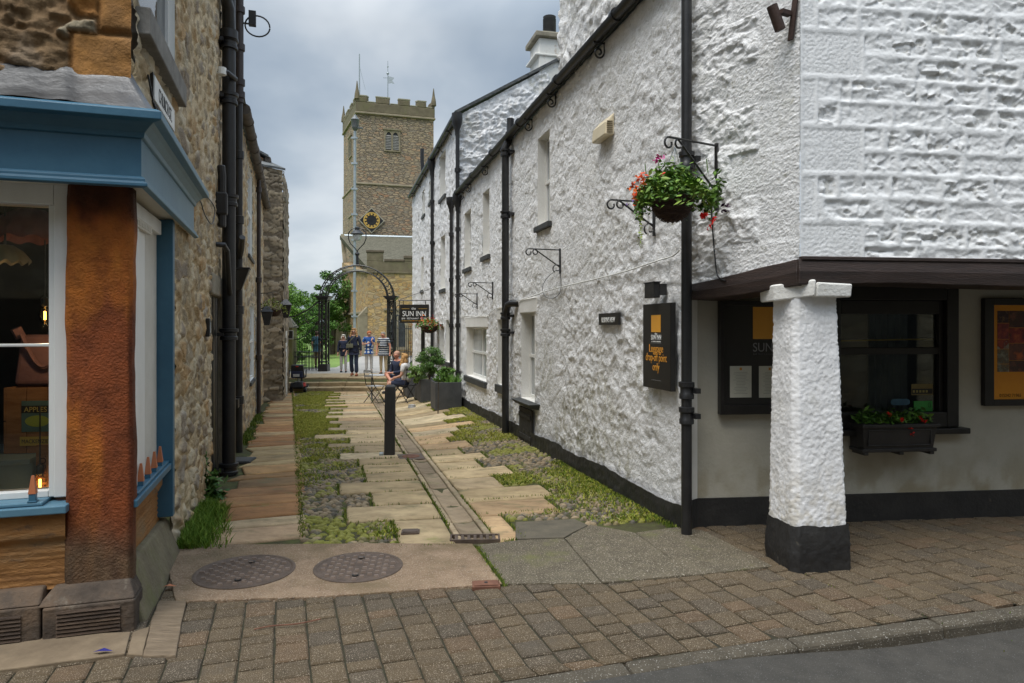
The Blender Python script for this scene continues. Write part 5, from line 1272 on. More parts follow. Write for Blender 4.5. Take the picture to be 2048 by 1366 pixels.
# annexe that steps out into the alley, slate roof sloping towards the street
ub0, ub1 = LW.hit(546), LW.hit(546) + 4.1
hC = thing('stone_annexe', 'narrow coursed stone annexe with slate roof stepping out towards the churchyard gate', 'house', tuple(LW.p(ub0, .3, 0)))
p1 = Vector(G(549, 803)).to_3d(); pR = Vector((-.337 * 19.35, 19.35, 0)); pE = Vector(G(575, 785)).to_3d()
m_cours = rubble_mat('coursed_stone', [(.11, .09, .06), (.17, .14, .09), (.22, .18, .12), (.27, .225, .155), (.14, .11, .08)], (.13, .11, .075), 3.2, 9, edge=.08, bump=.7)
AX = fr2((p1.x - .35, p1.y - .05), (pR.x, pR.y)); AX.n = Vector((AX.u.y, -AX.u.x, 0)); wdt = (pR - Vector((p1.x - .35, p1.y - .05, 0))).length
def st_co(u, z, s):
    f1, f2, i1 = worley((u + .1 * fbm(u * 2, z * 2, s)) * 3.2, (z + .04 * fbm(u * 3, z * 3, s + 1)) * 8.5, s)
    st = sst(.03, .12, f2 - f1); cols = np.array([(.16, .125, .085), (.24, .19, .125), (.31, .25, .165), (.38, .31, .22), (.2, .16, .11)])
    c = cols[(i1 * 4.99).astype(int)] * (.8 + .4 * fbm(u * 9, z * 9, s + 4))[:, None]
    return .04 * st * (.3 + i1) + .012 * fbm(u * 14, z * 14, s), c * st[:, None] + np.array((.14, .115, .08)) * (1 - st[:, None])
wallgrid('street_wall', AX, 0, wdt, -.9, 6.1, m_rub, st_co, .03, [], hC, seed=2)
AY = fr2((pR.x, pR.y), (pE.x, pE.y)); AY.n = Vector((AY.u.y, -AY.u.x, 0))
wallgrid('alley_wall', AY, 0, (pE - pR).length, -.9, 6.1, m_rub, st_co, .05, [], hC, seed=5)
AE = fr2((pE.x, pE.y), (pE.x - 3, pE.y - 1)); AE.n = LW.u.copy()
mb = MB(AE); mb.box(0, 3, -.05, 0, -.9, 6.1); mb.build('end_wall', m_cours, hC)
mb = MB(AX); mb.add([(-2, .08, 6.1), (wdt + .06, .08, 6.1), (wdt + .0, -2.2, 7.0), (-2, -2.2, 7.0), (-2, .08, 6.16), (wdt + .06, .08, 6.16), (wdt + .0, -2.2, 7.06), (-2, -2.2, 7.06)], [(0, 3, 2, 1), (4, 5, 6, 7), (0, 1, 5, 4), (1, 2, 6, 5)])
mb.build('roof', m_slate, hC)
for i, z in enumerate((1.2, 2.0, 3.1, 4.4, 5.3)): mb = MB(AY); mb.box(.5, .7, .0, .10, z, z + .16); mb.build('projecting_stone', m_stoneslab, hC, bevel=.02)
mb = MB(AY); mb.box(1.4, 2.2, .0, .05, -.5, 1.55); mb.build('door', m_whitewood, hC)
# ================================================================== HOUSES ACROSS THE STREET (behind the viewer, seen in the glass)
OP = Fr(-9, -3.9 - 9 * .291, 1, .291); OP.n = Vector((-.291, 1, 0)).normalized()
ter = thing('stone_terrace', 'stone terrace across the street, seen only reflected in the bar window', 'house', tuple(OP.p(9, 0, 0)))
mb = MB(OP); mb.box(-8, 26, -7, 0, -.3, 6.6); mb.build('wall', rubble_mat('terrace_rubble', TAN[:5], (.30, .24, .15), 3.5, 6), ter)
mb = MB(OP); mb.add([(-8, .2, 6.6), (26, .2, 6.6), (26, -3.5, 8.6), (-8, -3.5, 8.6)], [(0, 1, 2, 3)]); mb.build('roof', m_slate, ter)
for u in (0, 4.2, 8.4, 12.6, 16.8):
    for z in (.9, 3.9):
        mb = MB(OP); mb.box(u, u + 1.0, .0, .04, z, z + 1.5); w_ = mb.build('window', m_whitewood, ter); mb = MB(OP); mb.box(u + .07, u + .93, .041, .05, z + .07, z + .72); mb.box(u + .07, u + .93, .041, .05, z + .78, z + 1.43); mb.build('pane', m_dglass, w_)
    mb = MB(OP); mb.box(u + 2.0, u + 2.95, 0, .04, -.1, 2.1); mb.build('door', m_blackwood, ter)
# ================================================================== CHURCH
church = thing('church', 'medieval church of warm stone with battlemented clock tower and slate roofed aisle', 'church', (-12.94, 57, 0))
ST = [(.17, .115, .065), (.24, .175, .10), (.31, .22, .12), (.20, .165, .12), (.36, .26, .15), (.27, .155, .075)]
m_tow = rubble_mat('tower_rubble', [(.25, .19, .13), (.33, .25, .17), (.38, .29, .19), (.28, .235, .18), (.42, .31, .20), (.38, .22, .13)], (.20, .16, .12), 2.3, 6.2, edge=.11, bump=1.0, dist=.06)
m_aisle = rubble_mat('aisle_golden_rubble', [(.24, .16, .085), (.40, .26, .115), (.48, .31, .12), (.34, .26, .17), (.54, .38, .18), (.36, .19, .07)], (.34, .25, .14), 2.6, 5.2, edge=.07, bump=.8, dist=.05)
m_ash = mat('church_ashlar', [(.20, .165, .11), (.31, .26, .18)], 1.6, .9, .5, 14, stain=[((.13, .13, .06), 1.2, .55, .7)])
m_lich = mat('lichened_parapet', [(.11, .09, .055), (.19, .155, .10)], 2.0, .9, .6, 12, stain=[((.155, .14, .07), 1.5, .5, .66)])
TF = Fr(-12.94, 57, 1, .3); TF.n = Vector((.3, -1, 0)).normalized()
TL = Fr(-12.94, 57, -.42, 1); TL.n = Vector((-1, -.42, 0)).normalized()
WF, WL = 6.45, 7.0
PZ = 19.55
def corner4(g, z):
    a = TF.p(0, 0, 0); f = TF.u; l = TL.u
    c = [a, a + f * WF, a + f * WF + l * WL, a + l * WL]; cen = sum(c, Vector()) / 4
    return [tuple((p + (p - cen).normalized() * g).to_2d().to_3d() + Vector((0, 0, z))) for p in c]
tw = MB(); tw.hexa(corner4(.10, -1), corner4(.10, 13.7)); tower = tw.build('tower', m_tow, church)
tw = MB(); tw.hexa(corner4(.0, 13.7), corner4(.0, PZ)); tw.build('belfry_stage', m_tow, tower)
tw = MB(); tw.hexa(corner4(.22, 13.62), corner4(.18, 13.8)); tw.build('string_course', m_ash, tower, bevel=.04)
tw = MB(); tw.hexa(corner4(.22, PZ - .02), corner4(.20, PZ + .16)); tw.build('string_course', m_ash, tower, bevel=.04)
tw = MB(); outc, inc = corner4(.14, 0), corner4(-.32, 0)
for i in range(4):
    j = (i + 1) % 4; o0, o1, n0, n1 = map(Vector, (outc[i], outc[j], inc[i], inc[j]))
    def seg(t0, t1, za, zb, g=0.0):
        q = [o0.lerp(o1, t0), o0.lerp(o1, t1), n0.lerp(n1, t1), n0.lerp(n1, t0)]
        tw.hexa([(p.x, p.y, za) for p in q], [(p.x, p.y, zb) for p in q])
    seg(0, 1, PZ + .16, PZ + .95)
    for a, b in ((0, .13), (.24, .42), (.53, .68), (.78, .89), (.97, 1.0)): seg(a, b, PZ + .95, PZ + 1.40)
par = tw.build('parapet', m_lich, tower, bevel=.05)
tw = MB()
for i in range(4):
    j = (i + 1) % 4; o0, o1, n0, n1 = map(Vector, (outc[i], outc[j], inc[i], inc[j]))
    for a, b in ((0, .13), (.24, .42), (.53, .68), (.78, .89)):
        q = [o0.lerp(o1, a - .004), o0.lerp(o1, b + .004), n0.lerp(n1, b + .004), n0.lerp(n1, a - .004)]; tw.hexa([(p.x, p.y, PZ + 1.402) for p in q], [(p.x, p.y, PZ + 1.56) for p in q])
    for a, b in ((.13, .24), (.42, .53), (.68, .78), (.89, .97)):
        q = [o0.lerp(o1, a + .004), o0.lerp(o1, b - .004), n0.lerp(n1, b - .004), n0.lerp(n1, a + .004)]; tw.hexa([(p.x, p.y, PZ + .952) for p in q], [(p.x, p.y, PZ + 1.07) for p in q])
tw.build('coping', mat('green_coping', [(.20, .185, .12), (.28, .26, .19)], 3, .9, .4, 20), par, bevel=.04)
for p in corner4(.0, PZ + 1.3):
    tw = MB(); p = Vector(p); tw.lathe((p.x, p.y, PZ + 1.2), [(.24, 0), (.20, .45), (.11, .85), (.03, 1.5)], 6); tw.build('pinnacle', m_lich, tower)
tw = MB(); q = corner4(-.3, PZ + .3); tw.add(q, [(0, 1, 2, 3)]); tw.build('lead_roof', m_lead, tower)
# belfry window: two louvred lights under a square label
def tower_window(fr, uc, z0, z1, wd, nl=2, louv=True):
    mb = MB(fr); mb.box(uc - wd / 2 - .12, uc + wd / 2 + .12, .0, .09, z0 - .1, z0); mb.box(uc - wd / 2 - .12, uc - wd / 2, .0, .09, z0, z1 + .1); mb.box(uc + wd / 2, uc + wd / 2 + .12, 0, .09, z0, z1 + .1)
    mb.box(uc - wd / 2 - .2, uc + wd / 2 + .2, 0, .14, z1 + .1, z1 + .24); lw_ = wd / nl
    for i in range(nl):
        a = uc - wd / 2 + lw_ * i; k = 8; arc = [(a + lw_ / 2 - (lw_ / 2 - .05) * math.cos(math.pi * q / k), z1 - .45 + (.38) * math.sin(math.pi * q / k)) for q in range(k + 1)]
        mb.prism([(a, z1 + .1), (a, z1 - .45)] + arc[:k // 2 + 1] + [(a + lw_ / 2, z1 + .1)], 0, .07); mb.prism([(a + lw_ / 2, z1 + .1)] + arc[k // 2:] + [(a + lw_, z1 - .45), (a + lw_, z1 + .1)], 0, .07)
        if i: mb.box(a - .07, a + .07, 0, .08, z0, z1)
    o = mb.build('belfry_window', m_ash, tower)
    mb = MB(fr); mb.box(uc - wd / 2, uc + wd / 2, -.02, .012, z0, z1); mb.build('opening', m_blackwood, o)
    if louv:
        mb = MB(fr)
        for i in range(9):
            z = z0 + .08 + i * (z1 - z0 - .4) / 9; mb.hexa([(uc - wd / 2, .014, z + .10), (uc + wd / 2, .014, z + .10), (uc + wd / 2, .07, z), (uc - wd / 2, .07, z)], [(uc - wd / 2, .014, z + .13), (uc + wd / 2, .014, z + .13), (uc + wd / 2, .07, z + .04), (uc - wd / 2, .07, z + .04)])
        mb.build('louvres', mat('pale_louvre', [(.17, .16, .145), (.25, .24, .22)], 4, .8), o)
tower_window(TF, 2.90, 16.65, 18.25, 1.12)
tower_window(TL, 3.2, 16.65, 18.25, 1.2)
tower_window(TL, 3.0, 8.0, 11.2, 1.3, 2, False)
# diamond clock face with gilded ring and hour marks
uc = TF.hit(743, .1); zc_ = CH + (HY - 441) / F * TF.p(uc, .1, 0).y; rd = 1.10
mb = MB(TF); mb.prism([(uc - rd, zc_), (uc, zc_ - rd), (uc + rd, zc_), (uc, zc_ + rd)], .10, .20); ck = mb.build('clock', mat('pale_clock_stone', [(.30, .27, .20), (.42, .38, .30)], 3, .9), church)
mb = MB(TF); r2 = rd * .88; mb.prism([(uc - r2, zc_), (uc, zc_ - r2), (uc + r2, zc_), (uc, zc_ + r2)], .202, .22); mb.build('clock_board', m_blackwood, ck)
mb = MB(TF); k = 40
for ri, ro, a, b in ((.58, .675, .222, .25),):
    for i in range(k):
        t0, t1 = 2 * math.pi * i / k, 2 * math.pi * (i + 1) / k
        P = lambda r, t: (uc + r * math.cos(t), zc_ + r * math.sin(t)); mb.prism([P(ri, t0), P(ro, t0), P(ro, t1), P(ri, t1)], a, b)
for i in range(12):
    t = math.pi * i / 6; c, s = math.cos(t), math.sin(t); w_ = .075
    mb.prism([(uc + .43 * c - w_ * s, zc_ + .43 * s + w_ * c), (uc + .43 * c + w_ * s, zc_ + .43 * s - w_ * c), (uc + .57 * c + w_ * s, zc_ + .57 * s - w_ * c), (uc + .57 * c - w_ * s, zc_ + .57 * s + w_ * c)], .222, .246)
mb.build('clock_ring', m_gold, ck)
mb = MB(TF); mb.box(uc - .02, uc + .02, .25, .26, zc_ - .05, zc_ + .40); mb.box(uc - .25, uc + .03, .25, .26, zc_ - .02, zc_ + .02); mb.build('clock_hands', m_blackwood, ck)
# flagpole and weather vane on the tower
fp = TF.p(.25, -.8, 0); mb = MB(); zt = CH + (HY - 108) / F * fp.y; mb.tube([(fp.x, fp.y, PZ + .3), (fp.x, fp.y, zt)], [.07, .045], 8); mb.tube([(fp.x, fp.y, zt - 1.0), (fp.x + .5, fp.y, zt - 3.0)], .012, 4)
mb.build('flagpole', m_galv, church, smooth=True)
vp = TF.p(2.9, -3.2, 0); mb = MB(); zt = CH + (HY - 122) / F * vp.y; zb = PZ + .3
mb.tube([(vp.x, vp.y, zb), (vp.x, vp.y, zt)], [.06, .025], 8); mb.ball((vp.x, vp.y, zt - 1.1), .12, .12, .12); mb.ball((vp.x, vp.y, zt - .5), .07, .07, .07)
for a in range(4): mb.tube([(vp.x, vp.y, zb + 1.3), (vp.x + .6 * math.cos(a * 1.57 + .4), vp.y + .6 * math.sin(a * 1.57 + .4), zb)], .03, 5)
mb.tube([(vp.x - .4, vp.y, zt - 1.5), (vp.x + .4, vp.y, zt - 1.5)], .025, 5)
mb.prism([(vp.x + .05, zt - 1.35), (vp.x + .55, zt - 1.5), (vp.x + .40, zt - 1.75), (vp.x + .6, zt - 2.05), (vp.x + .3, zt - 1.95), (vp.x + .05, zt - 2.0)], vp.y - .02, vp.y + .02)
mb.build('weather_vane', m_galv, church)
# aisle in front of the tower
Q = Vector((-9.31, 44, 0))
AF = Fr(Q.x, Q.y, 1, .2); AF.n = Vector((.2, -1, 0)).normalized()
AW = Fr(Q.x, Q.y, -.42, 1); AW.n = Vector((-1, -.42, 0)).normalized()
zA = 5.15; wl = AW.hit(684)
mb = MB(); a0, a1, b1, b0 = Q, AF.p(9, 0, 0), AF.p(9, 0, 0) + AW.u * 11.5, Q + AW.u * wl
mb.hexa([(a0.x, a0.y, -1), (a1.x, a1.y, -1), (b1.x, b1.y, -1), (b0.x, b0.y, -1)], [(a0.x, a0.y, zA), (a1.x, a1.y, zA), (b1.x, b1.y, 8), (b0.x, b0.y, zA + 1.6)])
ais = mb.build('aisle_wall', m_aisle, church)
mb = MB(AF); mb.box(-.12, 9, -.4, .08, zA, zA + .14); mb.box(-.05, 9, -.35, 0.02, zA + .142, zA + .78)
x = 1.05
for a, b in ((-.05, 1.0), (2.35, 4.2), (5.2, 7.0), (8.0, 9.0)): mb.box(a, b, -.34, .015, zA + .782, zA + (1.35 if a < 0 else 1.0))
pp = mb.build('aisle_parapet', m_lich, church, bevel=.03)
mb = MB(AF); mb.box(-.1, 1.05, -.4, .06, zA + 1.352, zA + 1.50)
for a, b in ((1.05, 2.35), (4.2, 5.2), (7.0, 8.0)): mb.box(a, b, -.38, .06, zA + .784, zA + .94)
for a, b in ((2.3, 4.25), (5.15, 7.05)): mb.box(a, b, -.38, .06, zA + 1.002, zA + 1.18)
mb.build('coping', mat('dark_coping', [(.085, .065, .045), (.15, .115, .08)], 3, .9, .4, 20), pp, bevel=.02)
rl = 11.2; mb = MB()
zr = CH + (HY - 470) / F * (Q + AW.u * rl).y
P0, P1 = Q + AW.u * .35, AF.p(9, 0, 0) + AW.u * .35
P2, P3 = P1 + AW.u * rl, P0 + AW.u * rl
mb.hexa([(P0.x, P0.y, zA + .1), (P1.x, P1.y, zA + .1), (P2.x, P2.y, zr - .3), (P3.x, P3.y, zr - .3)], [(P0.x, P0.y, zA + .45), (P1.x, P1.y, zA + .45), (P2.x, P2.y, zr), (P3.x, P3.y, zr)])
m_stslate = slate_mat('stone_slate', ((.075, .07, .052), (.15, .14, .105)))
mb.build('aisle_roof', m_stslate, church)
mb = MB(); mb.tube([tuple(P3 + Vector((0, 0, zr))), tuple(P2 + Vector((0, 0, zr)))], .12, 6); mb.build('ridge', m_galv, church)
# west wall of the aisle: sloping coping, buttress, string course and a tall pointed window
mb = MB(AW)
mb.prism([(0, zA), (wl, zA + 1.0), (wl, zA + 1.22), (0, zA + .22)], -.05, .16); mb.box(-.06, wl * .99, .02, .14, 2.55, 2.72)
mb.prism([(wl * .93, zA + .9), (rl, zr - .2), (rl, zr + .1), (wl * .93, zA + 1.2)], -.3, -.0)
mb.build('west_coping', m_ash, church, bevel=.03)
mb = MB(AW); mb.box(-.02, .55, 0, .55, -1, 2.4); mb.hexa([(-.02, 0, 2.4), (.55, 0, 2.4), (.55, .55, 2.4), (-.02, .55, 2.4)], [(-.02, 0, 3.0), (.55, 0, 3.0), (.55, .03, 3.0), (-.02, .03, 3.0)])
mb.build('buttress', m_ash, church, bevel=.04); mb = MB(AW); mb.box(wl - .8, wl, 0, .8, -1, 3.1); mb.hexa([(wl - .8, 0, 3.1), (wl, 0, 3.1), (wl, .8, 3.1), (wl - .8, .8, 3.1)], [(wl - .8, 0, 4.0), (wl, 0, 4.0), (wl, .03, 4.0), (wl - .8, .03, 4.0)])
mb.build('buttress', m_ash, church, bevel=.04)
ucw = AW.hit(691); 
def lancet(fr, uc, wd, z0, z1, n, name='lancet_window'):
    def arch(w_, zt, zb): return [(uc - w_, zb)] + [(uc - w_ * math.cos(math.pi / 2 * i / 6) ** 1.0, zt - w_ * 1.9 + w_ * 1.9 * math.sin(math.pi / 2 * i / 6)) for i in range(7)] + [(uc + w_ * math.cos(math.pi / 2 * i / 6), zt - w_ * 1.9 + w_ * 1.9 * math.sin(math.pi / 2 * i / 6)) for i in range(5, -1, -1)] + [(uc + w_, zb)]
    mb = MB(fr); mb.prism(arch(wd * .72, z1 + .3, z0 - .2), n, n + .06); o = mb.build(name, m_ash, church)
    mb = MB(fr); mb.prism(arch(wd * .5, z1, z0), n + .061, n + .075); mb.build('pane', m_dglass, o)
    mb = MB(fr); mb.box(uc - .05, uc + .05, n + .076, n + .1, z0, z1 - .1); mb.build('mullion', m_ash, o)
lancet(AW, ucw, 1.5, -.2, 2.2, 0)
for u in (1.9, 4.6):
    lancet(AF, u, 1.0, .4, 2.5, 0, 'aisle_window')
mb = MB(AF); mb.box(3.2, 3.9, 0, .5, -1, 2.6); mb.hexa([(3.2, 0, 2.6), (3.9, 0, 2.6), (3.9, .5, 2.6), (3.2, .5, 2.6)], [(3.2, 0, 3.3), (3.9, 0, 3.3), (3.9, .03, 3.3), (3.2, .03, 3.3)])
mb.box(1.0, 2.6, 0, .12, 2.75, 2.9)
mb.build('aisle_buttress', m_ash, church, bevel=.03)
# ------------------------------------------------------------------ tall galvanised pole with a lamp head
px_ = -.2308; dp = 33.5; X0 = px_ * dp; zt = CH + (HY - 262) / F * dp
pole = thing('lamp_pole', 'tall galvanised pole with strap clips and a floodlight lantern, behind the iron gate', 'lamp pole', (X0, dp, -.2))
mb = MB(); mb.tube([(X0, dp, -.4), (X0 + .02, dp, zt)], .065, 10); 
for z in np.arange(.9, zt, 1.25): mb.box(X0 - .14, X0 + .14, dp - .09, dp + .05, z, z + .09)
mb.build('pole', m_galv, pole)
mb = MB(); mb.lathe((X0 + .04, dp - .03, zt), [(.06, 0), (.15, .12), (.17, .2), (.19, .5), (.22, .54), (.12, .66), (.03, .8)], 10); mb.box(X0 - .05, X0 + .40, dp - .1, dp + .05, zt + .1, zt + .17); mb.build('lantern', mat('grey_lantern', [(.10, .105, .11), (.17, .175, .18)], 4, .5, metal=.3), pole, smooth=True)
# ------------------------------------------------------------------ wrought iron gateway
YG = 27.7
def gx(px): return (px - CX) / F * YG
def gzz(py): return CH + (HY - py) / F * YG
gate = thing('iron_gateway', 'black wrought iron gateway arch with lattice piers and a lantern over the churchyard path', 'gateway', (gx(715), YG, GT))
def pier(px0, px1, par):
    x0, x1 = gx(px0), gx(px1); z1 = gzz(600); mb = MB(); y0, y1 = YG - .18, YG + .18; t = .03
    for x in (x0, x1):
        for y in (y0, y1): mb.box(x - t, x + t, y - t, y + t, GT, z1)
    for z in (GT, GT + .35, 1.15, z1 - .08): mb.box(x0 - t, x1 + t, y0 - t, y1 + t, z, z + .05)
    o = mb.build('pier', m_black, par)
    mb = MB(); xm = (x0 + x1) / 2; hw = (x1 - x0) / 2 - .03
    for y in (y0, y1):
        z = GT + .45
        while z < z1 - .4:
            for s in (-1, 1):
                mb.tube([(xm + s * hw * .95 * math.sin(a) * (1 - a / 9), y, z + .17 - .17 * math.cos(a)) for a in np.linspace(0, 4.4, 11)], .011, 4)
            mb.tube([(xm, y, z), (xm, y, z + .36)], .012, 4); z += .40
        mb.tube([(x0, y, z1 - .35), (x1, y, z1 - .1)], .012, 4); mb.tube([(x1, y, z1 - .35), (x0, y, z1 - .1)], .012, 4)
    mb.build('scrolls', m_black, o)
    mb = MB(); mb.box(x0 - .05, x1 + .05, y0 - .05, y1 + .05, GT - .05, GT + .28); mb.build('pier_base', m_black, o, bevel=.02)
    mb = MB(); mb.hexa([(x0 - .04, y0 - .04, z1), (x1 + .04, y0 - .04, z1), (x1 + .04, y1 + .04, z1), (x0 - .04, y1 + .04, z1)], [(x0 - .13, y0 - .13, z1 + .11), (x1 + .13, y0 - .13, z1 + .11), (x1 + .13, y1 + .13, z1 + .11), (x0 - .13, y1 + .13, z1 + .11)]); mb.box(x0 - .15, x1 + .15, y0 - .15, y1 + .15, z1 + .112, z1 + .16)
    mb.build('pier_cap', m_black, o)
pier(641, 655, gate); pier(777, 789, gate)
xm = gx(714.5); zs = gzz(598); 
mb = MB()
for rx, rz in ((73.5, 67), (61, 56)):
    for y in (-.14, .14): mb.tube([(xm + rx / F * YG * math.cos(a), YG + y, zs + rz / F * YG * math.sin(a)) for a in np.linspace(0, math.pi, 40)], .024, 6)
ar = mb.build('arch', m_black, gate)
mb = MB()
for i in range(1, 26):
    a = math.pi * i / 26; c, s = math.cos(a), math.sin(a); P = lambda k, y: (xm + (61 + 12.5 * k) / F * YG * c, YG + y, zs + (56 + 11 * k) / F * YG * s)
    if abs(i - 13) > 4:
        mb.tube([P(.5 + .42 * math.cos(t), .0) if False else (P(.5 + .4 * math.cos(t), 0)[0] + .09 * math.sin(t) * s, YG - .14, P(.5 + .4 * math.cos(t), 0)[2] - .09 * math.sin(t) * c) for t in np.linspace(0, 5.2, 10)], .012, 4)
    mb.tube([P(0, -.14), P(0, .14)], .01, 4); mb.tube([P(1, -.14), P(1, .14)], .01, 4)
mb.build('arch_scrolls', m_black, ar)
mb = MB(); zt = gzz(530)
mb.tube([(xm, YG, zt - .02), (xm, YG, gzz(508))], [.06, .05], 8); mb.ball((xm, YG, gzz(508)), .10, .10, .08); mb.tube([(xm, YG, gzz(508)), (xm, YG, gzz(500))], .03, 6)
for s in (-1, 1): mb.tube([(xm, YG, gzz(502))] + [(xm + s * gxx, YG, gzz(py)) for gxx, py in ((.10, 496), (.28, 487), (.36, 477), (.35, 466), (.22, 458), (.0, 455))], .022, 6)
lt = mb.build('lantern_bracket', m_black, gate)
mb = MB(); mb.lathe((xm, YG, gzz(468)), [(.26, -.02), (.28, .0), (.22, .06), (.16, .12), (.10, .16), (.10, .26), (.03, .30)], 12); mb.build('lantern_hood', m_black, lt, smooth=True)
mb = MB(); mb.lathe((xm, YG, gzz(482)), [(.10, .0), (.17, .08), (.19, .24)], 12); mb.build('lantern_glass', mat('frosted_glass', [(.45, .48, .48), (.58, .6, .6)], 3, .2), lt, smooth=True)
# open gate leaf at the left, and railings at the right
def railing(name, x0, x1, n, zb, zt, y, ya, label, cat, curve=None, group=None):
    o = thing(name, label, cat, (x0, y, zb)); mb = MB()
    mb.tube([(x0, y, zb + .1), (x1, ya, zb + .1)], .022, 5); mb.tube([(x0, y, zb + .55), (x1, ya, zb + .55)], .02, 5); mb.tube([(x0, y, zb + .75), (x1, ya, zb + .75)], .02, 5)
    tops = []
    for i in range(n):
        t = i / (n - 1); x = x0 + (x1 - x0) * t; yy = y + (ya - y) * t; z = zt + (curve(t) if curve else 0); tops.append((x, yy, z - .12)); mb.tube([(x, yy, zb), (x, yy, z)], [.014, .010], 5)
        if i % 2 == 0 and i < n - 1: mb.tube([(x + (x1 - x0) / (n - 1) * .5, yy, zb), (x + (x1 - x0) / (n - 1) * .5, yy, zb + .75)], .010, 4)
    mb.tube(tops, .018, 5); mb.build('bars', m_black, o); return o
railing('gate_leaf', gx(587), gx(637), 15, GT + .02, gzz(668), YG + .1, YG, 'black iron gate leaf with a rising curved top, left of the gateway path', 'gate', lambda t: .75 * t ** 2 - .1)
mb = MB(); xs = np.linspace(gx(578), gx(640), 12)
ov = mb.tube([(x, YG, gzz(634) + (gzz(600) - gzz(634)) * ((x - xs[0]) / (xs[-1] - xs[0])) ** 1.7) for x in xs], .03, 6)
xs2 = np.linspace(gx(582), gx(640), 12); mb.tube([(x, YG, gzz(655) + (gzz(628) - gzz(655)) * ((x - xs2[0]) / (xs2[-1] - xs2[0])) ** 1.5) for x in xs2], .02, 6)
for i in range(8):
    x = xs[i + 2]; z = gzz(634) + (gzz(600) - gzz(634)) * ((x - xs[0]) / (xs[-1] - xs[0])) ** 1.7; mb.tube([(x + .08 * math.cos(a), YG, z - .22 + .12 * math.sin(a)) for a in np.linspace(0, 5.5, 9)], .01, 4)
mb.build('side_overthrow', m_black, gate)
railing('iron_railing', gx(791), gx(834), 13, GT + .02, gzz(650), YG, YG + .2, 'black iron railings between the gateway and the white house', 'railing', lambda t: -.05 * t)
# stone gate pier with a notice board
sp = thing('stone_gate_pier', 'squat stone gate pier with pointed cap beside the annexe', 'gate pier', (gx(581), YG + .2, GT))
mb = MB(); x0, x1 = gx(566), gx(586); mb.hexa([(x0, YG - .1, GT - .1), (x1, YG - .1, GT - .1), (x1, YG + .5, GT - .1), (x0, YG + .5, GT - .1)], [(x0, YG - .1, gzz(655)), (x1, YG - .1, gzz(655)), (x1, YG + .5, gzz(655)), (x0, YG + .5, gzz(655))]); mb.build('shaft', mat('mossy_pier_stone', [(.13, .12, .05), (.22, .19, .09)], 3, .9, .6, 20, stain=[((.17, .19, .04), 2, .48, .65)]), sp, bevel=.02)
mb = MB(); xc_, yc_ = (x0 + x1) / 2, YG + .2; mb.hexa([(x0 - .06, YG - .16, gzz(655) + .002), (x1 + .06, YG - .16, gzz(655) + .002), (x1 + .06, YG + .56, gzz(655)), (x0 - .06, YG + .56, gzz(655))], [(xc_ - .04, yc_ - .04, gzz(634)), (xc_ + .04, yc_ - .04, gzz(634)), (xc_ + .04, yc_ + .04, gzz(634)), (xc_ - .04, yc_ + .04, gzz(634))]); mb.build('cap', m_stoneslab, sp)
nb = thing('notice_board', 'small black notice board with pale lines of writing on the stone gate pier', 'sign', (gx(582), YG - .15, gzz(670)))
mb = MB(); mb.box(gx(575), gx(589), YG - .16, YG - .12, gzz(678), gzz(661)); mb.build('board', m_signblack, nb)
mb = MB(); mb.box(gx(575), gx(589), YG - .165, YG - .161, gzz(661.7), gzz(661)); mb.box(gx(575), gx(589), YG - .165, YG - .161, gzz(678), gzz(677.3)); mb.box(gx(575), gx(575.7), YG - .165, YG - .161, gzz(677.2), gzz(661.8)); mb.box(gx(588.3), gx(589), YG - .165, YG - .161, gzz(677.2), gzz(661.8)); mb.build('border', m_letter, nb)
# ------------------------------------------------------------------ trees and churchyard greenery
m_bark = mat('bark', [(.05, .04, .03), (.10, .08, .06)], 6, .95, .8, 20)
m_leaf = mat('tree_leaf', [(.8, .85, .7), (1.1, 1.1, 1.0)], 2, .6, attr=True, spec=.25)
def leafcloud(name, pts, size, pal, mt, parent, seed, up=.3):
    r = np.random.default_rng(seed); k = len(pts); P = np.asarray(pts)
    n = r.normal(0, 1, (k, 3)); n[:, 2] = np.abs(n[:, 2]) + up; n /= np.linalg.norm(n, axis=1)[:, None]
    a = np.cross(n, r.normal(0, 1, (k, 3))); a /= np.linalg.norm(a, axis=1)[:, None]; b = np.cross(n, a)
    s = size * r.uniform(.6, 1.3, (k, 1)); w_ = s * r.uniform(.4, .62, (k, 1))
    V = np.stack([P - a * s * .6, P - b * w_ * .5 - n * s * .06, P + a * s * .6 - n * s * .12, P + b * w_ * .5 - n * s * .06, P + n * s * .05], 1)
    i = (np.arange(k) * 5)[:, None]
    FA = np.concatenate([np.concatenate([i, i + 1, i + 4], 1), np.concatenate([i + 1, i + 2, i + 4], 1), np.concatenate([i + 2, i + 3, i + 4], 1), np.concatenate([i + 3, i, i + 4], 1)], 0)
    pal = np.array(pal); c = pal[r.integers(0, len(pal), k)] * r.uniform(.75, 1.25, (k, 1))
    return mesh_np(name, V.reshape(-1, 3), FA, mt, parent, col=np.repeat(c, 5, 0))
def crown(c, rx, ry, rz, nb, per, seed, br=.35):
    r = np.random.default_rng(seed); out = []
    for i in range(nb):
        d = r.normal(0, 1, 3); d /= np.linalg.norm(d); q = r.uniform(.35, 1.0)
        cc = np.array(c) + d * np.array([rx, ry, rz]) * q; rr = br * r.uniform(.5, 1.2) * min(rx, rz)
        p = r.normal(0, 1, (per, 3)); p /= np.linalg.norm(p, axis=1)[:, None]; p *= rr * r.uniform(.3, 1.05, (per, 1)) ** .6; p[:, 2] *= .65
        out.append(cc + p)
    return np.concatenate(out)
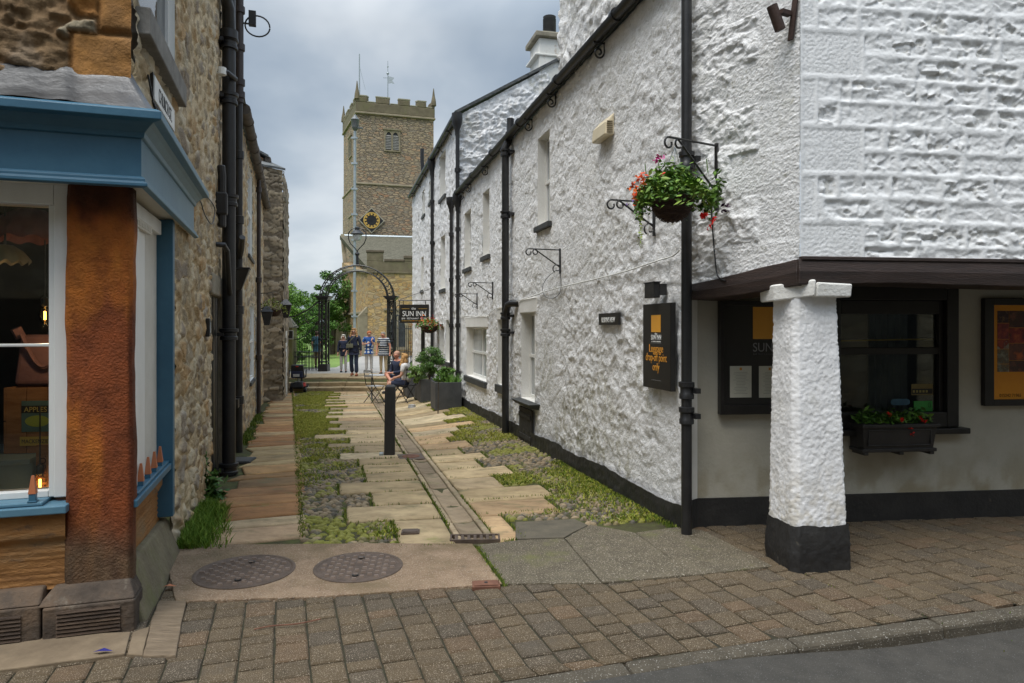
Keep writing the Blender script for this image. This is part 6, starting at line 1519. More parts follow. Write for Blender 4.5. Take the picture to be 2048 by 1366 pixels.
def tree(x, y, h, rx, seed, pal, label, size=.35, nb=34, per=60, zg=-.3):
    o = thing('tree', label, 'tree', (x, y, zg), 'trees beyond the churchyard gate'); r = random.Random(seed); mb = MB()
    mb.tube([(x, y, zg - .3), (x + .1, y, zg + h * .3), (x + .05, y, zg + h * .62)], [.26, .2, .1], 8)
    for i in range(7):
        a = r.uniform(0, 6.28); z = zg + h * r.uniform(.22, .5); mb.tube([(x + .08, y, z), (x + math.cos(a) * rx * .4, y + math.sin(a) * rx * .4, z + h * .15), (x + math.cos(a) * rx * .75, y + math.sin(a) * rx * .75, z + h * .26)], [.1, .06, .02], 5)
    mb.build('trunk', m_bark, o, smooth=True)
    leafcloud('crown', crown((x, y, zg + h * .58), rx, rx, h * .42, nb, per, seed), size, pal, m_leaf, o, seed)
G1 = [(.09, .19, .025), (.13, .25, .035), (.18, .31, .05), (.06, .13, .02)]
G2 = [(.05, .12, .02), (.08, .17, .03), (.11, .21, .04)]
tree(-15.0, 46, 4.9, 2.4, 1, G1, 'bright green spreading tree behind the iron gate leaf', .15, 60, 210)
tree(-13.2, 50, 6.3, 1.6, 2, G2, 'darker green tree close against the church wall', .16, 60, 190)
tree(-19.5, 56, 5.6, 3.0, 3, G1, 'pale green tree rising over the stone gate pier', .17, 60, 190)
tree(-12.3, 43, 3.6, 1.1, 5, G2, 'small rounded tree left of the church window', .13, 46, 140)
for i, (x, y, h, lab) in enumerate(((-13.2, 40, 1.6, 'low leafy shrub under the trees behind the gate'), (-11.7, 37, 1.1, 'small shrub dotted with pale flowers beside the churchyard path'), (-14.3, 36.5, 2.4, 'tall hedge like shrub behind the stone gate pier'))):
    o = thing('shrub', lab, 'shrub', (x, y, -.25)); mb = MB()
    for a in range(5): mb.tube([(x, y, -.3), (x + .3 * math.cos(a * 1.3), y + .3 * math.sin(a * 1.3), h * .5)], [.03, .012], 5)
    mb.build('stems', m_bark, o); leafcloud('foliage', crown((x, y, h * .5 - .1), h * .7, h * .7, h * .5, 26, 60, 30 + i), .14, G1 if i != 2 else G2, m_leaf, o, 40 + i)
# ================================================================== STREET OBJECTS
# bollard
bx, by = G(779, 909); bz = gz(bx, by)
bo = thing('bollard', 'square black post standing alone in the middle of the flagged alley', 'bollard', (bx, by, bz))
BF = Fr(bx, by, 1, .12); BF.n = Vector((.12, -1, 0)).normalized()
mb = MB(BF); hb = .072; tl_ = .012
mb.hexa([(-hb, -hb, bz - .1), (hb, -hb, bz - .1), (hb, hb, bz - .1), (-hb, hb, bz - .1)], [(-hb + tl_, -hb, bz + .945), (hb + tl_, -hb, bz + .945), (hb + tl_, hb, bz + .945), (-hb + tl_, hb, bz + .945)])
mb.hexa([(-hb + tl_, -hb, bz + .9452), (hb + tl_, -hb, bz + .9452), (hb + tl_, hb, bz + .9452), (-hb + tl_, hb, bz + .9452)], [(-hb + .02 + tl_, -hb + .02, bz + .97), (hb - .02 + tl_, -hb + .02, bz + .97), (hb - .02 + tl_, hb - .02, bz + .97), (-hb + .02 + tl_, hb - .02, bz + .97)])
mb.build('post', mat('faded_black_timber', [(.020, .020, .021), (.045, .045, .046)], 4, .55, .5, 40, stretch=(3, 3, .3)), bo, bevel=.006)
mb = MB(BF); mb.box(-.135, -.08, -.02, .10, bz - .02, bz + .035); mb.build('foot_bracket', m_galv, bo, bevel=.004)
# round manhole covers
def manhole(pxc, pyc, label, rot, rad=.325):
    x, y = G(pxc, pyc); r = rad
    o = thing('manhole_cover', label, 'manhole cover', (x, y, .014), 'round iron manhole covers')
    mb = MB(); mb.lathe((x, y, .0), [(r, .006), (r, .0165), (r - .012, .0185), (r - .022, .0165), (r - .026, .013), (.001, .0131)], 48); mb.build('plate', m_iron, o, smooth=True)
    mb = MB(); ca, sa = math.cos(rot), math.sin(rot); n = 13
    for i in range(-n, n + 1):
        for j in range(-n, n + 1):
            a, b = i * .046, j * .040
            if a * a + b * b > (r - .045) ** 2 or (a * a + b * b < .045 ** 2) or (i + j) % 2: continue
            X = lambda p, q: (x + p * ca - q * sa, y + p * sa + q * ca)
            w_, d_ = .017, .009
            c = [X(a - w_, b - d_), X(a + w_, b - d_), X(a + w_, b + d_), X(a - w_, b + d_)]; c2 = [X(a - w_ + .004, b - d_ + .003), X(a + w_ - .004, b - d_ + .003), X(a + w_ - .004, b + d_ - .003), X(a - w_ + .004, b + d_ - .003)]
            mb.hexa([(*p, .0125) for p in c], [(*p, .0255) for p in c2])
    mb.build('treads', mat('worn_iron', [(.22, .165, .13), (.31, .245, .205)], 12, .5, .3, 60, metal=.4), o)
    mb = MB()
    for s in (-1, 1): mb.lathe((x - s * .17 * sa, y + s * .17 * ca, .0), [(.022, .0132), (.022, .0215), (.012, .0215), (.012, .0145)], 12)
    mb.build('lifting_holes', m_blackwood, o)
manhole(490, 1146, 'round iron manhole cover nearest the shop corner post', .12)
manhole(717, 1137, 'round iron manhole cover in the middle of the pink aggregate slab', .10, .30)
def plate(px, py, w_, d_, label, mt, z=.016, name='stopcock_cover', cat='cover', hole=True, ang=.1):
    x, y = G(px, py); o = thing(name, label, cat, (x, y, gz(x, y) + z)); fr = Fr(x, y, 1, ang)
    fr.n = Vector((ang, -1, 0)).normalized(); zz = gz(x, y) + z
    mb = MB(fr); mb.box(-w_ / 2 - .012, w_ / 2 + .012, -d_ / 2 - .01, d_ / 2 + .01, zz - .03, zz - .003); mb.box(-w_ / 2, w_ / 2, -d_ / 2, d_ / 2, zz - .002, zz + .004); mb.build('lid', mt, o, bevel=.003)
    if hole: mb = MB(fr); mb.lathe((0, 0, zz + .0045), [(.012, 0), (.012, .002)], 10); mb.build('keyhole', m_blackwood, o)
plate(972, 1171, .155, .085, 'rusty rectangular stopcock cover at the corner of the pink slab', m_rust)
plate(821, 1066, .12, .085, 'small grey square cover set in the flagstones by the gully grate', m_iron, .020, 'inspection_cover', hole=False)
plate(484, 922, .26, .30, 'flat grey iron cover in the footway beneath the black downpipes', m_slatesill, .022, 'inspection_cover', hole=False)
x, y = G(822, 914); o = thing('drain_cover', 'rusty square drain cover in the channel beside the bollard', 'drain cover', (x, y, gz(x, y)))
fr = Fr(x, y, -.2517, 1); mb = MB(fr); z = gz(x, y) + .01; mb.box(-.20, .20, -.17, .17, z - .05, z); mb.build('frame', m_iron, o, bevel=.006); mb = MB(fr); mb.lathe((0, 0, z), [(.12, 0), (.115, .006), (.02, .007)], 20); mb.build('lid', m_rust, o)
# gully grate at the end of the channel
x, y = G(950, 1076); z = .012; o = thing('gully_grate', 'slotted iron gully grate at the foot of the stone channel', 'drain grate', (x, y, z))
fr = Fr(x, y, 1, .05); mb = MB(fr); W2, D2 = .195, .074
mb.box(-W2, W2, -D2, -D2 + .014, z - .04, z); mb.box(-W2, W2, D2 - .014, D2, z - .04, z); mb.box(-W2, -W2 + .014, -D2 + .014, D2 - .014, z - .04, z); mb.box(W2 - .014, W2, -D2 + .014, D2 - .014, z - .04, z); mb.build('frame', m_iron, o, bevel=.003)
mb = MB(fr); k = 8
for i in range(1, k): xx = -W2 + 2 * W2 * i / k; mb.box(xx - .012, xx + .012, -D2 + .014, D2 - .014, z - .035, z - .004)
mb.build('bars', m_iron, o, bevel=.002)
mb = MB(fr); mb.box(-W2, W2, -D2, D2, z - .06, z - .045); mb.build('sump', m_blackwood, o)
# litter
def leaf_lit(px, py, s, mt, label, name='fallen_leaf', cat='leaf'):
    x, y = G(px, py); mb = MB(); z = .022; mb.add([(x - s, y, z), (x - s * .2, y - s * .3, z + .012), (x + s, y + s * .1, z + .004), (x, y + s * .3, z + .015)], [(0, 1, 3), (1, 2, 3)]); tag(mb.build(name, mt), label, cat)
leaf_lit(338, 1181, .045, m_terra, 'curled orange dead leaf beside the mossy shop plinth')
leaf_lit(205, 1313, .05, mat('blue_wrapper', (.02, .02, .16), rough=.4), 'scrap of dark blue wrapper on the worn footing stone', 'wrapper_scrap', 'litter')
mb = MB(); p0 = Vector((*G(508, 1264), .012)); p1 = Vector((*G(640, 1245), .014)); mb.tube([tuple(p0.lerp(p1, t) + Vector((0, .012 * math.sin(t * 7), .002))) for t in np.linspace(0, 1, 12)], .004, 5); tag(mb.build('twig', m_rust), 'thin reddish twig lying across the paving blocks', 'twig')
# ------------------------------------------------------------------ fittings on the white walls
def bracket(fr, u, z, L_, label, hgt=.34, group='scrolled iron basket brackets on the white walls', rust=False):
    p = fr.p(u, 0, z); o = thing('basket_bracket', label, 'bracket', tuple(p), group); r = .0085
    mb = MB(fr); mb.box(u - .013, u + .013, .012, .03, z - hgt, z + .02); mb.tube([(u, .02, z), (u, L_, z + .005)], r, 6)
    mb.tube([(u, .025, z - hgt * .72), (u, L_ * .82, z)], r, 6)
    mb.tube([(u, L_, z + .005)] + [(u, L_ + .045 * (1 - t / 12) * math.sin(t), z - .04 + .045 * (1 - t / 12) * math.cos(t)) for t in np.linspace(0, 5.2, 16)], r, 5)
    mb.tube([(u, L_ * .80, z)] + [(u, L_ * .80 + .04 * (1 - t / 12) * math.sin(t), z - .035 + .04 * (1 - t / 12) * math.cos(t)) for t in np.linspace(0, 5.2, 16)], r, 5)
    mb.tube([(u, .06 + .055 * (1 - t / 10) * math.cos(t), z - hgt * .6 - .055 + .055 * (1 - t / 10) * math.sin(t)) for t in np.linspace(-1, 5, 14)], r * .9, 5)
    mb.build('iron', m_darkrust if rust else m_black, o); return o
uB = JW.hit(1437); zB = 3.05
bracket(JW, uB, zB, .50, 'scrolled black bracket carrying the large flower basket by the black downpipe', .5)
for px, py, lab in ((1308, 405, 'empty scrolled bracket low left of the flower basket'), (1120, 500, 'empty scrolled bracket under the middle upper window'), (985, 566, 'small empty bracket between the soil pipe and the thin downpipes'), (954, 588, 'farthest small empty bracket by the thin downpipes')):
    u, z = RW.uz(px, py, .02); bracket(RW, u, z, .43, lab, .30)
# hanging baskets
m_bleaf = mat('bedding_leaf', [(.8, .85, .75), (1.1, 1.1, 1.0)], 6, .5, attr=True, spec=.3)
m_petal = mat('petal', [(.9, .9, .9), (1.05, 1.05, 1.05)], 9, .6, attr=True, spec=.2)
m_wicker = mat('dark_wicker', [(.03, .015, .010), (.075, .04, .025)], 22, .85, .9, 50, stretch=(1, 1, 4), bdist=.015)
def petals(name, pts, size, pal, parent, seed): return leafcloud(name, pts, size, pal, m_petal, parent, seed, up=.1)
def basket(c, R, dep, leafs, label, seed, chains=None, pal=None, big=True, zf=1.0):
    c = Vector(c); r = np.random.default_rng(seed); o = thing('flower_basket', label, 'flower basket', tuple(c))
    mb = MB(); n = 28; rings = 11
    prof = []
    for i in range(rings):
        a = math.pi / 2 * i / (rings - 1); w_ = .006 * (1 if i % 2 else -1); prof.append(((R + w_) * math.sin(a) + .004, -dep * math.cos(a)))
    mb.lathe(tuple(c), prof, n); mb.tube([(c.x + R * math.cos(a), c.y + R * math.sin(a), c.z) for a in np.linspace(0, 6.283, 30)], .014, 6)
    for i in range(2, 10): mb.tube([(c.x + (prof[i][0] + .003) * math.cos(a), c.y + (prof[i][0] + .003) * math.sin(a), c.z + prof[i][1] + .006 * math.sin(a * 9 + i * 3)) for a in np.linspace(0, 6.283, 60)], .005, 4)
    mb.build('wicker_bowl', m_wicker, o, smooth=True)
    P = []
    for i in range(leafs):
        a = r.uniform(0, 6.283); q = r.uniform(0, 1) ** .5; rr = R * (1.8 if big else 1.65) * q; hh = .19 * zf * (1 - q * q) * r.uniform(.3, 1.15) + r.normal(0, .03) - .10 * q ** 4 * r.uniform(0, 1.3)
        P.append((c.x + rr * math.cos(a), c.y + rr * math.sin(a), c.z + .03 + hh))
    leafcloud('foliage', P, .05 if big else .06, pal or [(.06, .14, .02), (.11, .21, .03), (.18, .30, .05), (.26, .36, .08), (.04, .09, .015)], m_bleaf, o, seed, up=.5)
    return o, r
tip = JW.p(uB, .47, 0); BC = Vector((tip.x, tip.y, 2.60))
bk_, r = basket(BC, .150, .17, 1700, 'large wicker hanging basket of red, orange and pink flowers by the black downpipe', 3)
def around(cpx, cpy, dd, n, sx, sz, seed):
    r = np.random.default_rng(seed); d = BC.y + dd; c = np.array([(cpx - CX) / F * d, d, CH - (cpy - HY) / F * d]); return c + r.normal(0, 1, (n, 3)) * np.array([sx, .03, sz])
petals('orange_flowers', np.concatenate([around(1282, 355, -.04, 34, .022, .035, 1), around(1270, 385, -.02, 30, .016, .035, 2), around(1290, 375, -.04, 14, .02, .03, 3), around(1272, 405, 0, 7, .012, .01, 9)]), .034, [(.75, .10, .02), (.80, .16, .03), (.70, .07, .02)], bk_, 5)
petals('pink_geranium', around(1317, 316, 0, 34, .018, .012, 4), .026, [(.65, .03, .28), (.72, .06, .36), (.5, .02, .2)], bk_, 6)
petals('red_begonia', np.concatenate([around(1409, 430, -.12, 44, .016, .012, 7), around(1425, 443, -.05, 10, .008, .015, 8), around(1328, 346, -.1, 5, .005, .004, 11), around(1418, 455, -.06, 6, .006, .008, 19)]), .03, [(.72, .02, .015), (.60, .012, .01), (.8, .05, .03)], bk_, 7)
petals('purple_lobelia', np.concatenate([around(1272, 396, -.01, 10, .014, .008, 12), around(1255, 408, 0, 8, .012, .006, 13)]), .02, [(.17, .08, .42), (.25, .14, .5)], bk_, 8)
petals('dark_petunia', around(1453, 416, .02, 16, .010, .018, 14), .035, [(.02, .004, .02), (.035, .006, .03)], bk_, 9)
tr = np.concatenate([around(1281, 430 + i * 5, -.02, 4, .008, .008, 40 + i) for i in range(13)]); leafcloud('trailing_stems', tr, .026, [(.20, .27, .05), (.27, .33, .08)], m_bleaf, bk_, 10)
leafcloud('side_foliage', np.concatenate([around(1290, 392, 0, 90, .03, .045, 61), around(1420, 400, -.03, 130, .028, .05, 62), around(1280, 420, 0, 40, .02, .04, 63), around(1436, 380, .03, 60, .018, .05, 64)]), .045, [(.07, .15, .02), (.11, .21, .03), (.16, .25, .06)], m_bleaf, bk_, 11)
mb = MB()
for px, py0, py1 in ((1317, 325, 352), (1290, 327, 352), (1413, 318, 345)):
    mb.tube([((px - CX) / F * BC.y, BC.y, CH + (HY - py0) / F * BC.y), ((px + 3 - CX) / F * BC.y, BC.y, CH + (HY - py1) / F * BC.y)], .004, 5)
mb.build('flower_stalks', mat('green_stem', (.10, .18, .04)), bk_)
mb = MB(); hk = JW.p(uB, .44, zB - .06)
for a in (0.4, 2.5, 4.6): mb.tube([tuple(hk), (BC.x + .15 * math.cos(a), BC.y + .15 * math.sin(a), BC.z)], .0035, 4)
mb.build('hanging_chains', m_galv, bk_)
cable(JW, [(uB - .06, .02, 2.62), (uB - .04, .02, 2.40), (uB - .02, .02, 2.22), (uB + .02, .03, 2.05), (uB + .12, .05, 2.0)], .006, m_black, 'cable', inn)
# alarm box
u0, z0 = RW.uz(1190, 250, 0); ua, ub_ = RW.hit(1232), RW.hit(1190, .12)
ax_ = thing('alarm_box', 'cream plastic alarm siren box high on the white alley wall', 'alarm box', tuple(RW.p(ua, .0, z0)))
zt_, zb_ = RW.uz(1232, 223)[1], RW.uz(1232, 268)[1]; lo, hi = ua + .02, ua + .42
mb = MB(RW); mb.hexa([(lo, .01, zb_), (hi, .01, zb_), (hi, .01, zt_), (lo, .01, zt_)], [(lo + .01, .11, zb_ - .0), (hi - .01, .11, zb_ - .0), (hi - .02, .10, zt_ - .10), (lo + .02, .10, zt_ - .10)])
m_cr = mat('cream_plastic', [(.62, .53, .36), (.68, .59, .42)], 3, .45); mb.build('housing', m_cr, ax_, bevel=.012)
mb = MB(RW)
for i in range(6): zz = zt_ - .10 - .022 * i; mb.box(lo - .004, lo + .012 + .0008 * i, .03, .088, zz, zz + .009)
mb.build('louvres', mat('louvre_shadow', (.20, .16, .10)), ax_)
# small black sign and luggage sign
def wsign(px0, px1, py0, py1, th, n=.03):
    a, b = RW.hit(px0, n + th), RW.hit(px1, n + th); m = (px0 + px1) / 2; z1 = RW.uz(m, py0, n + th)[1]; z0 = RW.uz(m, py1, n + th)[1]; return min(a, b), max(a, b), z0, z1
h = wsign(1197, 1237, 626, 650, .025); rv = thing('wall_sign', "small black sign with pale capitals reading Ruskin's View", 'sign', tuple(RW.p(h[0], .03, h[2])))
mb = MB(RW); mb.box(h[0], h[1], .03, .055, h[2], h[3]); mb.build('board', m_signblack, rv, bevel=.002)
tu = (h[0] + h[1]) / 2
def wtext(s, fr, u, n, z, size, mt, par, width):
    o = text(s, fr, u, n, z, size, mt, par, 1.0, flipu=True, depth=.001); vs = o.data.vertices
    us = [(Vector(v.co) - fr.o).dot(fr.u) for v in vs]; w_ = max(us) - min(us); c = (max(us) + min(us)) / 2; k = width / w_
    for v in vs:
        q = (Vector(v.co) - fr.o).dot(fr.u); v.co = Vector(v.co) + fr.u * ((q - c) * k + u - q)
    return o
wtext("RUSKIN'S VIEW", RW, tu, .0565, h[2] + .028, .075, m_letter, rv, (h[1] - h[0]) * .66)
h = wsign(1288, 1343, 607, 778, .045); lg = thing('luggage_sign', 'tall black sign about a luggage drop-off point, with orange square and orange letters', 'sign', tuple(RW.p(h[0], .03, h[2])))
mb = MB(RW); mb.box(h[0], h[1], .035, .085, h[2], h[3]); mb.build('board', m_signblack, lg, bevel=.003)
wd, hg = h[1] - h[0], h[3] - h[2]; um = (h[0] + h[1]) / 2
mb = MB(RW); mb.box(um - wd * .17, um + wd * .17, .086, .088, h[2] + hg * .665, h[2] + hg * .865); mb.build('orange_square', m_orange, lg)
mb = MB(RW); mb.box(um - wd * .19, um + wd * .19, .086, .087, h[2] + hg * .535, h[2] + hg * .538); mb.box(um - wd * .19, um - wd * .08, .086, .087, h[2] + hg * .640, h[2] + hg * .643); mb.box(um + wd * .08, um + wd * .19, .086, .087, h[2] + hg * .640, h[2] + hg * .643); mb.box(um - wd * .17, um + wd * .17, .086, .087, h[2] + hg * .10, h[2] + hg * .103); mb.build('rules', mat('grey_rule', (.3, .3, .3)), lg)
wtext('the', RW, um, .0865, h[2] + hg * .632, .03, m_letter, lg, wd * .09)
wtext('SUN INN', RW, um, .0865, h[2] + hg * .575, .062, m_letter, lg, wd * .36)
wtext('AT KIRKBY LONSDALE', RW, um, .0865, h[2] + hg * .548, .014, m_letter, lg, wd * .34)
for s, zz, ww in (('Luggage', .43, .50), ('drop-off point', .325, .76), ('only', .215, .24)): wtext(s, RW, um, .0865, h[2] + hg * zz, .098, m_letteror, lg, wd * ww)
# twin spotlight
u, z = RW.uz(1322, 580, .05); sp_ = thing('spotlight', 'black box floodlight on a knuckle bracket above the luggage sign', 'floodlight', tuple(RW.p(u, .02, z)))
mb = MB(RW); hs_ = wsign(1296, 1312, 566, 596, .10); mb.box(hs_[0] + .0, hs_[1] + .03, .09, .15, hs_[2], hs_[3]); mb.box(hs_[0] - .01, hs_[1] + .04, .085, .155, hs_[3], hs_[3] + .01); mb.build('head', m_black, sp_, bevel=.006)
mb = MB(RW); u2_ = RW.hit(1322, .05); mb.box(u2_ - .07, u2_ + .03, .03, .10, z - .045, z + .05)
for i in range(4): mb.box(u2_ - .065 + .024 * i, u2_ - .055 + .024 * i, .1, .125, z - .04, z + .045)
mb.tube([(u2_, .08, z), (hs_[0] + .02, .12, z)], .012, 6); mb.build('driver_box', m_black, sp_)
# black reflector of pipe holder high on the corner
u, z = JW.uz(1566, 45, .05); fh = thing('flag_holder', 'rusty iron flag pole socket high on the jettied corner', 'bracket', tuple(JW.p(u, .02, z)))
mb = MB(JW); mb.hexa([(u + .02, .015, z - .13), (u + .06, .015, z - .13), (u + .06, .03, z - .13), (u + .02, .03, z - .13)], [(u + .06, .015, z + .14), (u + .10, .015, z + .14), (u + .10, .03, z + .14), (u + .06, .03, z + .14)]); mb.build('strap', m_darkrust, fh)
mb = MB(JW); mb.tube([(u + .02, .10, z - .07), (u + .0, .16, z + .09)], .036, 12); mb.box(u + .02, u + .06, .03, .12, z + .03, z + .06); mb.build('socket', m_darkrust, fh, smooth=True)
# grey wires along the wall
m_wire = mat('painted_cable', [(.55, .55, .52), (.66, .66, .63)], 6, .7)
def rp(px, py, n=.035): u, z = RW.uz(px, py, n); return (u, n, z)
cable(RW, [rp(1360, 500), rp(1345, 512), rp(1320, 520), rp(1290, 530), rp(1250, 543), rp(1200, 556), rp(1140, 570), rp(1090, 583), rp(1072, 590), rp(1030, 603)], .007, m_wire, 'cable', inn)
cable(RW, [rp(1012, 612), rp(990, 618), rp(975, 630), rp(955, 632), rp(925, 632), rp(905, 634)], .007, m_wire, 'cable', inn)
cable(RW, [rp(1113, 540), rp(1095, 555), rp(1085, 575), rp(1090, 592), rp(1105, 597), rp(1120, 585), rp(1122, 560), rp(1118, 540)], .004, m_black, 'cable', inn)
# ------------------------------------------------------------------ recess: menu board, poster, window box, stickers
def rbox(px0, px1, py0, py1, n): a, b = RC.hit(px0, n), RC.hit(px1, n); z1 = RC.uz((px0 + px1) / 2, py0, n)[1]; z0 = RC.uz((px0 + px1) / 2, py1, n)[1]; return min(a, b), max(a, b), z0, z1
h = rbox(1441, 1662, 602, 828, .07); mn = thing('menu_board', 'glazed black menu board with orange square and two pale menus, half behind the column', 'menu board', tuple(RC.p(h[0], .02, h[2])))
mb = MB(RC); mb.box(h[0], h[1], .012, .05, h[2], h[3]); mb.build('board', m_signblack, mn)
mb = MB(RC); t = .035
mb.box(h[0] - .002, h[0] + t, .05, .075, h[2], h[3]); mb.box(h[1] - t, h[1], .05, .075, h[2], h[3]); mb.box(h[0] + t, h[1] - t, .05, .075, h[3] - t, h[3]); mb.box(h[0] + t, h[1] - t, .05, .075, h[2], h[2] + t * 2.2); mb.build('frame', m_blackwood, mn, bevel=.003)
q = rbox(1506, 1600, 614, 678, .052); mb = MB(RC); mb.box(q[0], q[1], .051, .053, q[2], q[3]); mb.build('orange_square', m_orange, mn)
sun_u = q[0]; text('SUN INN', RC, sun_u - .003, .052, RC.uz(1520, 703, .052)[1], .105, mat('etched_letter', (.24, .24, .25)), mn, .88, 'LEFT', depth=.001)
text('BAR  RESTAURANT  ROOMS', RC, sun_u, .052, RC.uz(1520, 710, .052)[1], .022, mat('etched_letter_dim', (.12, .12, .12)), mn, .9, 'LEFT', depth=.001)
for px0, px1 in ((1460, 1503), (1518, 1561)):
    q = rbox(px0, px1, 732, 795, .052); mb = MB(RC); mb.box(q[0], q[1], .0505, .0525, q[2], q[3]); pg = mb.build('menu_sheet', mat('menu_paper', [(.47, .46, .38), (.53, .52, .44)], 3, .8), mn)
    mb = MB(RC); mm = (q[0] + q[1]) / 2; rr_ = random.Random(px0)
    for i in range(15):
        w2 = (q[1] - q[0]) * rr_.uniform(.18, .38); zz = q[3] - .055 - .0125 * i; mb.box(mm - w2, mm + w2, .0526, .0529, zz, zz + .0032)
    mb.build('printed_lines', mat('print_grey', (.26, .25, .22)), pg)
    mb = MB(RC); mb.box(mm - .010, mm + .010, .0526, .053, q[3] - .035, q[3] - .013); mb.build('printed_crest', mat('print_orange', (.5, .22, .04)), pg)
h = rbox(1971, 2200, 597, 811, .06); po = thing('poster_case', 'black framed orange poster with a grid of pub photographs at the right edge', 'poster', tuple(RC.p(h[0], .02, h[2])))
mb = MB(RC); t = .088; mb.box(h[0], h[1], .008, .03, h[2], h[3]); mb.box(h[0], h[0] + t, .03, .055, h[2], h[3]); mb.box(h[1] - t, h[1], .03, .055, h[2], h[3]); mb.box(h[0] + t, h[1] - t, .03, .055, h[3] - .058, h[3]); mb.box(h[0] + t, h[1] - t, .03, .055, h[2], h[2] + .055); mb.build('frame', m_blackwood, po, bevel=.004)
mb = MB(RC); mb.box(h[0] + t, h[1] - t, .031, .034, h[2] + .055, h[3] - .058); mb.build('orange_sheet', mat('poster_orange', [(.70, .26, .015), (.80, .34, .02)], 2, .6), po)
ph = [((.30, .17, .06), (.05, .02, .02)), ((.10, .02, .02), (.22, .03, .03)), ((.05, .012, .012), (.3, .03, .02)), ((.42, .07, .03), (.2, .03, .02)), ((.5, .12, .03), (.12, .04, .03)), ((.33, .33, .25), (.12, .10, .07)), ((.20, .07, .04), (.06, .03, .02))]
a0 = h[0] + t + .045; zz = h[3] - .058 - .05
cells = [(0, .11, 0, .105, 0), (.113, .30, .0, .145, 6), (0, .11, .108, .245, 1), (.113, .30, .148, .28, 2), (0, .11, .248, .33, 3), (.113, .30, .283, .43, 4), (0, .11, .333, .46, 5), (.113, .30, .433, .53, 6), (0, .11, .463, .53, 5)]
for (ua_, ub2, za, zb2, ci) in cells:
    mb = MB(RC); mb.box(a0 + ua_, a0 + ub2, .0345, .0355, zz - zb2, zz - za); mb.build('photograph', mat('photo_print', [ph[ci][0], ph[ci][1], ph[(ci + 2) % 7][0]], 14, .5, detail=3), po)
text('015242 71965', RC, a0 + .02, .035, h[2] + .075, .04, mat('poster_print', (.16, .06, .01)), po, .9, 'LEFT', depth=.001)
# window stickers inside the bar window
u0, u1, z0, z1 = rw_h
def stick(px0, px1, py0, py1, col, label, name='window_sticker'):
    q = rbox(px0, px1, py0, py1, -.04); mb = MB(RC); mb.box(q[0], q[1], -.043, -.041, q[2], q[3]); return tag(mb.build(name, mat('sticker', [col, tuple(c * .8 for c in col)], 30, .5)), label, 'sticker'), q
o, q = stick(1823, 1866, 768, 790, (.20, .15, .05), 'small yellow and black rating sticker in the bar window')
mb = MB(RC); mb.box(q[0] + .004, q[1] - .004, -.0405, -.0395, q[2] + .01, q[2] + .055)
mb.build('black_panel', m_signblack, o)
mb = MB(RC); [mb.box(q[0] + .012 + .03 * i, q[0] + .03 + .03 * i, -.039, -.038, q[2] + .022, q[2] + .042) for i in range(5)]; mb.build('rating_marks', mat('rating_yellow', (.30, .25, .08)), o)
o, q = stick(1828, 1865, 802, 827, (.05, .33, .06), 'bright green hygiene sticker in the bar window')
mb = MB(RC); mb.tube([(q[1] - .03 + .012 * math.cos(a), -.0395, q[3] - .035 + .02 * math.sin(a)) for a in np.linspace(0, 6.28, 14)], .002, 4); mb.build('printed_ring', m_signblack, o)
q = rbox(1782, 1820, 794, 814, -.04); zc2 = (q[2] + q[3]) / 2
mb = MB(RC); poly = []
for a in np.linspace(0, 2 * math.pi, 40)[:-1]: poly.append(((q[0] + q[1]) / 2 + (q[1] - q[0]) / 2 * math.cos(a), zc2 + (.028 + .026 * abs(math.cos(a)) ** 3) * math.sin(a)))
mb.prism(poly, -.043, -.0405); tag(mb.build('bone_sticker', mat('sticker_blue', [(.03, .09, .15), (.05, .14, .2)], 9, .5)), 'blue bone shaped sticker low in the bar window', 'sticker')
# window box with plants
h = rbox(1727, 1877, 848, 905, .22); WX = thing('window_box', 'dark panelled window box with green plants and red flowers under the bar window', 'window box', tuple(RC.p(h[0], .02, h[2])))
mb = MB(RC); mb.hexa([(h[0] + .01, .02, h[2] + .02), (h[1] - .01, .02, h[2] + .02), (h[1] - .025, .19, h[2] + .02), (h[0] + .025, .19, h[2] + .02)], [(h[0], .02, h[3]), (h[1], .02, h[3]), (h[1], .215, h[3]), (h[0], .215, h[3])])
mb.box(h[0] - .012, h[1] + .012, .02, .232, h[3] - .03, h[3] - .002); mb.box(h[0] + .0, h[1] - .0, .02, .205, h[2] + .0, h[2] + .028)
t = .05; n_ = .208
mb.box(h[0] + .05, h[1] - .05, .195, n_ + .008, h[3] - .058, h[3] - .046); mb.box(h[0] + .05, h[1] - .05, .195, n_ - .003, h[2] + .05, h[2] + .062); mb.box(h[0] + .05, h[0] + .062, .195, n_ + .004, h[2] + .062, h[3] - .058); mb.box(h[1] - .062, h[1] - .05, .195, n_ + .004, h[2] + .062, h[3] - .058)
for u in (h[0] + .02, (h[0] + h[1]) / 2, h[1] - .06): mb.box(u, u + .04, .03, .2, h[2] - .025, h[2])
mb.build('trough', mat('dark_trough_plastic', [(.018, .016, .015), (.034, .03, .028)], 6, .5, .3, 40), WX, bevel=.005)
r = np.random.default_rng(5); P = np.stack([r.uniform(h[0] + .0, h[1] - .02, 420), r.normal(.12, .05, 420), h[3] + np.abs(r.normal(.035, .035, 420))], 1); P = np.array([tuple(RC.p(*p)) for p in P])
leafcloud('foliage', P, .055, [(.05, .12, .02), (.09, .19, .03), (.14, .26, .05)], m_bleaf, WX, 3, up=.6)
pp_ = [RC.p(*RC.uz(px, py, .2)[:1], .22, RC.uz(px, py, .22)[1]) for px, py in ((1818, 856), (1838, 833), (1842, 842), (1822, 868), (1800, 838), (1775, 828))]
petals('red_flowers', np.concatenate([np.array(p) + r.normal(0, .008, (7, 3)) for p in pp_]), .028, [(.6, .015, .01), (.7, .03, .02)], WX, 4)
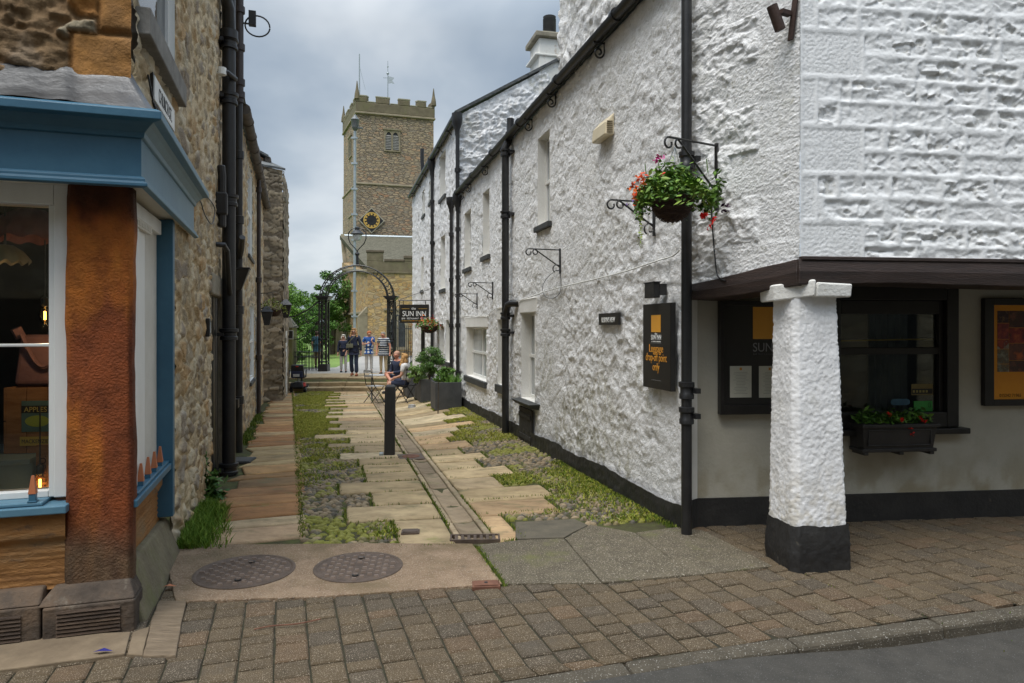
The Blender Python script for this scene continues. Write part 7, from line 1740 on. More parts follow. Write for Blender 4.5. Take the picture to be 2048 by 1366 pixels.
# ------------------------------------------------------------------ hanging pub sign with its bracket, small basket
dS = 19.75; sx0, sx1 = (800 - CX) / F * dS, (858 - CX) / F * dS; sz1, sz0 = CH + (HY - 609) / F * dS, CH + (HY - 646) / F * dS
us = thing('pub_sign', 'black hanging sign reading the Sun Inn with gold rules, projecting from the white house', 'sign', (sx1, dS, sz0))
SG = Fr(0, dS, 1, 0); SG.n = Vector((0, -1, 0)); cx_ = (sx0 + sx1) / 2; w_ = sx1 - sx0; hh = sz1 - sz0
mb = MB(SG); mb.box(sx0, sx1, -.025, .025, sz0, sz1); mb.build('board', m_signblack, us, bevel=.004)
text('SUN INN', SG, cx_, .028, sz0 + hh * .37, hh * .40, m_letter, us, .80)
text('the', SG, cx_ - .02, .028, sz0 + hh * .72, hh * .19, m_letter, us, .95)
text('BAR · RESTAURANT · ROOMS', SG, cx_, .028, sz0 + hh * .20, hh * .13, m_letter, us, .80)
mb = MB(SG); mb.box(sx0 + .05, cx_ - .14, .026, .030, sz0 + hh * .76, sz0 + hh * .78); mb.box(cx_ + .12, sx1 - .05, .026, .030, sz0 + hh * .76, sz0 + hh * .78); mb.box(sx0 + .05, sx1 - .12, .026, .03, sz0 + hh * .11, sz0 + hh * .13); mb.build('gold_rules', m_gold, us)
xwl = xw(dS) - .02
mb = MB(SG); mb.tube([(xwl, 0, sz1 + .12), (sx0 - .06, 0, sz1 + .12)], .016, 6); mb.tube([(xwl, 0, sz1 + .5), (sx0 + .0, 0, sz1 + .14)], .010, 5)
for x in (sx0 + .1, sx1 - .1): mb.tube([(x, 0, sz1), (x, 0, sz1 + .12)], .010, 5)
for zz in (sz1 - .12, sz1 - .40): mb.tube([(sx0 - .02 - .09 * math.sin(t), 0, zz + .10 * math.cos(t)) for t in np.linspace(0, 4.6, 12)], .010, 5)
mb.tube([(sx0 - .02, 0, sz1 + .12), (sx0 - .02, 0, sz0 + .1)], .012, 5)
mb.build('bracket', m_black, us)
dB = 18.9; bc = ((859 - CX) / F * dB, dB, CH + (HY - 652) / F * dB)
b2, r = basket(bc, .24, .20, 420, 'small hanging basket thick with red and orange flowers beside the pub sign', 8, big=False, pal=[(.10, .2, .03), (.16, .27, .05), (.06, .12, .02)], zf=.9)
r = np.random.default_rng(9); P = np.array(bc) + np.stack([r.normal(0, .17, 190), r.normal(-.05, .14, 190), r.normal(.06, .09, 190)], 1)
petals('red_flowers', P, .055, [(.68, .03, .015), (.75, .10, .03), (.6, .015, .01), (.7, .2, .05)], b2, 3)
pxm = (846 - CX) / F * 19.3; mp_ = thing('sign_post', 'black timber post under the hanging flower basket', 'post', (pxm, 19.3, gz(pxm, 19.3)))
mb = MB(); zb = gz(pxm, 19.3); mb.box(pxm - .05, pxm + .05, 19.25, 19.35, zb - .05, CH + (HY - 655) / F * 19.3); mb.build('post', m_blackwood, mp_, bevel=.008); mb = MB(); mb.box(pxm - .065, pxm + .065, 19.235, 19.365, CH + (HY - 655) / F * 19.3 + .002, CH + (HY - 655) / F * 19.3 + .04); mb.build('cap', m_blackwood, mp_, bevel=.006)
# ------------------------------------------------------------------ planters
m_plant = mat('slate_grey_planter', [(.045, .048, .052), (.075, .078, .082)], 4, .6, .3, 30)
def planter(x, y, w_, d_, h_, label, ang=-.258):
    z = gz(x, y) - .02; o = thing('planter', label, 'planter', (x, y, z)); fr = Fr(x, y, 1, -ang); fr.n = Vector((ang, 1, 0)).normalized(); t = .03
    mb = MB(fr); mb.box(-w_ / 2, w_ / 2, 0, t, z, z + h_); mb.box(-w_ / 2, w_ / 2, d_ - t, d_, z, z + h_); mb.box(-w_ / 2, -w_ / 2 + t, t, d_ - t, z, z + h_); mb.box(w_ / 2 - t, w_ / 2, t, d_ - t, z, z + h_); mb.build('trough', m_plant, o, bevel=.006)
    mb = MB(fr); mb.box(-w_ / 2 + t, w_ / 2 - t, t, d_ - t, z + h_ - .12, z + h_ - .05); mb.build('soil', m_soil, o); return o, fr, z + h_
px_, py_ = G(897, 818)
p1, f1_, zt1 = planter(px_, py_, .58, .75, .60, 'short dark grey planter trough at the front of the row against the white wall')
px2, py2 = G(855, 806)
p2, f2_, zt2 = planter(px2 - .02, py2 + .25, .36, 1.3, .58, 'long dark grey planter trough behind the front planter')
px3, py3 = G(826, 797); p3, f3_, zt3 = planter(px3 + .05, 18.6, .5, 1.2, .55, 'farthest dark grey planter trough behind the seated couple')
def bush(name, label, c, rx, rz, n, size, pal, seed, up, nb=26, br=.4):
    o = thing(name, label, 'shrub', (c[0], c[1], c[2] - rz)); mb = MB(); r = random.Random(seed)
    for i in range(9):
        a = r.uniform(0, 6.28); mb.tube([(c[0], c[1], c[2] - rz * 1.0), (c[0] + rx * .4 * math.cos(a), c[1] + rx * .4 * math.sin(a), c[2] + rz * .2)], [.014, .006], 5)
    mb.build('stems', m_bark, o); leafcloud('foliage', crown(c, rx, rx, rz, nb, n // nb, seed, br), size, pal, m_bleaf, o, seed, up); return o
GR = [(.07, .15, .035), (.10, .20, .05), (.14, .25, .06), (.055, .11, .03)]
d = 15.9; bush('rosemary_bush', 'bushy dark green rosemary in the long planter', ((859 - CX) / F * d, d, CH + (HY - 728) / F * d), .31, .37, 9500, .030, GR, 4, .2, 40, .45)
d = 15.3; bush('trailing_shrub', 'lighter leafy shrub spilling over the front planter', ((890 - CX) / F * d, d, CH + (HY - 745) / F * d), .20, .17, 1500, .06, [(.09, .18, .03), (.14, .25, .05), (.10, .19, .05)], 6, .4)
d = 16.9; bush('light_green_shrub', 'pale feathery shrub behind the seated woman', ((835 - CX) / F * d, d, CH + (HY - 745) / F * d), .19, .28, 1500, .05, [(.15, .24, .06), (.2, .3, .08)], 7, .2)
d = 14.3; x = (876 - CX) / F * d; z = gz(x, d); st_ = thing('standard_plant', 'small standard plant on a bare stem before the front planter', 'plant', (x, d, z)); mb = MB(); mb.tube([(x, d, z - .02), (x + .01, d, CH + (HY - 765) / F * d)], [.014, .010], 6); mb.build('stem', m_bark, st_); leafcloud('foliage', crown((x + .02, d, CH + (HY - 757) / F * d), .14, .14, .09, 16, 40, 3), .06, [(.10, .2, .04), (.15, .27, .06)], m_bleaf, st_, 5)
k = 260; rr_ = np.random.default_rng(3); bs = np.array([tuple(f1_.p(u, n, zt1 - .05)) for u, n in zip(rr_.uniform(-.05, .27, k), rr_.uniform(.05, .6, k))]); o = thing('grassy_plant', 'spiky green leaves growing in the front planter', 'plant', tuple(f1_.p(.1, .3, zt1)))
bb = blades('foliage', bs[:, 0], bs[:, 1], .24, .014, 3, pal=[(.09, .19, .03), (.13, .25, .05)], lean=.5); vv = np.empty(len(bb.data.vertices) * 3); bb.data.vertices.foreach_get('co', vv); vv = vv.reshape(-1, 3); vv[:, 2] += np.repeat(bs[:, 2] - gzv(bs[:, 0], bs[:, 1]), 5); bb.data.vertices.foreach_set('co', vv.ravel()); bb.data.materials.clear(); bb.data.materials.append(m_bleaf); setp(bb, o)
# climber by the stone wall
r = np.random.default_rng(12); o = thing('wall_weed', 'tall leafy green weed growing at the foot of the stone wall by the black door', 'plant', (xl(6.6), 6.6, -.03)); P = []; mb = MB()
for (px, py), (qx, qy) in (((412, 1010), (405, 905)), ((420, 1005), (440, 985)), ((415, 1000), (432, 945)), ((405, 1020), (398, 960))):
    dd = 6.7; a = np.array([(px - CX) / F * dd, dd, CH - (py - HY) / F * dd]); b = np.array([(qx - CX) / F * dd, dd, CH - (qy - HY) / F * dd]); mb.tube([tuple(a), tuple((a + b) / 2 + np.array([.02, 0, 0])), tuple(b)], [.007, .004, .003], 5)
    for t in np.linspace(0, 1, 20): P += list(a + (b - a) * t + r.normal(0, 1, (4, 3)) * np.array([.05, .04, .03]) * (1.2 - .7 * t))
mb.build('stems', mat('green_stem_dark', (.06, .11, .03)), o); leafcloud('foliage', P, .09, [(.04, .10, .025), (.07, .15, .035), (.10, .19, .05)], m_bleaf, o, 3, .3)
# ------------------------------------------------------------------ left wall fittings
def lpx(px, n, z): return LW.p(LW.hit(px, n), n, z)
u, z = LW.uz(321, 200, .03); h0, h1 = .30, 1.02; zz = 2.92
sgn = thing('street_sign', 'old cast street sign with raised letters, steeply foreshortened on the shop side wall', 'sign', tuple(LW.p(.3, .03, 2.9)))
ha, hb_ = .40, 1.12; za = 3.12
mb = MB(LW); mb.box(ha, hb_, .028, .042, za - .075, za + .075); mb.build('plate', m_letter, sgn, bevel=.003)
o = text('CHURCH ST.', LW, (ha + hb_) / 2, .0425, za - .045, .125, m_signblack, sgn, (hb_ - ha) / .95 * .88, depth=.002)
mb = MB(LW); mb.box(ha - .012, hb_ + .012, .015, .034, za - .09, za + .09); mb.build('sign_back', m_blackwood, sgn)
for px, pz, lab in ((534, 632, 'black wall lantern by the white cottage door'), (572, 618, 'small black wall lantern on the far annexe')):
    fr = LW if px < 540 else AY; n = .22; u, z = fr.uz(px, pz, n); o = thing('wall_lantern', lab, 'lantern', tuple(fr.p(u, 0, z)), 'black wall lanterns'); mb = MB(fr)
    mb.hexa([(u - .06, n - .06, z - .22), (u + .06, n - .06, z - .22), (u + .06, n + .06, z - .22), (u - .06, n + .06, z - .22)], [(u - .13, n - .13, z + .1), (u + .13, n - .13, z + .1), (u + .13, n + .13, z + .1), (u - .13, n + .13, z + .1)]); mb.build('body', m_black, o, bevel=.01)
    mb = MB(fr); mb.hexa([(u - .15, n - .15, z + .102), (u + .15, n - .15, z + .102), (u + .15, n + .15, z + .102), (u - .15, n + .15, z + .102)], [(u - .03, n - .03, z + .24), (u + .03, n - .03, z + .24), (u + .03, n + .03, z + .24), (u - .03, n + .03, z + .24)]); mb.tube([(u, 0, z + .15), (u, n, z + .22)], .015, 6); mb.build('hood', m_black, o)
u, z = LW.uz(486, 550, .15); o = thing('wall_lantern', 'black half lantern behind the downpipes on the low cottage', 'lantern', tuple(LW.p(u, 0, z)), 'black wall lanterns'); mb = MB(LW); mb.hexa([(u - .05, .05, z - .22), (u + .05, .05, z - .22), (u + .05, .13, z - .22), (u - .05, .13, z - .22)], [(u - .12, .02, z + .08), (u + .12, .02, z + .08), (u + .12, .24, z + .08), (u - .12, .24, z + .08)]); mb.build('body', m_black, o, bevel=.008); mb = MB(LW); mb.box(u - .13, u + .13, .0, .25, z + .082, z + .10); mb.build('hood', m_black, o)
u, z = LW.uz(546, 620, .35); bc3 = LW.p(u, .35, z); o, r = basket(tuple(bc3), .2, .16, 260, 'small hanging basket of yellow green foliage on the stone house', 18, big=False, pal=[(.22, .24, .05), (.3, .3, .07), (.15, .2, .04)], zf=1.2)
mb = MB(LW); mb.tube([(u, .02, z + .4), (u, .35, z + .42), (u, .35, z)], .012, 5); mb.build('hanger', m_black, o)
u, z = LW.uz(414, 655, .04); o = thing('door_buzzer', 'small black intercom box beside the black alley door', 'intercom', tuple(LW.p(u, .03, z))); mb = MB(LW); mb.box(u - .05, u + .05, .03, .07, z - .09, z + .09); mb.build('case', m_black, o, bevel=.01); mb = MB(LW); mb.box(u - .03, u + .03, .0705, .073, z - .05, z + .05); mb.build('panel', m_galv, o)
# ------------------------------------------------------------------ shop window display
m_crate = mat('crate_wood', [(.20, .085, .03), (.32, .15, .06)], 5, .8, .4, 30, stretch=(1, 1, 6))
def sp(px, py, n): u = SH.hit(px, n); return u, SH.uz(px, py, n)[1]
cn = -.62
ua, za = sp(92, 905, cn); ub2, zb2 = sp(26, 782, cn); z0c = za
cr = thing('wooden_crate', 'orange brown wooden fruit crate with a blue apple label in the shop window', 'crate', tuple(SH.p(ua, cn, za)))
CRF = Fr(SH.p(ub2 + .06, cn, 0).x, SH.p(ub2 - .06, cn, 0).y, 1, .12); CRF.n = Vector((.12, -1, 0)).normalized()
mb = MB(CRF); L3 = .47; H3 = .40
for i in range(4): mb.box(0 + i * L3 / 4 + .002, (i + 1) * L3 / 4 - .002, -.012, 0, za, za + H3)
mb.box(-.012, 0, -.42, 0.0, za, za + H3 * .48); mb.box(-.012, 0, -.42, 0.0, za + H3 * .5, za + H3); mb.box(L3, L3 + .012, -.42, 0, za, za + H3); mb.box(0, L3, -.42, -.408, za, za + H3); mb.box(0, L3, -.4, -.02, za, za + .012); mb.build('boards', m_crate, cr)
mb = MB(CRF); mb.box(.09, .30, .001, .003, za + .13, za + .32); lb = mb.build('paper_label', mat('label_blue', [(.07, .13, .13), (.10, .17, .16)], 6, .8), cr)
mb = MB(CRF); mb.box(.09, .30, .0031, .004, za + .245, za + .29); mb.build('label_band', m_signblack, lb)
text('APPLES', CRF, .105, .0045, za + .252, .044, mat('label_yellow', (.5, .38, .10)), lb, .95, 'LEFT', depth=.0005)
mb = MB(CRF); mb.prism([(.18 + .07 * math.cos(a), za + .195 + .035 * math.sin(a)) for a in np.linspace(0, 6.28, 20)[:-1]], .0032, .0046); mb.build('printed_apple', mat('label_green', (.28, .33, .06)), lb)
mb = MB(CRF); mb.box(.08, .30, .001, .003, za + .045, za + .10); mb.build('yellow_strip', mat('strip_yellow', (.42, .30, .05)), cr); text('MACKENZIE', CRF, .09, .0035, za + .06, .035, m_signblack, cr, .8, 'LEFT', depth=.0005)
u, z = sp(84, 1000, -.36); pl = thing('tea_chest_plank', 'upright brown plank stencilled Old Tea Co. at the edge of the shop window', 'plank', tuple(SH.p(u, -.36, .4)))
PLF = Fr(SH.p(u, -.36, 0).x, SH.p(u, -.36, 0).y, 1, .32); PLF.n = Vector((.32, -1, 0)).normalized(); zt = sp(84, 890, -.36)[1]
mb = MB(PLF); mb.box(-.03, .035, -.02, 0, .38, zt); mb.box(.045, .16, -.025, -.004, .38, zt); mb.build('board', m_crate, pl); text('OLD TEA CO.', PLF, .020, .002, .60, .05, mat('stencil_brown', (.05, .025, .012)), pl, 1.0, 'LEFT', depth=.0005, rot90=True)
mb = MB(SH); z1 = sp(30, 905, -.7)[1]; m_shelf = mat('blue_grey_shelf', [(.13, .19, .22), (.17, .235, .27)], 4, .6)
sh = thing('display_shelf', 'pale blue grey display shelf low in the shop window', 'shelf', tuple(SH.p(.8, -.6, .4)))
mb.box(.62, 2.2, -1.1, -.42, z1 - .028, z1); mb.build('shelf_top', m_shelf, sh, bevel=.004); mb = MB(SH); mb.box(.62, 2.2, -.50, -.46, z1 - .25, z1 - .03); mb.build('shelf_front', m_shelf, sh); mb = MB(SH); mb.box(.64, .67, -1.05, -.52, .38, z1 - .03); mb.build('leg', m_shelf, sh)
# pink bag on the crate
bg = thing('tote_bag', 'dusty pink folded bag standing on the apple crate', 'bag', tuple(CRF.p(.15, -.2, za + H3)))
mb = MB(CRF); z = za + H3 + .004; mb.hexa([(-.01, -.24, z), (.36, -.24, z), (.36, -.08, z), (-.01, -.08, z)], [(.0, -.20, z + .32), (.35, -.20, z + .32), (.35, -.14, z + .32), (.0, -.14, z + .32)]); m_pink = mat('dusty_pink_cloth', [(.11, .05, .055), (.16, .08, .08)], 4, .9, .4, 30); mb.build('body', m_pink, bg, bevel=.03, seg=3)
mb = MB(CRF); mb.tube([(.05 + .25 * t, -.07, z + .32 - .20 * math.sin(math.pi * t)) for t in np.linspace(0, 1, 14)], .012, 6); mb.tube([(.02, -.12, z + .3), (.0, -.1, z + .36)], .03, 6); mb.build('strap', m_pink, bg, smooth=True)
# frilled hanging shades and bulbs
def shade(px, py, n, R, hgt, c1, c2, label, seed):
    u, z = sp(px, py, n); p = SH.p(u, n, z); o = thing('hanging_lampshade', label, 'lampshade', tuple(p), 'frilled fabric lampshades'); V = []; k = 120
    for j, (rr, dz) in enumerate(((.35, hgt), (.7, hgt * .7), (1.0, hgt * .2), (1.02, 0))):
        for i in range(k):
            a = 6.283 * i / k; q = R * rr * (1 + .05 * math.sin(a * 12) * rr); V.append((p.x + q * math.cos(a), p.y + q * math.sin(a), z + dz + (.010 * math.sin(a * 12) if j == 3 else 0)))
    mb = MB(); mb.add(V, [(j * k + i, j * k + (i + 1) % k, (j + 1) * k + (i + 1) % k, (j + 1) * k + i) for j in range(3) for i in range(k)]); mb.build('fabric', mat('shade_fabric', [c1, c2], 8, .95), o, smooth=True)
    mb = MB(); mb.tube([(p.x, p.y, z + hgt), (p.x, p.y, 2.55)], .006, 5); mb.build('flex', m_black, o)
shade(62, 480, -.55, .22, .18, (.16, .05, .045), (.26, .09, .08), 'dark red frilled fabric shade hanging in the shop window', 1)
shade(10, 525, -.42, .12, .10, (.30, .25, .16), (.38, .33, .22), 'cream frilled shade at the left edge of the shop window', 2)
def bulb(px, py, n, label):
    u, z = sp(px, py, n); p = SH.p(u, n, z); o = thing('filament_bulb', label, 'light bulb', tuple(p), 'lit filament bulbs'); mb = MB(); mb.lathe((p.x, p.y, z - .045), [(.012, 0), (.028, .02), (.032, .05), (.026, .08), (.014, .10)], 14); mb.build('glass', glass_mat('bulb_glass', (.95, .85, .7)), o, smooth=True)
    mb = MB(); mb.tube([(p.x, p.y, z - .022), (p.x, p.y, z + .028)], .0065, 6); mb.build('filament', mat('filament_glow', (.9, .5, .1), emit=((1.0, .48, .10), 6)), o)
    mb = MB(); mb.lathe((p.x, p.y, z + .055), [(.014, 0), (.02, .01), (.02, .05), (.008, .06)], 12); mb.tube([(p.x, p.y, z + .1), (p.x, p.y, z + .45)], .004, 5); mb.build('socket', m_black, o)
    pl_ = bpy.data.lights.new('bulb_light', 'POINT'); pl_.energy = 2.2 if py < 800 else .5; pl_.color = (1, .62, .3); pl_.shadow_soft_size = .02; po_ = bpy.data.objects.new('bulb_light', pl_); COL.objects.link(po_); po_.location = (p.x, p.y - .0, z - .06); setp(po_, o)
bulb(90, 632, -.45, 'glowing filament bulb hanging beside the white window frame'); bulb(80, 968, -.34, 'glowing filament bulb low down near the brown plank')
# ------------------------------------------------------------------ bistro table, chairs, scooter, bowl
m_silver = mat('silver_metal', [(.52, .53, .54), (.66, .67, .68)], 5, .35, metal=.6)
def folding_chair(x, y, ang, label, seatm, backm):
    z = gz(x, y); o = thing('folding_chair', label, 'chair', (x, y, z), 'folding slatted bistro chairs'); fr = Fr(x, y, math.cos(ang), math.sin(ang)); fr.n = Vector((-fr.u.y, fr.u.x, 0))   # n = forward
    for s in (-1, 1):
        mb = MB(fr); mb.tube([(s * .19, .22, z), (s * .19, -.16, z + .52), (s * .19, -.22, z + .86)], .011, 6); mb.build('leg', m_black, o, smooth=True)
        mb = MB(fr); mb.tube([(s * .17, -.24, z), (s * .17, .18, z + .45)], .011, 6); mb.build('leg', m_black, o, smooth=True)
    mb = MB(fr)
    for i in range(5): mb.box(-.2, .2, -.17 + .078 * i, -.105 + .078 * i, z + .445, z + .462)
    mb.build('seat', seatm, o, bevel=.004)
    mb = MB(fr)
    for za, zb2 in ((.84, .90), (.70, .76)): n = -.215 + (.86 - za) * .12; mb.box(-.21, .21, n - .008, n + .012, z + za, z + zb2)
    mb.build('backrest', backm, o, bevel=.004); return o
def P2(px, py): return G(px, py)
cx1, cy1 = G(748, 806)
folding_chair(cx1, cy1 + .1, -.1 - math.pi * .22, 'empty folding chair with pale slats at the left of the cafe table', m_silver, m_silver)
cx2, cy2 = G(812, 806)
folding_chair(cx2 + .0, cy2 + .05, math.pi * .30, 'folding chair with black slatted back on which the woman sits', m_blackwood, m_blackwood)
cx3, cy3 = G(790, 798)
folding_chair(cx3 + .05, cy3 + .25, math.pi * .55, 'folding chair under the man in the dark jacket', m_blackwood, m_blackwood)
tx, ty = G(760, 800); tz = gz(tx, ty); tb = thing('bistro_table', 'small folding cafe table with a silver slatted top', 'table', (tx, ty, tz)); fr = Fr(tx, ty, 1, .2); fr.n = Vector((-.2, 1, 0)).normalized()
mb = MB(fr)
for i in range(7): mb.box(-.30, .30, -.30 + .086 * i, -.225 + .086 * i, tz + .70, tz + .722)
mb.build('tabletop', m_silver, tb, bevel=.004)
for s in (-1, 1):
    mb = MB(fr); mb.tube([(s * .24, -.25, tz), (s * .24, .25, tz + .69)], .011, 6); mb.build('leg', m_black, tb); mb = MB(fr); mb.tube([(s * .22, .25, tz), (s * .22, -.25, tz + .69)], .011, 6); mb.build('leg', m_black, tb)
x, y = G(824, 815); o = thing('dog_bowl', 'shallow steel dog bowl on the grass beside the seated woman', 'bowl', (x, y, gz(x, y))); mb = MB(); mb.lathe((x, y, gz(x, y)), [(.10, 0), (.085, .06), (.09, .065), (.075, .06), (.06, .02)], 18); mb.build('bowl', m_silver, o, smooth=True)
# mobility scooter, seen from behind
sx, sy = G(596, 785); sz = gz(sx, sy); sc = thing('mobility_scooter', 'black and red mobility scooter parked at the foot of the steps', 'mobility scooter', (sx, sy, sz)); fr = Fr(sx, sy, 1, .15); fr.n = Vector((-.15, 1, 0)).normalized()
m_scb = mat('scooter_black', [(.012, .013, .016), (.025, .026, .03)], 5, .4); m_red = mat('scooter_red', (.55, .03, .02), rough=.3, coat=.5)
for (a, b) in ((-.22, .05), (.22, .05), (-.18, .80), (.18, .80)):
    mb = MB(fr); mb.tube([(a - .04, b, sz + .11), (a + .04, b, sz + .11)], .11, 18); wl_ = mb.build('wheel', mat('tyre', (.02, .02, .02), rough=.8), sc, smooth=True); mb = MB(fr); mb.tube([(a - .045, b, sz + .11), (a + .045, b, sz + .11)], .05, 12); mb.build('hub', m_galv, wl_)
mb = MB(fr); mb.box(-.15, .15, -.05, .95, sz + .12, sz + .2); mb.hexa([(-.22, -.14, sz + .17), (.22, -.14, sz + .17), (.2, .35, sz + .2), (-.2, .35, sz + .2)], [(-.15, -.1, sz + .34), (.15, -.1, sz + .34), (.14, .3, sz + .36), (-.14, .3, sz + .36)]); mb.build('chassis', m_scb, sc, bevel=.03, seg=3)
for s in (-1, 1): mb = MB(fr); mb.hexa([(s * .2 - .05, -.1, sz + .2), (s * .2 + .05, -.1, sz + .2), (s * .2 + .05, .2, sz + .2), (s * .2 - .05, .2, sz + .2)], [(s * .2 - .03, -.05, sz + .33), (s * .2 + .04, -.05, sz + .33), (s * .2 + .04, .15, sz + .33), (s * .2 - .03, .15, sz + .33)]); mb.build('mudguard', m_red if s > 0 else m_scb, sc, bevel=.02)
mb = MB(fr); mb.tube([(0, .1, sz + .3), (0, .1, sz + .5)], .03, 10); mb.build('seat_post', m_galv, sc)
mb = MB(fr); mb.box(-.22, .22, -.05, .34, sz + .48, sz + .56); mb.build('seat', m_scb, sc, bevel=.03, seg=3)
mb = MB(fr); mb.hexa([(-.22, -.12, sz + .5), (.22, -.12, sz + .5), (.22, .0, sz + .5), (-.22, .0, sz + .5)], [(-.2, -.17, sz + .93), (.2, -.17, sz + .93), (.2, -.06, sz + .93), (-.2, -.06, sz + .93)]); mb.build('backrest', m_scb, sc, bevel=.04, seg=3)
mb = MB(fr); mb.hexa([(-.19, -.2, sz + .5), (.19, -.2, sz + .5), (.19, -.135, sz + .5), (-.19, -.135, sz + .5)], [(-.18, -.21, sz + .72), (.18, -.21, sz + .72), (.18, -.175, sz + .72), (-.18, -.175, sz + .72)]); mb.build('rear_bag', mat('navy_bag', (.02, .025, .06), rough=.8), sc, bevel=.02)
mb = MB(fr); mb.box(-.12, .08, -.225, -.212, sz + .54, sz + .63); mb.build('number_plate', m_silver, sc)
mb = MB(fr); mb.box(-.04, .04, -.195, -.165, sz + .86, sz + .89); mb.build('reflector', m_red, sc)
for s in (-1, 1): mb = MB(fr); mb.tube([(s * .27, -.1, sz + .52), (s * .27, -.05, sz + .74), (s * .27, .25, sz + .74)], .018, 8); mb.build('armrest', m_scb, sc, smooth=True)
mb = MB(fr); mb.tube([(0, .85, sz + .2), (0, .7, sz + .85)], .03, 10); mb.tube([(-.2, .66, sz + .88), (.2, .66, sz + .88)], .016, 8); mb.build('tiller', m_scb, sc, smooth=True)
# ================================================================== PEOPLE
def skinmesh(name, pts, edges, mt, parent, sub=1):
    """pts: {key: (x, y, z, r)} already in world space; one continuous surface grown along the bones"""
    ks = list(pts); ix = {k: i for i, k in enumerate(ks)}
    me = bpy.data.meshes.new(name); me.from_pydata([tuple(pts[k][:3]) for k in ks], [(ix[a], ix[b]) for a, b in edges], [])
    me.materials.append(mt); o = bpy.data.objects.new(name, me); COL.objects.link(o); setp(o, parent)
    m = o.modifiers.new('skin', 'SKIN'); m.use_smooth_shade = True; m.branch_smoothing = .3
    if not me.skin_vertices: 
        import bmesh
        bm = bmesh.new(); bm.from_mesh(me); bm.verts.layers.skin.verify(); bm.to_mesh(me); bm.free()
    sv = me.skin_vertices[0].data
    for k in ks:
        r = pts[k][3]; sv[ix[k]].radius = (r, r) if not isinstance(r, tuple) else r
        sv[ix[k]].use_root = False
    sv[0].use_root = True
    s = o.modifiers.new('sub', 'SUBSURF'); s.levels = sub; s.render_levels = sub
    return o
m_skin = mat('skin', [(.50, .27, .19), (.60, .35, .26)], 6, .55, spec=.3)
m_skinred = mat('ruddy_skin', [(.50, .22, .15), (.60, .29, .2)], 6, .55, spec=.3)
def stripe_mat():
    m = mat('striped_jersey', [(.03, .045, .08), (.04, .06, .10)], 4, .9); t = m.node_tree; ns = t.nodes; lk = t.links.new
    g = ns.new('ShaderNodeTexCoord'); sp_ = ns.new('ShaderNodeSeparateXYZ'); lk(g.outputs['Object'], sp_.inputs[0])
    a = ns.new('ShaderNodeMath'); a.operation = 'MULTIPLY'; a.inputs[1].default_value = 12.0; lk(sp_.outputs[2], a.inputs[0]); f = ns.new('ShaderNodeMath'); f.operation = 'FRACT'; lk(a.outputs[0], f.inputs[0])
    c = ns.new('ShaderNodeMath'); c.operation = 'GREATER_THAN'; c.inputs[1].default_value = .62; lk(f.outputs[0], c.inputs[0])
    x = ns.new('ShaderNodeMix'); x.data_type = 'RGBA'; b = ns['Principled BSDF']; src = b.inputs['Base Color'].links[0].from_socket
    lk(c.outputs[0], x.inputs[0]); lk(src, x.inputs[6]); x.inputs[7].default_value = (.55, .57, .58, 1); lk(x.outputs[2], b.inputs['Base Color']); return m
def dot_mat():
    m = mat('polka_dot_blouse', [(.012, .075, .28), (.018, .09, .33)], 4, .8); t = m.node_tree; ns = t.nodes; lk = t.links.new
    g = ns.new('ShaderNodeTexCoord'); v = ns.new('ShaderNodeTexVoronoi'); v.inputs['Scale'].default_value = 7.5; v.inputs['Randomness'].default_value = .25; lk(g.outputs['Object'], v.inputs['Vector'])
    c = ns.new('ShaderNodeMath'); c.operation = 'LESS_THAN'; c.inputs[1].default_value = .34; lk(v.outputs['Distance'], c.inputs[0])
    x = ns.new('ShaderNodeMix'); x.data_type = 'RGBA'; b = ns['Principled BSDF']; src = b.inputs['Base Color'].links[0].from_socket
    lk(c.outputs[0], x.inputs[0]); lk(src, x.inputs[6]); x.inputs[7].default_value = (.72, .74, .76, 1); lk(x.outputs[2], b.inputs['Base Color']); return m
def cloth(n, c): return mat(n, [tuple(q * .8 for q in c), c], 7, .9, .4, 40)
m_navy = cloth('navy_cloth', (.022, .03, .065)); m_denim = cloth('dark_denim', (.03, .045, .09)); m_white_c = cloth('white_cotton', (.66, .65, .64)); m_beige = cloth('beige_chino', (.52, .44, .30)); m_stone_c = cloth('stone_trouser', (.50, .49, .46))
m_sole = mat('dark_shoe', [(.02, .02, .025), (.04, .04, .045)], 6, .6)
STAND = dict(pelvis=(0, 0, .93), waist=(0, .0, 1.06), chest=(0, .01, 1.26), neck0=(0, -.01, 1.42), neck=(0, .005, 1.475), jaw=(0, .02, 1.53), skull=(0, .01, 1.595), crown=(0, .0, 1.645),
    shL=(.165, -.01, 1.385), elL=(.225, -.02, 1.12), wrL=(.235, .05, .88), haL=(.235, .07, .81), shR=(-.165, -.01, 1.385), elR=(-.225, -.02, 1.12), wrR=(-.235, .05, .88), haR=(-.235, .07, .81),
    hipL=(.085, 0, .90), knL=(.095, .02, .49), anL=(.10, -.02, .085), toL=(.115, .12, .035), hipR=(-.085, 0, .90), knR=(-.095, .02, .49), anR=(-.10, -.02, .085), toR=(-.115, .12, .035))
RAD = dict(pelvis=.125, waist=.115, chest=.135, neck0=.085, neck=.052, jaw=.064, skull=.083, crown=.055, shL=.062, elL=.042, wrL=.028, haL=.030, shR=.062, elR=.042, wrR=.028, haR=.030, hipL=.088, knL=.058, anL=.038, toL=.034, hipR=.088, knR=.058, anR=.038, toR=.034)
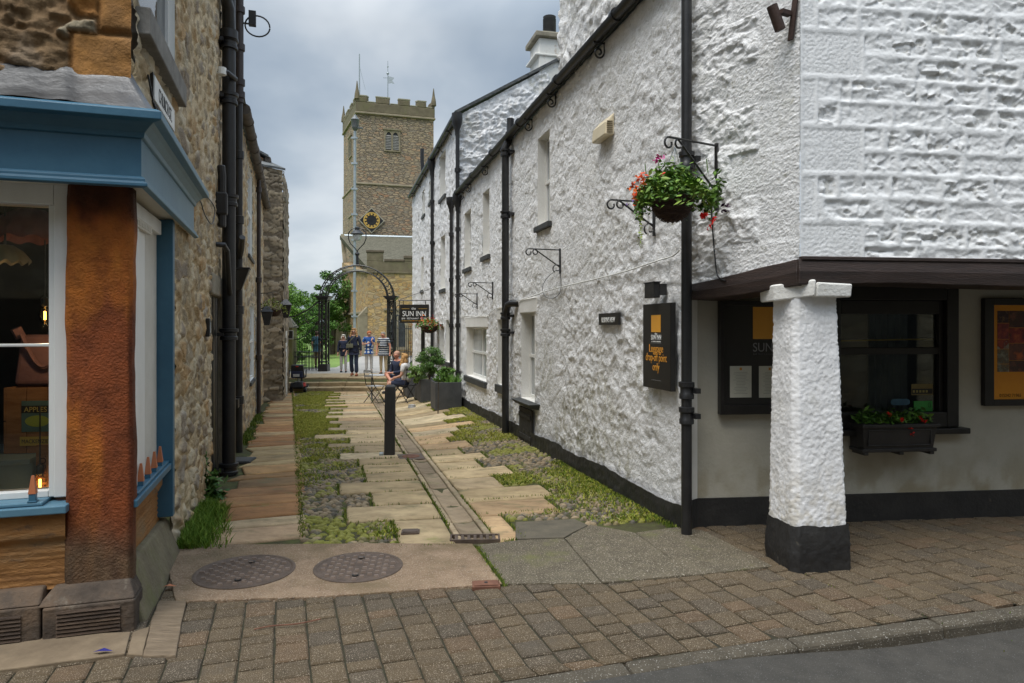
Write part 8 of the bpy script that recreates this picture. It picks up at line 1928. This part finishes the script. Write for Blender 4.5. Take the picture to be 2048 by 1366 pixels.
BONES = [('pelvis', 'waist'), ('waist', 'chest'), ('chest', 'neck0'), ('neck0', 'neck'), ('neck', 'jaw'), ('jaw', 'skull'), ('skull', 'crown'), ('neck0', 'shL'), ('shL', 'elL'), ('elL', 'wrL'), ('wrL', 'haL'), ('neck0', 'shR'), ('shR', 'elR'), ('elR', 'wrR'), ('wrR', 'haR'), ('pelvis', 'hipL'), ('hipL', 'knL'), ('knL', 'anL'), ('anL', 'toL'), ('pelvis', 'hipR'), ('hipR', 'knR'), ('knR', 'anR'), ('anR', 'toR')]
def person(x, y, z, yaw, hgt, label, pose=None, skin=None, top=None, sleeve='long', legs=None, shorts=False, hair=None, shoes=None, topname='jacket', legname='trousers', toplen=.86, group=None, stout=1.0, flare=1.0, extra=None):
    """yaw 0 faces the camera; the frame's u is the person's left, n is forward"""
    o = thing('person', label, 'person', (x, y, z), group); k = hgt / 1.70
    fr = Fr(x, y, math.cos(yaw), math.sin(yaw)); fr.n = Vector((math.sin(yaw), -math.cos(yaw), 0))
    J = dict(STAND); J.update(pose or {})
    Wp = {}
    for n, p in J.items():
        if n not in RAD: continue
        q = fr.p(p[0] * k, p[1] * k, p[2] * k + z); Wp[n] = (q.x, q.y, q.z, RAD[n] * k * (stout if n in ('pelvis', 'waist', 'chest') else 1))
    B_ = list(BONES); pts = dict(Wp)
    # nose, ears, and five fingers per hand as short chains of the same surface
    hd = Vector(J['skull']) ; jw = Vector(J['jaw']); up = (hd - jw).normalized(); fw = Vector(pose.get('look', (0, 1, 0)) if pose else (0, 1, 0)).normalized(); fw = (fw - up * fw.dot(up)).normalized(); sd_ = up.cross(fw)
    def addp(n, v, r, par):
        q = fr.p(v.x * k, v.y * k, v.z * k + z); pts[n] = (q.x, q.y, q.z, r * k); B_.append((par, n))
    addp('nose', jw.lerp(hd, .45) + fw * .092, .012, 'skull')
    for s in (-1, 1): addp('ear%d' % s, jw.lerp(hd, .5) + sd_ * (.083 * s), .014, 'skull')
    for s in 'LR':
        h = Vector(J['ha' + s]); wv = Vector(J['wr' + s]); d = (h - wv).normalized(); a = d.cross(Vector((0, 1, .2))).normalized()
        for i, (off, ln) in enumerate(((-.022, .062), (-.008, .072), (.007, .068), (.020, .052))):
            b0 = h + a * off + d * .012; addp('f%s%da' % (s, i), b0 + d * ln * .55 + Vector((0, .006, 0)), .0085, 'ha' + s); addp('f%s%db' % (s, i), b0 + d * ln + Vector((0, .02, -.004)), .007, 'f%s%da' % (s, i))
        t0 = wv.lerp(h, .6) - a * .034; addp('t' + s, t0 + d * .018 + Vector((0, .02, 0)), .010, 'ha' + s)
    skinmesh('body', pts, B_, skin or m_skin, o, 1)
    g = lambda n, e: (*Wp[n][:3], Wp[n][3] + e * k)
    def mid(a, b, t, r): return tuple(Wp[a][i] * (1 - t) + Wp[b][i] * t for i in range(3)) + (r * k,)
    if top:
        tp = {n: g(n, .018) for n in ('pelvis', 'waist', 'chest', 'neck0', 'shL', 'shR')}; tp['neck0'] = g('neck0', .014); tp['pelvis'] = g('pelvis', .044)
        e = [('pelvis', 'waist'), ('waist', 'chest'), ('chest', 'neck0'), ('neck0', 'shL'), ('neck0', 'shR'), ('neck0', 'collar')]; tp['neck0'] = g('neck0', .022); tp['collar'] = mid('neck0', 'neck', .6, .072); tp['shL'] = g('shL', .026); tp['shR'] = g('shR', .026)
        pv = Vector(Wp['pelvis'][:3]); wv = Vector(Wp['waist'][:3]); dn = (pv - wv).normalized() * (.93 - toplen) * k
        if toplen < .93: tp['hem'] = (*(pv + dn), Wp['pelvis'][3] + .050 * k); e.append(('pelvis', 'hem'))
        for s in 'LR':
            if sleeve == 'long': tp['el' + s] = g('el' + s, .014); tp['cu' + s] = mid('el' + s, 'wr' + s, .92, .044); e += [('sh' + s, 'el' + s), ('el' + s, 'cu' + s)]
            elif sleeve == 'short': tp['cu' + s] = mid('sh' + s, 'el' + s, .72, .062); e += [('sh' + s, 'cu' + s)]
        skinmesh(topname, tp, e, top, o, 1)
    if legs:
        lp_ = {'pelvis': g('pelvis', -.022), 'hipL': g('hipL', .016), 'hipR': g('hipR', .016)}; e = [('pelvis', 'hipL'), ('pelvis', 'hipR')]
        for s in 'LR':
            if shorts: lp_['kn' + s] = mid('hip' + s, 'kn' + s, .86, .080); e += [('hip' + s, 'kn' + s)]
            else: lp_['kn' + s] = g('kn' + s, .014); lp_['cu' + s] = mid('kn' + s, 'an' + s, .94, .058 * flare); e += [('hip' + s, 'kn' + s), ('kn' + s, 'cu' + s)]
        skinmesh(legname, lp_, e, legs, o, 1)
    for s in 'LR':
        a, t = Vector(Wp['an' + s][:3]), Vector(Wp['to' + s][:3]); hl = a + (a - t) * .25; hl.z = min(a.z - .03 * k, a.z); 
        skinmesh('shoe', {'a': (*(a + Vector((0, 0, -.01 * k))), .047 * k), 'h': (*(a.lerp(t, -.12) - Vector((0, 0, .04 * k))), .040 * k), 'm': (*a.lerp(t, .6), .045 * k), 't': (*(t + (t - a) * .12), .036 * k)}, [('a', 'h'), ('a', 'm'), ('m', 't')], shoes or m_sole, o, 1)
    if hair:
        hm, style = hair; sk = Vector(J['skull']); r = random.Random(int(x * 100)); V = MB(fr)
        C0 = sk - fw * .022 + up * .028
        def lump(c, rx, ry, rz): V.ball((c.x * k, c.y * k, c.z * k + z), rx * k, ry * k, rz * k, 9, 6)
        lump(C0, .094, .094, .082)
        if style == 'bob':
            for s in (-1, 1): lump(sk + sd_ * (.075 * s) - up * .05 - fw * .02, .042, .06, .09)
            lump(sk - fw * .06 - up * .05, .09, .05, .09); lump(sk + fw * .035 + up * .075, .085, .055, .035)
        if style == 'long':
            for s in (-1, 1):
                for q in range(4): lump(sk + sd_ * ((.082 + .012 * q) * s) - up * (.02 + .06 * q) - fw * .01, .040, .055, .06)
            lump(sk - fw * .07 - up * .10, .105, .05, .13); lump(sk + fw * .03 + up * .08, .08, .05, .03)
        if style == 'short':
            for s in (-1, 1): lump(sk + sd_ * (.07 * s) + up * .005 - fw * .02, .028, .055, .055)
            lump(sk - fw * .055 - up * .02, .08, .045, .07)
        hb = V.build('hair', hm, o, smooth=True)
        dm = hb.modifiers.new('ruffle', 'DISPLACE'); tx_ = bpy.data.textures.new('ruffle', 'CLOUDS'); tx_.noise_scale = .03; dm.texture = tx_; dm.strength = .03; dm.texture_coords = 'GLOBAL'
    if pose and pose.get('glasses'):
        V = MB(fr)
        for s in (-1, 1): c = jw.lerp(hd, .62) + fw * .078 + sd_ * (.033 * s); V.ball((c.x * k, c.y * k, c.z * k + z), .028 * k, .012 * k, .02 * k, 8, 5)
        V.build('sunglasses', m_blackwood, o, smooth=True)
    else:
        V = MB(fr)
        for s in (-1, 1): c = jw.lerp(hd, .6) + fw * .080 + sd_ * (.031 * s); V.ball((c.x * k, c.y * k, c.z * k + z), .011 * k, .008 * k, .006 * k, 6, 4)
        V.build('eyes', m_sole, o)
    V = MB(fr); c = jw + fw * .062 - up * .008; V.ball((c.x * k, c.y * k, c.z * k + z), .024 * k, .010 * k, .006 * k, 8, 4); V.build('mouth', mat('lips', (.35, .10, .08)), o, smooth=True)
    return o, fr, k, Wp
def at(px, d): return (px - CX) / F * d
h_white = mat('white_hair', [(.50, .47, .42), (.66, .63, .57)], 22, .9); h_blond = mat('honey_hair', [(.30, .15, .06), (.52, .31, .14)], 26, .8); h_ginger = mat('ginger_hair', [(.32, .09, .03), (.45, .15, .05)], 22, .8); h_grey = mat('grey_hair', [(.16, .14, .12), (.33, .30, .26)], 22, .9); h_blonde2 = mat('golden_hair', [(.30, .15, .05), (.50, .29, .11)], 26, .8); h_sandy = mat('thin_sandy_hair', [(.40, .22, .15), (.48, .28, .2)], 14, .8)
GPP = 'people coming out through the churchyard gateway'
# elderly woman with white hair
d = 26.9; person(at(687, d), d, -.125, .12, 1.50, 'elderly woman with white hair, navy jacket and pale trousers at the left of the group', dict(look=(.1, 1, -.15), haL=(.06, .16, 1.0), wrL=(.12, .14, 1.04), elL=(.22, .0, 1.1), glasses=True), top=m_navy, legs=m_stone_c, hair=(h_white, 'bob'), toplen=.72, group=GPP, stout=1.05)
# tall woman striding down the steps
d = 24.75; x0 = at(708, d); o, fr, k, Wp = person(x0, d, GT + .0, -.05, 1.74, 'tall woman with long honey hair, sunglasses and dark navy suit stepping out first', dict(glasses=True, knL=(.10, .06, .49), anL=(.10, .03, .085), toL=(.115, .17, .035), anR=(-.09, -.10, .10), toR=(-.10, .03, .035), haR=(-.25, .10, .80), haL=(.25, .0, .80), wrL=(.245, .0, .87)), top=m_navy, legs=m_denim, hair=(h_blond, 'long'), shoes=mat('tan_shoe', (.28, .09, .04)), toplen=.88, group=GPP, flare=1.5)
sbg = thing('shoulder_bag', 'olive green shoulder bag with a cross body strap worn by the tall woman', 'bag', tuple(fr.p(-.10 * k, .17 * k, 1.02 * k + GT))); mb = MB(fr); zb = 1.0 * k + GT; mb.hexa([(-.24, .13, zb), (.02, .13, zb + .01), (.02, .22, zb + .01), (-.24, .22, zb)], [(-.23, .135, zb + .15), (.01, .135, zb + .16), (.01, .20, zb + .16), (-.23, .20, zb + .15)]); m_olive = cloth('olive_canvas', (.14, .14, .095)); mb.build('bag_body', m_olive, sbg, bevel=.02, seg=3)
mb = MB(fr); mb.tube([(-.2, .15, zb + .14), (-.06, .175, zb + .3), (.06, .15, zb + .42), (.10, .0, zb + .5), (.03, -.17, zb + .3)], .017, 6); mb.build('strap', m_olive, sbg, smooth=True)
# woman in spotted blouse, one hand to her shoulder
d = 26.7; person(at(738, d), d, -.125, .15, 1.66, 'woman with short ginger hair in a blue blouse with white spots and white trousers', dict(look=(.35, 1, -.5), jaw=(.01, .045, 1.52), skull=(.015, .045, 1.585), crown=(.015, .03, 1.64), elL=(.2, .10, 1.12), wrL=(.10, .20, 1.30), haL=(.13, .15, 1.36), elR=(-.25, .02, 1.13), wrR=(-.10, .2, 1.17), haR=(-.02, .2, 1.2)), top=dot_mat(), sleeve='short', legs=m_white_c, hair=(h_ginger, 'short'), shoes=mat('pale_shoe', (.5, .48, .44)), toplen=.82, topname='blouse', group=GPP)
# man in striped T shirt looking down
d = 25.9; person(at(767, d), d, -.12, -.1, 1.64, 'stocky man with grey hair in a striped navy T-shirt and beige trousers looking down', dict(look=(-.1, 1, -.75), neck=(0, .03, 1.47), jaw=(-.005, .07, 1.505), skull=(-.005, .06, 1.575), crown=(0, .04, 1.63), elL=(.26, -.02, 1.12), haL=(.28, .08, .80), wrL=(.275, .05, .87), elR=(-.25, .0, 1.13), wrR=(-.24, .09, .9), haR=(-.235, .12, .83)), skin=m_skinred, top=stripe_mat(), sleeve='short', legs=m_beige, hair=(h_grey, 'short'), shoes=mat('brown_shoe', (.16, .10, .06)), toplen=.80, topname='jersey', group=GPP, stout=1.18)
# passer-by seen through the gate leaf
d = 30.5; person(at(634, d), d, -.16, math.pi - .2, 1.66, 'person in a teal jacket and khaki trousers walking away, seen through the gate bars', dict(knL=(.1, .08, .49), anL=(.1, .05, .09)), top=cloth('teal_jacket', (.04, .11, .16)), legs=cloth('khaki', (.30, .21, .12)), hair=(mat('dark_brown_hair', (.07, .04, .025)), 'short'), toplen=.80, sleeve='short')
# seated couple at the cafe table
SIT = dict(pelvis=(0, 0, .53), waist=(0, .0, .66), chest=(0, .03, .86), neck0=(0, .03, 1.02), neck=(0, .045, 1.075), jaw=(0, .07, 1.13), skull=(0, .06, 1.195), crown=(0, .05, 1.245), shL=(.165, .02, .985), shR=(-.165, .02, .985), hipL=(.09, .03, .51), hipR=(-.09, .03, .51),
    elL=(.22, .06, .73), wrL=(.17, .26, .66), haL=(.14, .32, .66), elR=(-.22, .06, .73), wrR=(-.17, .26, .66), haR=(-.14, .32, .66), knL=(.12, .46, .52), knR=(-.12, .46, .52), anL=(.12, .44, .10), anR=(-.12, .44, .10), toL=(.13, .58, .04), toR=(-.13, .58, .04))
x, y = cx3 + .05, cy3 + .25; mz = gz(x, y)
pm = dict(SIT); pm.update(look=(.5, 1, -.25), knR=(-.02, .42, .66), anR=(.24, .50, .52), toR=(.34, .56, .47), haL=(.0, .38, .70), wrL=(.06, .30, .70))
person(x, y, mz, math.radians(-38), 1.74, 'seated man with thin sandy hair in a navy jacket, one leg crossed over his knee', pm, skin=m_skinred, top=m_navy, legs=m_denim, shorts=True, legname='shorts', hair=(h_sandy, 'none'), shoes=mat('white_trainer', (.5, .52, .56)), toplen=.93)
x, y = cx2, cy2 + .05; wz = gz(x, y)
pw = dict(SIT); pw.update(look=(-.15, 1, .05), anL=(.12, .42, .10), knR=(-.10, .46, .60), anR=(-.04, .56, .30), toR=(-.04, .68, .24), haL=(.05, .36, .62))
person(x, y, wz, math.radians(-100), 1.66, 'seated woman with golden hair in a white T-shirt and dark cropped trousers', pw, top=m_white_c, sleeve='short', legs=m_navy, shorts=True, legname='cropped_trousers', hair=(h_blonde2, 'long'), shoes=m_sole, toplen=.93, topname='tee_shirt')
